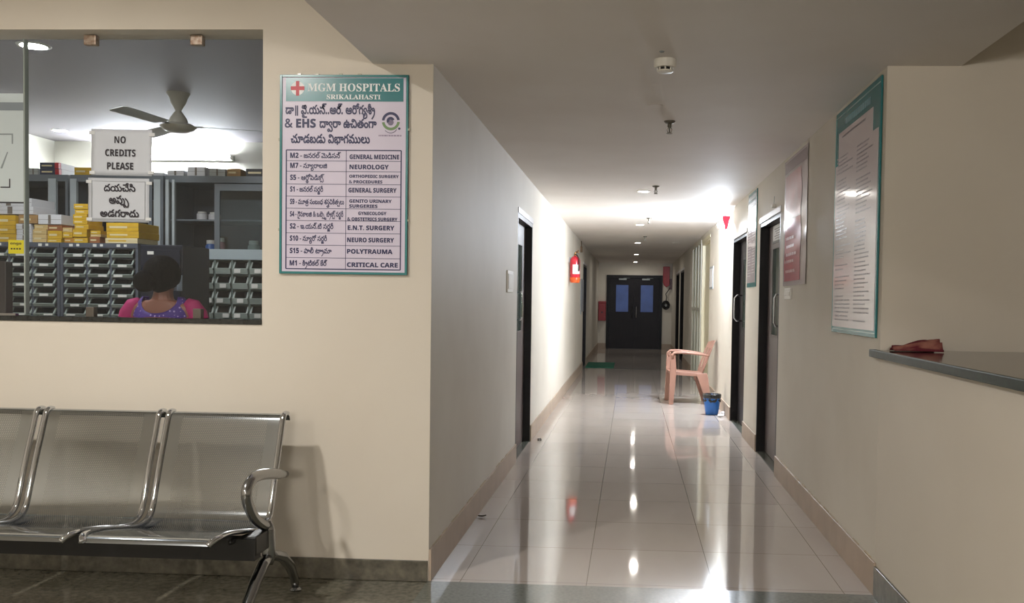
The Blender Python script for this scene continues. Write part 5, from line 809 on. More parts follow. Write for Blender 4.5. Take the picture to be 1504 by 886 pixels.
# ---- paper notices stuck on the glass
def notice(name, label, x0, x1, z0, z1, tilt, lines, border=False):
    t = thing(name, label, 'notice', (x0, 4.3045, z0))
    t.rotation_euler = (0, tilt, 0)
    wd, ht = x1 - x0, z1 - z0
    b = MB()
    b.grid(lambda u, v: (u * wd, -.0035 * math.sin(v * 5 + u * 2.3) ** 2 * v * (1 - .3 * u), v * ht), 12, 10)
    sh = b.build('sheet', NOTICEP, t, smooth=True, norm=False)
    so = sh.modifiers.new('thick', 'SOLIDIFY'); so.thickness = .0006
    for key, cx, bz, w_, h_, bo in lines:
        b = MB(); b.text(key, (cx * wd, -.0045, bz * ht), (1, 0, 0), (0, 0, 1), w_ * wd, h_ * ht if h_ else None, bo, 'c')
        b.build('lettering', INK, t, norm=False)
    for u, v in ((-.03, .88), (.96, .86), (-.02, .02), (.95, .04)): MB().box(u * wd, (u + .09) * wd, -.0052, -.0005, v * ht, (v + .07) * ht).build('clear_tape', TAPE, t)
    if border:
        b = MB()
        for q in ((.06, .065, .06, .93), (.935, .94, .06, .93), (.065, .935, .06, .066), (.065, .935, .924, .93)): b.box(q[0] * wd, q[1] * wd, -.0046, -.004, q[2] * ht, q[3] * ht)
        b.build('printed_border', mat('grey_line_print', (120, 124, 126), .5), t)
    return t
notice('paper_notice', 'upper white paper notice on the glass reading NO CREDITS PLEASE', -2.618, -2.318, 1.906, 2.128, .012,
       [('no', .48, .70, .185, .145, 3), ('cr', .485, .42, .5, .145, 3), ('pl', .485, .135, .43, .145, 3)])
notice('paper_notice', 'lower white paper notice on the glass with Telugu lettering and thin border', -2.633, -2.331, 1.682, 1.893, .008,
       [('t1', .52, .70, .51, .16, 9), ('t2', .51, .42, .32, .18, 9), ('t3', .52, .12, .63, .16, 9)], True)
t = thing('yellow_sticker', 'small yellow sticker on the left end of the counter glass', 'sticker', (-3.036, 4.3065, 1.522))
MB().box(0, .079, 0, .0012, 0, .066).build('sticker_face', mat('yellow_sticker_paper', (204, 192, 44), .4), t)
b = MB(); b.text('st', (.01, -.0006, .044), (1, 0, 0), (0, 0, 1), .056, .012, 2)
for k in range(4): b.box(.012 + .014 * k, .021 + .014 * k, -.0006, 0, .02, .027)
b.build('lettering', INK, t, norm=False)

# ---- posters on the right wall; text runs towards -y as one faces the wall
def greek(b, x, y0, y1, z0, z1, pitch, h, seed, short=.5):
    """blocks of print too small to read: rows of irregular word-length strokes"""
    r = random.Random(seed); z = z1; n = 0
    while z - h > z0:
        if r.random() < .13: z -= pitch; continue
        y = y1; end = y0 + (y1 - y0) * (r.random() * short)
        while y > end:
            wd = .008 + r.random() * .03
            b.box(x - .0006, x, max(y - wd, y0), y, z - h, z); y -= wd + .006
        z -= pitch; n += 1
def rotx(z): return z
bp = thing('large_teal_poster', 'large laminated teal-edged poster of small print at the right corner', 'poster', (XR, 4.76, 1.18))
X = XR
def rbox(b, d0, d1, y0, y1, z0, z1): return b.box(X - d1, X - d0, y0, y1, z0, z1)
rbox(MB(), .002, .012, 4.292, 5.215, 1.182, 2.395).build('backing_board', TEAL, bp, world=True, bevel=.003)
# white sheet with notched upper corners
b = MB(); b.prism([(4.315, 1.215), (5.192, 1.215), (5.192, 2.10), (5.13, 2.10), (5.13, 2.275), (4.42, 2.275), (4.42, 2.16), (4.315, 2.16)], 'x', X - .0135, X - .0115)
b.build('printed_sheet', PAPERG, bp, world=True)
GREEK = mat('small_grey_print', (128, 118, 128), .3)
b = MB()
greek(b, X - .0135, 4.4, 4.72, 1.25, 2.14, .021, .0075, 3); greek(b, X - .0135, 4.8, 5.15, 1.25, 2.14, .021, .0075, 5)
greek(b, X - .0135, 4.5, 5.05, 2.2, 2.25, .022, .011, 8, .1)
b.build('small_print', GREEK, bp, world=True)
b = MB(); greek(b, X - .0125, 4.45, 5.0, 2.28, 2.335, .05, .034, 2, .05)
b.build('header_print', mat('pale_teal_print', (120, 170, 180), .3), bp, world=True)
b = MB(); rbox(b, .0125, .015, 4.3, 5.205, 2.362, 2.367); rbox(b, .012, .0145, 5.196, 5.204, 1.2, 2.37); rbox(b, .012, .0145, 4.3, 5.2, 1.2, 1.205)
b.build('edge_strip', mat('glossy_pale_teal', (140, 190, 190), .1), bp, world=True)
pp = thing('pink_poster', 'faded pink poster in a clear plastic sleeve beside the near right door', 'poster', (XR, 6.5, 1.47))
b = MB()
b.grid(lambda u, v: (X - .006 - .007 * math.sin(v * 9) ** 2 * math.sin(PI * u) - .001 * math.sin(v * 23 + u * 4), 6.052 + .893 * u, 1.468 + .922 * v), 14, 40)
sl = b.build('plastic_sleeve', mat('milky_plastic_sleeve', (208, 196, 196), .14, rgb2=(198, 184, 186), scale=6), pp, world=True, smooth=True)
def psurf(y0, y1, z0, z1, nu=8, nv=20, off=.0022):
    def fn(u, v):
        yy = y0 + (y1 - y0) * u; zz = z0 + (z1 - z0) * v
        U = (yy - 6.052) / .893; V = (zz - 1.468) / .922
        return (X - .006 - .007 * math.sin(V * 9) ** 2 * math.sin(PI * U) - .001 * math.sin(V * 23 + U * 4) - off, yy, zz)
    return fn
b = MB(); b.grid(psurf(6.24, 6.88, 1.5, 1.94), 8, 20); b.build('red_print_panel', mat('faded_red_print', (206, 96, 112), .16, rgb2=(190, 84, 100), scale=5), pp, world=True, smooth=True)
b = MB(); b.grid(psurf(6.24, 6.88, 1.942, 2.27), 8, 20); b.build('pale_pink_panel', mat('faded_pink_print', (206, 146, 150), .16, rgb2=(206, 168, 168), scale=4), pp, world=True, smooth=True)
b = MB(); b.grid(psurf(6.08, 6.92, 2.29, 2.37), 8, 8); b.build('header_strip', mat('mauve_print', (150, 134, 140), .2), pp, world=True, smooth=True)
b = MB()
for k, (z, a, c) in enumerate(((1.56, 6.42, 6.8), (1.63, 6.5, 6.82), (1.68, 6.45, 6.78), (1.74, 6.5, 6.8), (1.8, 6.55, 6.83))):
    y = c
    while y > a:
        wd = .03 + rnd.random() * .06
        b.grid(psurf(y - wd, y, z, z + .02, off=.004), 3, 3); y -= wd + .015
b.build('white_print', mat('pale_pink_letters', (212, 148, 156), .3), pp, world=True)
tp = thing('narrow_teal_poster', 'tall narrow white poster with teal edge between the two right doors', 'poster', (XR, 8.75, 1.49))
rbox(MB(), .002, .01, 8.45, 9.06, 1.49, 2.39).build('backing_board', TEALF, tp, world=True, bevel=.002)
rbox(MB(), .0095, .0115, 8.475, 9.035, 1.53, 2.24).build('printed_sheet', PAPERG, tp, world=True)
b = MB(); rbox(b, .0095, .0115, 8.49, 9.02, 2.255, 2.295); rbox(b, .0095, .0115, 8.49, 9.02, 2.32, 2.36)
b.build('title_bar', mat('grey_lilac_print', (150, 152, 160), .2), tp, world=True)
b = MB(); greek(b, X - .0115, 8.5, 8.73, 1.56, 2.2, .026, .008, 13); greek(b, X - .0115, 8.77, 9.0, 1.56, 2.2, .026, .008, 15)
b.build('small_print', mat('faint_print', (186, 178, 184), .3), tp, world=True)
t = thing('framed_notice', 'small narrow grey notice on the right wall above the plastic chair', 'notice', (XR, 13.12, 1.53))
rbox(MB(), 0, .012, 12.83, 13.38, 1.53, 1.85).build('frame', GREYM, t, world=True, bevel=.002)
rbox(MB(), .0115, .0135, 12.88, 13.33, 1.56, 1.82).build('sheet', PAPER, t, world=True)
# ---- switches, sign, sensor
def switch(label, x, s, y0, y1, z0, z1, n):
    t = thing('switch_plate', label, 'switch', (x, (y0 + y1) / 2, z0))
    a, c = sorted((x, x + s * .012)); MB().box(a, c, y0, y1, z0, z1).build('plate', PLASTICW, t, world=True, bevel=.003)
    for k in range(n):
        a, c = sorted((x + s * .0115, x + s * .017)); wd = (y1 - y0 - .04) / n
        MB().box(a, c, y0 + .02 + wd * k + .004, y0 + .02 + wd * (k + 1) - .004, z0 + .025, z1 - .025).build('rocker', PLASTICW, t, world=True, bevel=.002)
switch('white switch plate on the left wall just before the grey-brown door', XL, 1, 6.78, 7.1, 1.39, 1.555, 4)
switch('white switch plate below the pink poster on the right wall', XR, -1, 6.58, 6.83, 1.368, 1.448, 3)
t = thing('exit_flag_sign', 'small red tapering flag sign projecting from the right wall near the ceiling', 'sign', (XR, 10.72, 2.19))
b = MB(); b.prism([(-.006, .16), (-.1, .16), (-.098, .13), (-.068, 0), (-.038, 0)], 'y', -.004, .004)
b.build('sign_face', mat('red_acrylic', (204, 40, 62), .25), t)
b = MB(); b.box(-.012, 0, -.012, .012, .11, .165); b.build('wall_bracket', PLASTICW, t)
t = thing('door_sensor', 'tiny white fitting on the wall above the near right door', 'sensor', (XR, 7.42, 2.105))
MB().box(-.03, 0, -.035, .035, 0, .028).build('housing', PLASTICW, t, bevel=.004); MB().tube([(-.012, 0, .028), (-.012, -.02, .09)], .002, 6).build('wire', GREYM, t)
# ---- left wall items
t = thing('fire_extinguisher', 'red fire extinguisher with orange base hung on the left corridor wall', 'fire extinguisher', (XL + .092, 13.55, 1.6))
RED = mat('glossy_red_enamel', (196, 30, 52), .2, coat=.5)
MB().lathe([(.07, .075), (.076, .09), (.076, .33), (.068, .36), (.045, .385), (.022, .395), (.02, .405)], seg=28).build('cylinder', RED, t, smooth='auto')
MB().lathe([(.055, 0), (.066, .004), (.077, .035), (.078, .07), (.074, .08)], seg=28).build('base_boot', mat('orange_plastic', (222, 92, 40), .35), t, smooth='auto')
b = MB(); b.grid(lambda u, v: (.0772 * math.cos(-2.0 + 1.6 * u), .0772 * math.sin(-2.0 + 1.6 * u), .13 + .14 * v), 12, 4); b.build('label_sheet', PAPER, t, smooth=True)
b = MB().lathe([(.018, .4), (.018, .425), (.012, .43), (.012, .45)], seg=14); b.tube([(0, 0, .44), (.03, -.03, .452), (.06, -.06, .45)], .006, 6); b.tube([(0, 0, .452), (.03, -.03, .47), (.055, -.055, .478)], .006, 6)
b.build('valve', mat('dull_brass', (150, 112, 66), .35, metal=.9), t, smooth='auto')
MB().tube([(.0, -.012, .42), (.03, -.06, .41), (.06, -.075, .36), (.066, -.074, .25), (.062, -.07, .17)], .008, 8).build('hose', BLACKM, t, smooth=True)
MB().box(-.092, -.06, -.02, .02, .3, .38).build('bracket', GREYM, t)
t = thing('notice_panel', 'pale grey hanging panel on the left wall just before the far doorway', 'notice', (XL + .002, 17.15, 1.13))
MB().box(0, .014, -.43, .43, 0, .61).build('panel', mat('pale_grey_panel', (150, 154, 158), .4), t, bevel=.004)
MB().box(.0, .02, -.46, -.40, -.05, .03).build('corner_box', GREYM, t)
t = thing('cable_drop', 'thin brown cable and junction box below the ceiling on the left wall', 'cable', (XL, 16.6, 2.42))
MB().box(0, .03, -.1, .1, -.2, -.1).build('junction_box', mat('brown_box', (120, 92, 62), .5), t, bevel=.004)
MB().tube([(.01, 0, 0), (.014, .02, -.06), (.012, 0, -.11)], .008, 6).build('cable', mat('brown_cable', (96, 74, 50), .5), t)
# ---- fittings on the end wall
REDBOX = mat('dull_red_enamel', (150, 26, 34), .4)
t = thing('fire_bucket_box', 'low red fire point box on the end wall left of the double door', 'box', (-.815, 25.8, .785))
MB().box(-.105, .105, -.14, 0, 0, .5).build('box_body', REDBOX, t, bevel=.01)
b = MB(); b.prism([(-.115, .5), (.115, .5), (.1, .55), (-.1, .55)], 'y', -.15, 0); b.build('lid', REDBOX, t)
MB().box(-.02, .02, -.152, -.138, .22, .26).build('latch', BLACKM, t)
t = thing('hose_box', 'red tapering fire alarm box high on the end wall right of the door', 'box', (.98, 25.8, 1.75))
b = MB(); b.prism([(-.1, .58), (.085, .58), (.085, .06), (.0, 0), (-.06, .05), (-.1, .14)], 'y', -.13, 0); b.build('box_body', REDBOX, t, bevel=.01)
MB().box(.09, .15, -.1, 0, -.06, .24).build('side_unit', mat('dark_maroon_box', (70, 26, 34), .4), t)
t = thing('hose_coil', 'black coiled hose hanging under the red alarm box on the end wall', 'hose', (.975, 25.8, 1.11))
b = MB()
for r in (.05, .075, .1): b.tube([(r * math.cos(a), -.05 + .01 * math.sin(3 * a), .14 + r * 1.15 * math.sin(a)) for a in [2 * PI * k / 20 for k in range(21)]], .016, 8)
b.build('coil', BLACKM, t, smooth=True)
MB().tube([(.0, -.05, .25), (.02, -.05, .36), (-.01, -.05, .45), (.06, -.05, .55), (.1, -.05, .62)], .012, 8).build('hose_tail', BLACKM, t, smooth=True)
MB().box(-.02, .02, -.04, 0, .1, .16).build('hook', GREYM, t)

# ================================================================= bench
bn = thing('waiting_bench', 'chrome and perforated steel three-seat waiting bench against the front wall', 'bench', (-2.4, 3.72, 0))
PROF = [(4.078, .768), (4.07, .788), (4.05, .801), (4.028, .803), (4.008, .792), (3.995, .765), (3.972, .70), (3.945, .63), (3.918, .555), (3.893, .48), (3.872, .415), (3.855, .382), (3.828, .36), (3.79, .349), (3.74, .348), (3.66, .362), (3.57, .382), (3.47, .402), (3.41, .409), (3.365, .409), (3.335, .402), (3.322, .39)]
def dense(P, n=3):
    V = [Vector((p[0], p[1], 0)) for p in P]; out = []
    for i in range(len(V) - 1):
        a, b_, c, d = V[max(i - 1, 0)], V[i], V[i + 1], V[min(i + 2, len(V) - 1)]
        for k in range(n):
            t = k / n
            out.append(.5 * ((2 * b_) + (c - a) * t + (2 * a - 5 * b_ + 4 * c - d) * t * t + (3 * b_ - a - 3 * c + d) * t ** 3))
    return out + [V[-1]]
DP = dense(PROF)
arcl = [0]
for a, c in zip(DP, DP[1:]): arcl.append(arcl[-1] + (c - a).length)
for k in range(3):
    xr = -1.547 - .571 * k; xl = xr - .535
    bm = bmesh.new(); uvl = bm.loops.layers.uv.new('UVMap'); N = 9
    def edge_in(s): return .022 * max(0, (s - arcl[-1] + .07) / .07) ** 2
    vs = []; uvs = {}
    for i in range(N):
        row = []
        for j, p in enumerate(DP):
            ins = edge_in(arcl[j]); u = i / (N - 1)
            v = bm.verts.new((xl + ins + (xr - xl - 2 * ins) * u, p.x, p.y)); row.append(v); uvs[v] = ((u - .5) * .535, arcl[j])
        vs.append(row)
    for i in range(N - 1):
        for j in range(len(DP) - 1):
            f = bm.faces.new((vs[i][j], vs[i + 1][j], vs[i + 1][j + 1], vs[i][j + 1]))
            for l in f.loops: l[uvl].uv = uvs[l.vert]
    b = MB(); b.bm.free(); b.bm = bm
    st = b.build('seat', PERF, bn, world=True, smooth=True)
    for x, s in ((xl, 1), (xr, -1)):
        MB().tube([(x + s * (.004 + edge_in(a)), p.x, p.y + .003) for p, a in zip(DP, arcl) if a > .045], .0105, 8, flat=1.35).build('edge_rail', CHROME, st, world=True, smooth=True)
    for x in (xl + .03, xr - .03):
        MB().tube([(x, 3.52, .352), (x, 3.70, .334), (x, 3.84, .338), (x, 3.885, .375), (x, 3.905, .44)], .011, 8, flat=.7).build('support_arm', BLACKM, st, world=True, smooth=True)
MB().box(-3.3, -1.49, 3.555, 3.615, .27, .356).build('beam', BLACKM, bn, world=True)
def leg_frame(x):
    col = MB().tube([(x, 3.7, .40), (x, 3.715, .36), (x, 3.72, .30), (x, 3.72, .24), (x, 3.715, .21)], .026, 14, rad=[.017, .027, .029, .027, .02], flat=1.1).build('leg_column', CHROMED, bn, world=True, smooth=True)
    for p, n in (([(x, 3.72, .25), (x, 3.66, .225), (x, 3.58, .17), (x, 3.48, .085), (x, 3.4, .03), (x, 3.385, .014)], 'front_foot'), ([(x, 3.72, .25), (x, 3.78, .232), (x, 3.87, .20), (x, 3.96, .135), (x, 4.02, .055), (x, 4.032, .014)], 'rear_foot')):
        f = MB().tube(p, .02, 12, rad=[.02, .023, .023, .021, .018, .015], flat=1.1).build('foot', CHROMED, bn, world=True, smooth=True)
        q = p[-1]
        MB().lathe([(.026, .0), (.028, .006), (.02, .014), (.01, .018)], c=(q[0], q[1], 0), seg=16).build('glide_pad', BLACKM if n == 'x' else CHROMED, f, world=True, smooth='auto')
    P = dense([(3.715, .375), (3.66, .392), (3.575, .44), (3.515, .505), (3.497, .55), (3.515, .585), (3.57, .604), (3.66, .6), (3.79, .578), (3.912, .553)], 3)
    MB().tube([(x, p.x, p.y) for p in P], .02, 12, rad=[.021 + .004 * math.sin(PI * i / len(P)) - (.006 if i > len(P) - 3 else 0) for i in range(len(P))], flat=.8, up=(0, 1, 0)).build('armrest', CHROMED, bn, world=True, smooth=True)
    MB().box(x - .04, x + .012, 3.56, 3.71, .285, .365).build('mounting_block', BLACKM, bn, world=True, bevel=.006)
leg_frame(-1.5); leg_frame(-3.29)

# ================================================================= plastic chair
CH = mat('dusty_pink_plastic', (152, 114, 98), .42, rgb2=(144, 107, 92), scale=12)
pc = thing('plastic_chair', 'dusty pink plastic armchair standing against the right corridor wall', 'chair', (.79, 12.18, 0), None, math.radians(4))
def slab(b, quad0, quad1): return b.rings([quad0, quad1])
# local: -x is the front, y across, z up
b = MB()
def seatf(u, v):
    x = -.27 + .45 * u; y = -.225 + .45 * v
    return (x, y * (1.0 - .1 * u), .435 - .03 * u - .018 * math.sin(PI * u) * math.sin(PI * v) - (.02 if u < .05 else 0))
b.grid(seatf, 14, 14)
o = b.build('seat', CH, pc, smooth=True); m_ = o.modifiers.new('t', 'SOLIDIFY'); m_.thickness = .012
b = MB()
for s in (-1, 1):
    y = s * .213; b.prism([(-.26, .43), (.18, .4), (.17, .365), (-.25, .385)], 'y', y - .008, y + .008)
b.prism([(-.215, .425), (.215, .425), (.19, .39), (-.19, .39)], 'x', -.276, -.26)
b.build('seat_apron', CH, pc)
def backp(u, z):     # u -1..1 across
    t = (z - .40) / .43
    return (.165 + .135 * t - .035 * u * u + .02 * t * t, u * (.2 + .03 * math.sin(PI * min(t, 1) * .8)), z)
def band(b, u0, u1, z0, z1, nu=5, nz=12, topcurve=0):
    def q(u, v, off):
        uu = u0 + (u1 - u0) * u; z = z0 + (z1 - z0) * v - topcurve * uu * uu * v
        p = backp(uu, z); return (p[0] + off, p[1], p[2])
    A = [[b.bm.verts.new(q(i / (nu - 1), j / (nz - 1), 0)) for j in range(nz)] for i in range(nu)]
    B = [[b.bm.verts.new(q(i / (nu - 1), j / (nz - 1), .011)) for j in range(nz)] for i in range(nu)]
    for i in range(nu - 1):
        for j in range(nz - 1):
            b.bm.faces.new((A[i][j], A[i + 1][j], A[i + 1][j + 1], A[i][j + 1])); b.bm.faces.new((B[i][j], B[i][j + 1], B[i + 1][j + 1], B[i + 1][j]))
    for i in range(nu - 1):
        b.bm.faces.new((A[i][0], B[i][0], B[i + 1][0], A[i + 1][0])); b.bm.faces.new((A[i][-1], A[i + 1][-1], B[i + 1][-1], B[i][-1]))
    for j in range(nz - 1):
        b.bm.faces.new((A[0][j], A[0][j + 1], B[0][j + 1], B[0][j])); b.bm.faces.new((A[-1][j], B[-1][j], B[-1][j + 1], A[-1][j + 1]))
b = MB()
band(b, -1, 1, .73, .835, 15, 5, .03); band(b, -1, 1, .39, .47, 15, 4)
for u in (-.92, -.52, -.17, .17, .52, .92): band(b, u - .1, u + .1, .465, .735, 3, 10)
b.build('backrest', CH, pc, smooth='auto')
for s in (-1, 1):
    b = MB()
    P = [(-.25, s * .245, .6), (-.262, s * .25, .65), (-.235, s * .25, .678), (-.12, s * .252, .682), (.02, s * .252, .67), (.14, s * .24, .655), (.222, s * .222, .64)]
    b.tube([p for p in P], .03, 10, rad=[.03, .034, .034, .033, .031, .028, .022], flat=.55, up=(0, 1, 0))
    b.build('armrest', CH, pc, smooth=True)
    def leg(pts, wy):
        b = MB(); R = []
        for (x0, x1, y, z) in pts: R.append([(x0, y - wy / 2, z), (x1, y - wy / 2, z), (x1, y + wy / 2, z), (x0, y + wy / 2, z)])
        b.rings(R); b.build('leg', CH, pc, bevel=.006)
    leg([(-.282, -.222, s * .245, .66), (-.286, -.205, s * .242, .45), (-.288, -.205, s * .242, .40), (-.3, -.24, s * .255, 0)], .036)
    leg([(.05, .2, s * .205, .41), (.075, .215, s * .21, .36), (.185, .252, s * .228, .06), (.2, .258, s * .23, 0)], .036)

# ================================================================= bin, paper, mat, leaf, cloth
wb = thing('waste_bin', 'blue plastic waste bin lined with a black bag beside the chair', 'bin', (.985, 10.95, 0))
MB().lathe([(.068, 0), (.076, .003), (.1, .19), (.103, .235), (.096, .235), (.072, .01)], seg=28, cap=True).build('bucket', mat('blue_plastic', (28, 98, 176), .35), wb, smooth='auto')
b = MB()
def lin_(u, v):
    a = 2 * PI * u; r = (.107 + .003 * math.sin(9 * a) + .002 * math.sin(17 * a + 2))
    prof = [(-.02, .185), (.0, .2), (.003, .238), (-.006, .25), (-.014, .235), (-.03, .12)]
    k = v * (len(prof) - 1); i = min(int(k), len(prof) - 2); f = k - i
    d = prof[i][0] * (1 - f) + prof[i + 1][0] * f; z = prof[i][1] * (1 - f) + prof[i + 1][1] * f
    if v == 0: d = .003 - .004; z = .162 + .014 * math.sin(5 * a) + .008 * math.sin(11 * a)
    return ((r + d) * math.cos(a), (r + d) * math.sin(a), z)
b.grid(lin_, 64, 12, True); b.build('bag_liner', mat('black_bin_bag', (20, 24, 26), .25, bump=.5, bscale=60), wb, smooth=True)
def crumple(r, seed, squash=.6):
    b = MB(); b.bm.free(); b.bm = bmesh.new(); bmesh.ops.create_icosphere(b.bm, subdivisions=3, radius=r)
    for v in b.bm.verts:
        n = noise.noise(v.co * (2.2 / r * .5) + Vector((seed, 0, 0))) + .5 * noise.noise(v.co * (5 / r * .5) + Vector((0, seed, 0)))
        v.co *= 1 + .38 * n; v.co.z *= squash
    mz = min(v.co.z for v in b.bm.verts)
    for v in b.bm.verts: v.co.z -= mz
    return b
tag(crumple(.04, 1, .45).build('crumpled_paper', PAPER, loc=(1.07, 10.72, 0)), 'crumpled white paper on the floor just in front of the blue bin', 'litter')
tag(crumple(.03, 5, .8).build('crumpled_tissue', PAPER, loc=(1.105, 10.86, 0)), 'small white tissue scrap between the blue bin and the skirting', 'litter')
tag(crumple(.028, 9, .7).build('paper_ball', PAPER, loc=(1.08, 12.62, 0)), 'tiny white paper ball on the floor behind the plastic chair', 'litter')
b = MB(); b.grid(lambda u, v: (-.9 + .57 * u, 18.22 + 1.5 * v, .012), 30, 40)
for v in b.bm.verts: v.co.z += .002 * noise.noise(v.co * 40)
o = tag(b.build('door_mat', mat('green_mat', (20, 112, 84), .8, rgb2=(14, 92, 70), scale=90, bump=.6, bscale=240), world=True, loc=(-.61, 18.97, 0)), 'green door mat at the far left doorway', 'mat')
o.modifiers.new('t', 'SOLIDIFY').thickness = .012
b = MB(); b.grid(lambda u, v: ((u - .5) * .05, (v - .5) * .03 * math.sin(PI * (.08 + .84 * u)), .004 + .02 * (u - .4) ** 2 + .015 * abs(v - .5)), 8, 6)
tag(b.build('dried_leaf', mat('dark_dry_leaf', (56, 48, 34), .7), loc=(-.888, 5.5, 0), smooth=True), 'small dark curled dry leaf on the tiles at the left skirting', 'leaf')
tag(MB().lathe([(.022, 0), (.022, .012), (.016, .024), (.004, .028)], seg=16).build('door_stop', CHROME, loc=(-.85, 8.6, 0), smooth='auto'), 'small shiny dome door stop on the floor by the left door', 'door stop')
# reception counter top
ct = thing('counter_top', 'long dark green granite slab on the reception half wall', 'counter top', (1.4, 2.3, 1.095))
MB().box(1.116, 1.9, .15, 4.232, 1.096, 1.131).build('slab', COUNTER, ct, world=True, bevel=.004)
b = MB(); b.prism([(1.108, .15), (1.1155, .15), (1.1155, 4.233), (1.142, 4.233), (1.142, 4.302), (1.108, 4.302)], 'z', 1.0955, 1.1305); b.build('polished_edge', COUNTEREDGE, ct, world=True, bevel=.004)
CLOTH = mat('maroon_cloth', (96, 20, 34), .85, rgb2=(150, 98, 84), scale=9, stretch=(1, 3, 1), contrast=(.5, .66))
b = MB()
def clothf(u, v):
    x = .205 * u; y = (-.07 + .14 * v) * (.55 + .45 * u)
    env = math.sin(PI * min(1, v * 1.02)) ** .5 * (.35 + .65 * u)
    n = noise.noise(Vector((u * 2.2, v * 7, 1.3)))
    z = .004 + env * (.042 + .026 * n + .014 * math.sin(v * 26 + u * 3))
    return (x, y, max(z, .002))
b.grid(clothf, 30, 40)
o = tag(b.build('folded_cloth', CLOTH, loc=(1.165, 4.13, 1.131), smooth=True, norm=False), 'crumpled maroon and tan cloth lying on the granite counter corner', 'cloth')
o.modifiers.new('t', 'SOLIDIFY').thickness = .003

# ================================================================= pharmacy interior
BINF = mat('slate_rack_paint', (84, 90, 102), .45)
BINM = mat('pale_green_bin', (158, 170, 164), .4)
CARD = mat('white_label_card', (232, 232, 226), .5)
RACKG = mat('grey_green_rack', (104, 118, 112), .45)
HEADB = mat('pale_blue_grey_panel', (170, 184, 190), .4)
BINSHADE = mat('shaded_bin_plastic', (52, 60, 68), .5)  # shade inside the bins put into the body colour
def bin_mesh(wd, ht, lip, dp=.2):
    b = MB(); t = .003
    b.box(t, wd - t, 0, dp, 0, t); b.box(t, wd - t, dp - t, dp, t, ht)
    b.prism([(0, 0), (.004, lip), (.012, lip), (.05, ht), (dp - t, ht), (dp - t, 0)], 'x', 0, t); b.prism([(0, 0), (.004, lip), (.012, lip), (.05, ht), (dp - t, ht), (dp - t, 0)], 'x', wd - t, wd)
    return b
def lip_mesh(wd, ht, lip):
    b = MB()
    b.prism([(-.012, lip), (-.009, lip + .003), (.004, .003), (0, .001)], 'x', 0, wd)
    for x in (0, wd - .011): b.prism([(-.008, lip - .002), (.022, ht), (.028, ht), (.004, lip - .002)], 'x', x, x + .011)
    return b
def rack(label, x0, x1, y, top, frame, ncol, nrow, pw, ph, bw, bh, lip, head, headm, margin):
    t = thing('bin_rack', label, 'drawer rack', ((x0 + x1) / 2, y + .15, 0), 'small-parts bin racks in the pharmacy')
    z1 = top - head; zb = z1 - nrow * ph
    b = MB()
    b.box(x0, x0 + .018, y, y + .3, 0, top); b.box(x1 - .018, x1, y, y + .3, 0, top); b.box(x0 + .018, x1 - .018, y + .285, y + .3, 0, top)
    b.box(x0 + .018, x1 - .018, y + .004, y + .285, top - .012, top); b.box(x0 + .018, x1 - .018, y, y + .02, 0, zb - .01)
    for r in range(nrow + 1): b.box(x0 + .018, x1 - .018, y + .012, y + .285, z1 - r * ph - .004, z1 - r * ph)
    for c in range(1, ncol): xx = x0 + margin + c * pw - (pw - bw) / 2; b.box(xx - .008, xx + .008, y + .004, y + .285, zb, z1)
    b.build('rack_frame', frame, t, world=True)
    MB().box(x0, x1, y - .004, y + .012, top - head + .002, top - .001).build('header_strip', headm, t, world=True)
    if head < .06:
        b = MB()
        for c in range(ncol): xx = x0 + margin + c * pw; b.box(xx + .035, xx + .06, y - .0055, y - .0042, top - head + .008, top - .008); b.box(xx + .085, xx + .105, y - .0055, y - .0042, top - head + .01, top - .008)
        b.build('header_tags', CARD, t, world=True)
    d0 = None
    for r in range(nrow):
        for c in range(ncol):
            loc = Vector((x0 + margin + c * pw, y - .002, z1 - (r + 1) * ph + .004)) - t.location
            if d0 is None:
                d0 = bin_mesh(bw, bh, lip).build('drawer', BINSHADE, t, loc=loc)
                fl = lip_mesh(bw, bh, lip).build('front_lip', BINM, d0)
                cd = MB().box(.0, bw * .42, -.0008, 0, 0, lip * .72)
                cd = cd.build('label_card', CARD, d0, loc=(bw * .46, -.0105, lip * .22))
            else:
                d = d0.copy(); COL.objects.link(d); d.parent = t; d.location = loc
                q = fl.copy(); COL.objects.link(q); q.parent = d
                if (r * 7 + c * 3) % 5 != 1:
                    k = cd.copy(); COL.objects.link(k); k.parent = d
                    k.location = (bw * (.12 + .4 * ((r * 5 + c) % 3) / 2), -.0105, lip * .22)
    return t
rack('slate bin rack directly left of the standing woman, yellow cartons on top', -3.866, -3.325, 6.0, 1.675, BINF, 3, 9, .165, .0676, .147, .06, .021, .034, BINF, .03)
rack('slate bin rack at the left end behind the yellow sticker', -4.412, -3.871, 6.0, 1.675, BINF, 3, 9, .165, .0676, .147, .06, .021, .034, BINF, .03)
rack('grey-green rack of wide bins right of the standing woman', -3.2, -2.53, 6.3, 1.66, RACKG, 5, 6, .1245, .105, .108, .088, .04, .075, HEADB, .022)

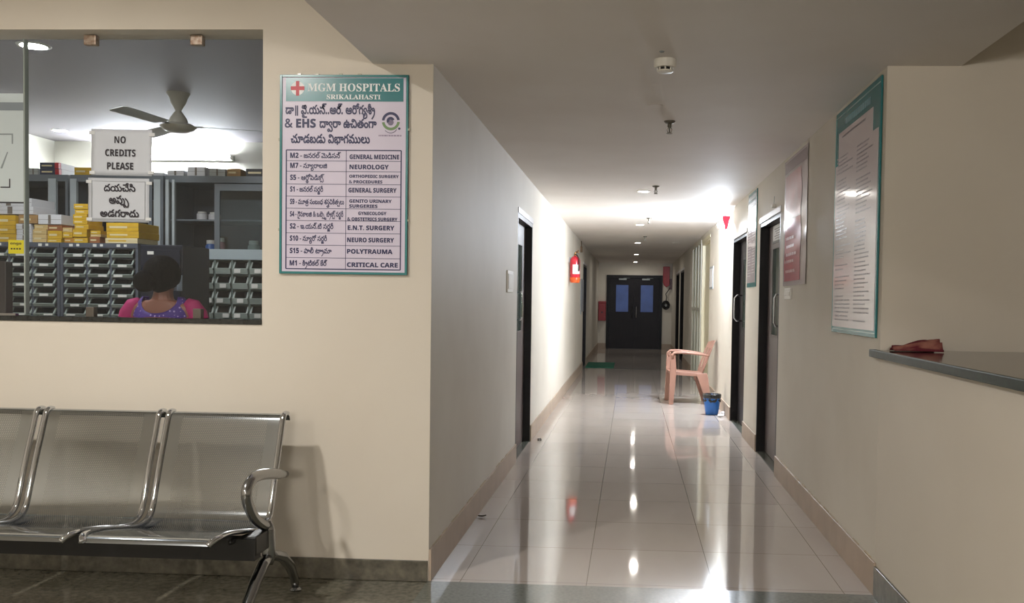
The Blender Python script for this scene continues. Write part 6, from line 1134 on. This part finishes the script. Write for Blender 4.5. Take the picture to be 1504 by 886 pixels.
# ---- medicine cabinets along the back
CABM = mat('cabinet_grey_enamel', (120, 128, 136), .4)
CABW = mat('cabinet_white_edge', (206, 216, 220), .35)
CABIN = mat('cabinet_inside', (52, 58, 66), .6)
def cabinet(label, x0, x1, top, shelves, stiles, doors, edge):
    y = 6.72
    t = thing('medicine_cabinet', label, 'cabinet', ((x0 + x1) / 2, y + .2, 0), 'tall steel medicine cabinets')
    b = MB(); b.box(x0, x0 + .02, y, y + .42, 0, top); b.box(x1 - .02, x1, y, y + .42, 0, top); b.box(x0 + .02, x1 - .02, y, y + .42, top - .05, top); b.box(x0 + .02, x1 - .02, y, y + .42, 0, .1)
    b.build('carcass', CABM, t, world=True)
    MB().box(x0 + .02, x1 - .02, y + .40, y + .42, .1, top - .05).build('back_panel', CABIN, t, world=True)
    for z in shelves: MB().box(x0 + .02, x1 - .02, y + .03, y + .4, z - .012, z).build('shelf', CABM, t, world=True)
    for a, c, m in stiles: MB().box(a, c, y - .006, y + .02, 1.2, top - .03).build('stile', m, t, world=True)
    for a, c in doors:
        d = MB(); d.box(a, a + .04, y - .012, y - .001, 1.3, top - .06); d.box(c - .03, c, y - .012, y - .001, 1.3, top - .06); d.box(a + .04, c - .03, y - .012, y - .001, top - .11, top - .06); d.box(a + .04, c - .03, y - .012, y - .001, 1.3, 1.34)
        d = d.build('sliding_door', CABM, t, world=True)
        MB().box(a + .04, c - .03, y - .008, y - .004, 1.34, top - .11).build('door_glass', CABGLASS, d, world=True)
    return t
cabinet('grey steel cabinet at the left end of the back row, behind white cartons', -4.86, -4.27, 2.228, (1.9, 1.55), [(-4.86, -4.82, CABM), (-4.42, -4.36, CABW)], [], 0)
cabinet('middle steel cabinet of the back row, partly hidden by the two notices', -4.25, -3.53, 2.228, (1.92, 1.6), [(-4.25, -4.2, CABW), (-3.6, -3.55, CABW)], [(-3.95, -3.61)], 0)
cabinet('grey steel cabinet with sliding glass door at the right end of the back row', -3.51, -2.5, 2.228, (1.905, 1.56), [(-3.51, -3.485, CABW), (-3.46, -3.44, CABW)], [(-3.13, -2.54)], 0)
# white printed sheet fixed inside the left glass
wc = thing('white_poster', 'white printed sheet with grey band fixed inside the left glass pane', 'poster', (-3.6, 4.345, 1.775))
MB().box(-4.25, -2.962, 4.343, 4.346, 1.777, 2.305).build('sheet', mat('white_poster_sheet', (222, 228, 226), .35), wc, world=True)
MB().box(-4.25, -2.962, 4.3422, 4.3428, 2.222, 2.262).build('grey_band', mat('grey_band', (150, 156, 160), .4), wc, world=True)
b = MB(); b.box(-3.2, -3.035, 4.3422, 4.3428, 2.103, 2.11); b.box(-3.042, -3.035, 4.3422, 4.3428, 2.06, 2.103); b.prism([(-3.1, 1.94), (-3.09, 1.94), (-3.06, 2.02), (-3.066, 2.02)], 'y', 4.3422, 4.3428)
b.build('line_drawing', GREYM, wc, world=True)
b = MB(); b.box(-3.1, -3.05, 4.3422, 4.3428, 1.845, 1.851); b.box(-3.056, -3.05, 4.3422, 4.3428, 1.85, 1.89); b.box(-4.25, -2.962, 4.3405, 4.3475, 1.77, 1.777); b.build('dark_lines', INK, wc, world=True)
# dark cupboard behind the woman
nc = thing('narrow_cupboard', 'narrow dark navy upright cupboard directly behind the woman', 'cupboard', (-2.91, 5.7, 0))
NAVYM = mat('dark_navy_enamel', (24, 29, 44), .4, spec=.2)
MB().box(-3.045, -2.775, 5.52, 5.88, 0, 1.64).build('body', NAVYM, nc, world=True, bevel=.006)
MB().box(-3.035, -2.785, 5.505, 5.519, .05, 1.61).build('door', NAVYM, nc, world=True, bevel=.003)
MB().box(-2.99, -2.95, 5.5, 5.506, 1.58, 1.6).build('white_tag', CARD, nc, world=True)

# ---- cartons
CM = {'yellow': mat('yellow_carton', (228, 186, 44), .4, rgb2=(214, 168, 36), scale=14), 'amber': mat('amber_carton', (200, 140, 48), .45), 'white': mat('white_carton', (222, 222, 224), .45),
      'beige': mat('beige_carton', (222, 192, 130), .5), 'brown': mat('brown_carton', (160, 100, 58), .5), 'cream': mat('cream_carton', (232, 216, 170), .35), 'kraft': mat('kraft_carton', (172, 134, 84), .6),
      'navy': mat('navy_carton', (56, 66, 92), .45), 'grey': mat('grey_carton', (190, 194, 190), .5), 'charcoal': mat('charcoal_carton', (58, 58, 58), .5)}
LBL = mat('carton_print', (120, 110, 100), .5)
def carton(c, x0, x1, y0, d, z0, h, label, group, rot=0, extra=None):
    t = thing('carton', label, 'box', ((x0 + x1) / 2, y0 + d / 2, z0), group, rot)
    w2 = (x1 - x0) / 2
    MB().box(-w2, w2, -d / 2, d / 2, 0, h).build('carton_body', CM[c], t, bevel=.002)
    b = MB(); b.box(-w2 * .1 - .002, w2 * .1, -d / 2 - .0008, -d / 2, 0.003, h - .003) if c in ('white', 'grey') else b.box(-w2 * .8, w2 * .3, -d / 2 - .0008, -d / 2, h * .35, h * .6)
    b.build('printed_patch', LBL if c in ('white', 'grey') else CM['cream' if c != 'cream' else 'yellow'], t)
    b = MB().box(-w2, w2, -d / 2 - .0006, -d / 2, h * .47, h * .5); b.build('flap_edge', LBL, t)
    if extra:
        MB().box(w2 - .03, w2 + .0008, -d / 2 - .0012, d / 2, .001, h - .001).build('red_stripe', REDP, t)
        MB().box(w2 - .012, w2 + .0014, -d / 2 + .03, d / 2 + .0006, .0012, h + .0006).build('white_side', CM['white'], t)
    return t
GR = 'cartons stacked on the bin racks'
pos = ['lowest', 'second', 'third', 'fourth', 'fifth', 'sixth', 'top']
ZR = 1.676
def stack(name, x0, x1, d, items, z=ZR, y=6.02):
    n = len(items)
    for i, (c, h) in enumerate(items):
        lv = 'bottom' if i == 0 else ('top' if i == n - 1 else ('middle' if n == 3 else pos[i] + ' from the bottom'))
        sh = (rnd.random() - .5) * .012
        carton(c, x0 + sh, x1 + sh, y + rnd.random() * .01, d, z, h - .001, '%s %s carton, %s of %s' % ('flat' if h < .045 else 'boxy', c, lv, name), GR)
        z += h
    return z
stack('the yellow stack at the far left of the rack tops', -4.345, -4.196, .22, [('yellow', .055), ('yellow', .058), ('yellow', .07)])
stack('the white stack just right of the yellow sticker', -4.184, -4.08, .2, [('white', .05), ('white', .037), ('white', .038)])
stack('the beige stack beside the white stack', -4.07, -3.975, .2, [('beige', .055), ('beige', .034), ('beige', .033)])
stack('the yellow-and-brown stack over the seam of the two slate racks', -3.967, -3.869, .2, [('yellow', .026), ('yellow', .055), ('brown', .04)])
stack('the short amber stack left of the tall tower', -3.86, -3.795, .2, [('amber', .032), ('yellow', .04), ('beige', .03)])
stack('the tall yellow tower', -3.788, -3.69, .18, [('yellow', .04), ('yellow', .052), ('yellow', .034), ('yellow', .034), ('yellow', .034), ('yellow', .034), ('yellow', .037)])
stack('the small stack right of the tall tower', -3.674, -3.602, .18, [('brown', .042), ('beige', .018), ('yellow', .025)])
stack('the long cartons under the Telugu notice', -3.566, -3.342, .27, [('cream', .036), ('yellow', .046), ('yellow', .058)])
carton('kraft', -4.172, -4.04, 6.02, .2, 1.803, .058, 'brown kraft carton under the long white cartons', GR)
carton('white', -4.034, -3.872, 6.02, .24, 1.799, .066, 'single white carton lying right of the kraft carton', GR)
carton('white', -4.4, -4.075, 6.03, .25, 1.8655, .054, 'lower of the two long white cartons below the white sheet', GR)
carton('white', -4.41, -4.085, 6.03, .25, 1.9205, .054, 'upper of the two long white cartons below the white sheet', GR)
GT = 'cartons on top of the cabinets'
ZC = 2.229
carton('navy', -4.495, -4.345, 6.73, .38, ZC, .045, 'lower navy carton with red stripe on the left cabinet', GT, extra=True)
carton('navy', -4.495, -4.348, 6.73, .38, ZC + .0465, .045, 'upper navy carton with red stripe on the left cabinet', GT, extra=True)
carton('grey', -4.6, -4.52, 6.75, .15, ZC, .05, 'small grey carton left of the navy cartons on the cabinet', GT)
carton('yellow', -4.225, -4.095, 6.73, .25, ZC, .056, 'boxy yellow carton on the middle cabinet left of the upper notice', GT)
carton('yellow', -4.075, -3.92, 6.73, .25, ZC, .024, 'flat yellow carton peeking out between the two notices', GT)
carton('cream', -3.905, -3.755, 6.73, .25, ZC, .026, 'flat cream carton between the two notices on the cabinet', GT)
carton('white', -3.705, -3.545, 6.73, .25, ZC, .022, 'flat white packet just right of the upper notice', GT, .06)
carton('white', -3.5, -3.37, 6.73, .25, ZC, .04, 'low white carton left of the boxy white one on the right cabinet', GT, -.05)
carton('white', -3.35, -3.215, 6.73, .22, ZC, .068, 'boxy white carton on the right cabinet', GT)
carton('grey', -3.19, -3.075, 6.73, .22, ZC, .056, 'grey carton right of the boxy white one on the right cabinet', GT, .12)
carton('kraft', -3.055, -2.955, 6.73, .25, ZC, .056, 'kraft carton on the right cabinet', GT, .1)
carton('charcoal', -2.9, -2.72, 6.73, .25, ZC, .056, 'charcoal carton at the right end of the cabinet tops', GT)
# ---- things inside the cabinets
def jar(x, z, r, h, m, capm, label, y=6.95):
    t = thing('medicine_jar', label, 'jar', (x, y, z), 'jars and bottles in the cabinets')
    MB().lathe([(r * .9, 0), (r, .004), (r, h * .78), (r * .7, h * .86), (r * .7, h * .88)], seg=20).build('jar_body', m, t, smooth='auto')
    MB().lathe([(r * .8, h * .86), (r * .8, h), (r * .7, h)], seg=20).build('lid', capm, t, smooth='auto')
PNK = mat('pink_plastic', (196, 140, 150), .4); YJ = mat('yellow_plastic', (196, 172, 70), .4); BLU = mat('blue_packet', (70, 110, 180), .4)
jar(-3.34, 1.905, .04, .075, CM['white'], CARD, 'left white jar on the upper shelf of the right cabinet')
jar(-3.24, 1.905, .045, .07, CM['white'], CARD, 'right white jar on the upper shelf of the right cabinet')
jar(-3.27, 1.56, .04, .2, BLU, CARD, 'blue bottle on the lower shelf of the right cabinet')
jar(-3.19, 1.56, .035, .22, PNK, CARD, 'pink bottle on the lower shelf of the right cabinet')
jar(-2.93, 1.56, .045, .2, CM['grey'], CARD, 'pale jar behind the sliding glass door')
jar(-2.8, 1.56, .06, .27, YJ, YJ, 'tall yellow jar behind the sliding glass door')
jar(-2.66, 1.56, .045, .2, CM['kraft'], CARD, 'tan jar behind the sliding glass door, beside the yellow one')
carton('beige', -3.83, -3.7, 6.8, .2, 1.92, .09, 'beige carton on the upper shelf of the middle cabinet', 'packets in the middle cabinet')
carton('white', -3.68, -3.62, 6.8, .2, 1.92, .13, 'white packet beside the beige carton in the middle cabinet', 'packets in the middle cabinet')
# ---- ledge inside the glass, left end
t = thing('dark_upright_box', 'tall dark box with pinkish side standing inside the glass at left', 'box', (-3.11, 4.36, WZ0))
MB().box(-.03, .038, -.022, .03, .0225, .285).build('box_body', mat('dark_brown_box', (52, 46, 44), .4), t, bevel=.003)
MB().prism([(-.03, .09), (-.03, .27), (0, .27), (0, .2)], 'y', -.0235, -.0221).build('pink_side', mat('pinkish_print', (176, 140, 134), .4), t)
tag(crumple(.045, 3, .5).build('wrapped_bundle', mat('pale_lilac_wrap', (206, 204, 222), .3, rgb2=(120, 130, 190), scale=18), loc=(-3.19, 4.36, WZ0 + .218), smooth=True), 'pale crumpled plastic bundle on a stand left of the dark upright box', 'bundle')
MB_ = MB().box(-3.245, -3.15, 4.345, 4.38, WZ0 + .0225, WZ0 + .218)
tag(MB_.build('small_stand', mat('slate_stand', (96, 104, 110), .4), world=True, loc=(-3.2, 4.36, WZ0), bevel=.004), 'small slate stand under the pale plastic bundle at the left end', 'stand')

# ---- ceiling fan
FANM = mat('ivory_fan_enamel', (190, 186, 172), .35)
cf = thing('ceiling_fan', 'ivory ceiling fan hanging in the pharmacy behind the glass', 'fan', (-3.2, 6.3, 2.75))
MB().lathe([(.078, 0), (.076, -.01), (.062, -.03), (.05, -.07), (.03, -.105), (.02, -.125)], seg=28).build('canopy', FANM, cf, smooth='auto')
MB().lathe([(.016, -.09), (.016, -.15)], seg=14).build('downrod', FANM, cf, smooth='auto')
MB().lathe([(.018, -.125), (.03, -.14), (.054, -.175), (.062, -.2), (.062, -.21), (.085, -.215), (.122, -.236), (.1, -.258), (.06, -.275), (.02, -.28)], seg=32).build('motor_housing', FANM, cf, smooth='auto')
BLADE = mat('pale_fan_blade', (200, 202, 200), .6)
for k in range(3):
    a0 = -1.75 + k * 2 * PI / 3
    b = MB(); b.rings([[(.1, -.015, -.232), (.1, .015, -.232), (.1, .015, -.228), (.1, -.015, -.228)], [(.16, -.02, -.232), (.16, .02, -.232), (.16, .02, -.228), (.16, -.02, -.228)],
                       [(.17, -.055, -.24), (.17, .055, -.225), (.17, .055, -.222), (.17, -.055, -.237)], [(.58, -.068, -.24), (.58, .068, -.22), (.58, .068, -.217), (.58, -.068, -.237)], [(.6, -.05, -.238), (.6, .05, -.222), (.6, .05, -.219), (.6, -.05, -.235)]])
    o = b.build('blade', BLADE, cf); o.rotation_euler = (0, 0, a0)

# ---- the woman behind the counter, seen from behind
SKIN = mat('brown_skin', (142, 92, 74), .5, rgb2=(134, 86, 68), scale=14)
HAIR = mat('black_hair', (13, 11, 13), .8, spec=.05, bump=.4, bscale=70, stretch=(1, 1, .25))
pw = thing('person', 'woman with black bun hair in purple blouse with magenta sleeves, back turned', 'person', (-2.612, 4.97, 0))
V = []; E = []; R = []
def jv(p, r, par=None):
    V.append(p); R.append(r if isinstance(r, tuple) else (r, r))
    if par is not None: E.append((par, len(V) - 1))
    return len(V) - 1
pel = jv((0, 0, .86), (.135, .1)); wa = jv((0, 0, 1.0), (.118, .085), pel); chs = jv((0, .01, 1.13), (.125, .088), wa); up = jv((0, .0, 1.225), (.11, .072), chs)
nb = jv((0, -.005, 1.29), (.058, .052), up); nk = jv((0, .005, 1.35), .047, nb); hd = jv((0, .022, 1.425), (.07, .085), nk); ht_ = jv((0, .02, 1.5), (.058, .07), hd)
no_ = jv((0, .112, 1.42), .012, hd)
for s in (-1, 1):
    sh = jv((s * .105, 0, 1.262), (.05, .05), up); s2_ = jv((s * .16, .005, 1.245), (.046, .046), sh); el = jv((s * .2, .01, 1.0), .035, s2_); wr = jv((s * .16, .22, .95), .024, el); pm = jv((s * .15, .29, .95), (.034, .016), wr)
    for k in range(4):
        fx = s * .15 + (k - 1.5) * .018
        f1 = jv((fx, .33, .95), .009, pm); f2 = jv((fx, .36, .943), .008, f1); jv((fx, .38 + .006 * (1.5 - abs(k - 1.5)), .93), .007, f2)
    t1_ = jv((s * .115, .27, .95), .011, pm); jv((s * .1, .31, .943), .008, t1_)
    hp = jv((s * .085, 0, .8), (.085, .085), pel); kn = jv((s * .09, .01, .46), .052, hp); an = jv((s * .09, 0, .09), .034, kn); jv((s * .09, .12, .035), (.036, .025), an)
me = bpy.data.meshes.new('body'); me.from_pydata(V, E, []); body = bpy.data.objects.new('body', me); COL.objects.link(body); body.parent = pw
body.modifiers.new('skin', 'SKIN')
for i, r in enumerate(R): me.skin_vertices[0].data[i].radius = r
me.skin_vertices[0].data[0].use_root = True
sb_ = body.modifiers.new('sub', 'SUBSURF'); sb_.levels = 2; sb_.render_levels = 2
me.materials.append(SKIN)
for s in (-1, 1):
    MB().ball((s * .074, .02, 1.412), .01, .018, .03, 10, 8).build('ear', SKIN, pw, smooth=True)
    MB().ball((s * .03, .098, 1.44), .013, .01, .008, 10, 8).build('eye', mat('dark_eye', (30, 24, 22), .2), pw, smooth=True)
b = MB(); b.ball((0, -.008, 1.448), .098, .102, .108, 28, 18)
for v in b.bm.verts:
    if v.co.y > .05: v.co.y = .05 + (v.co.y - .05) * .35
    if v.co.z < 1.375: v.co.x *= .8
    v.co += Vector((noise.noise(v.co * 18), noise.noise(v.co * 18 + Vector((3, 0, 0))), noise.noise(v.co * 14))) * .006
hr = b.build('hair', HAIR, pw, smooth=True)
b = MB(); b.ball((-.055, -.085, 1.405), .066, .05, .06, 20, 14)
for v in b.bm.verts: v.co += Vector((noise.noise(v.co * 30), 0, noise.noise(v.co * 26))) * .007
b.build('bun', HAIR, hr, smooth=True)
b = MB(); b.grid(lambda u, v: (.086 * math.cos(-.25 + 1.9 * u), .022 + .1 * math.sin(-.25 + 1.9 * u), 1.355 + .07 * v + .02 * math.sin(PI * u) * v), 14, 6)
o = b.build('face_mask', mat('pale_blue_mask', (176, 192, 214), .6), pw, smooth=True); o.modifiers.new('t', 'SOLIDIFY').thickness = .003
def dots(name, c1, c2):
    m, nt, bs = NT(name)
    tc = nd(nt, 'ShaderNodeTexCoord'); vo = nd(nt, 'ShaderNodeTexVoronoi'); vo.inputs['Scale'].default_value = 42; vo.inputs['Randomness'].default_value = .25
    nt.links.new(tc.outputs['Object'], vo.inputs['Vector'])
    k = mth(nt, 'LESS_THAN', vo.outputs['Distance'], .22)
    mx = nd(nt, 'ShaderNodeMix', data_type='RGBA'); mx.inputs[6].default_value = lin(c1); mx.inputs[7].default_value = lin(c2)
    nt.links.new(k, mx.inputs[0]); nt.links.new(mx.outputs[2], bs.inputs['Base Color']); bs.inputs['Roughness'].default_value = .7
    return m
BLOUSE = dots('purple_dotted_cloth', (70, 42, 128), (170, 150, 200))
b = MB()
def blf(u, v):
    a = 2 * PI * u; c, s = math.cos(a), math.sin(a)
    ztop = 1.322 - (.092 if s < 0 else .12) * max(0, 1 - (abs(c) / .84) ** 2.4)
    z = .9 + (ztop - .9) * v
    prof = [(.9, .148, .11), (1.0, .142, .102), (1.1, .158, .112), (1.18, .168, .108), (1.24, .166, .09), (1.28, .15, .072), (1.33, .11, .055)]
    for (z0, a0, b0), (z1, a1, b1) in zip(prof, prof[1:]):
        if z <= z1: break
    f = min(max((z - z0) / (z1 - z0), 0), 1)
    return ((a0 + (a1 - a0) * f) * c, .005 + (b0 + (b1 - b0) * f) * s, z)
b.grid(blf, 56, 18, True); o = b.build('blouse', BLOUSE, pw, smooth=True); o.modifiers.new('t', 'SOLIDIFY').thickness = .004
MAG = mat('magenta_cloth', (178, 30, 104), .7, rgb2=(160, 22, 92), scale=20)
for s in (-1, 1):
    MB().tube([(s * .135, 0, 1.29), (s * .165, .003, 1.272), (s * .195, .006, 1.225), (s * .21, .008, 1.17), (s * .214, .01, 1.12), (s * .213, .012, 1.1)], .05, 18, rad=[.03, .047, .053, .052, .048, .043]).build('sleeve', MAG, pw, smooth=True)
b = MB(); b.lathe([(.15, .92), (.16, .85), (.175, .7), (.2, .4), (.23, .08), (.225, .07)], seg=36, cap=False); b.build('skirt', mat('plum_skirt', (92, 40, 96), .7), pw, smooth=True)
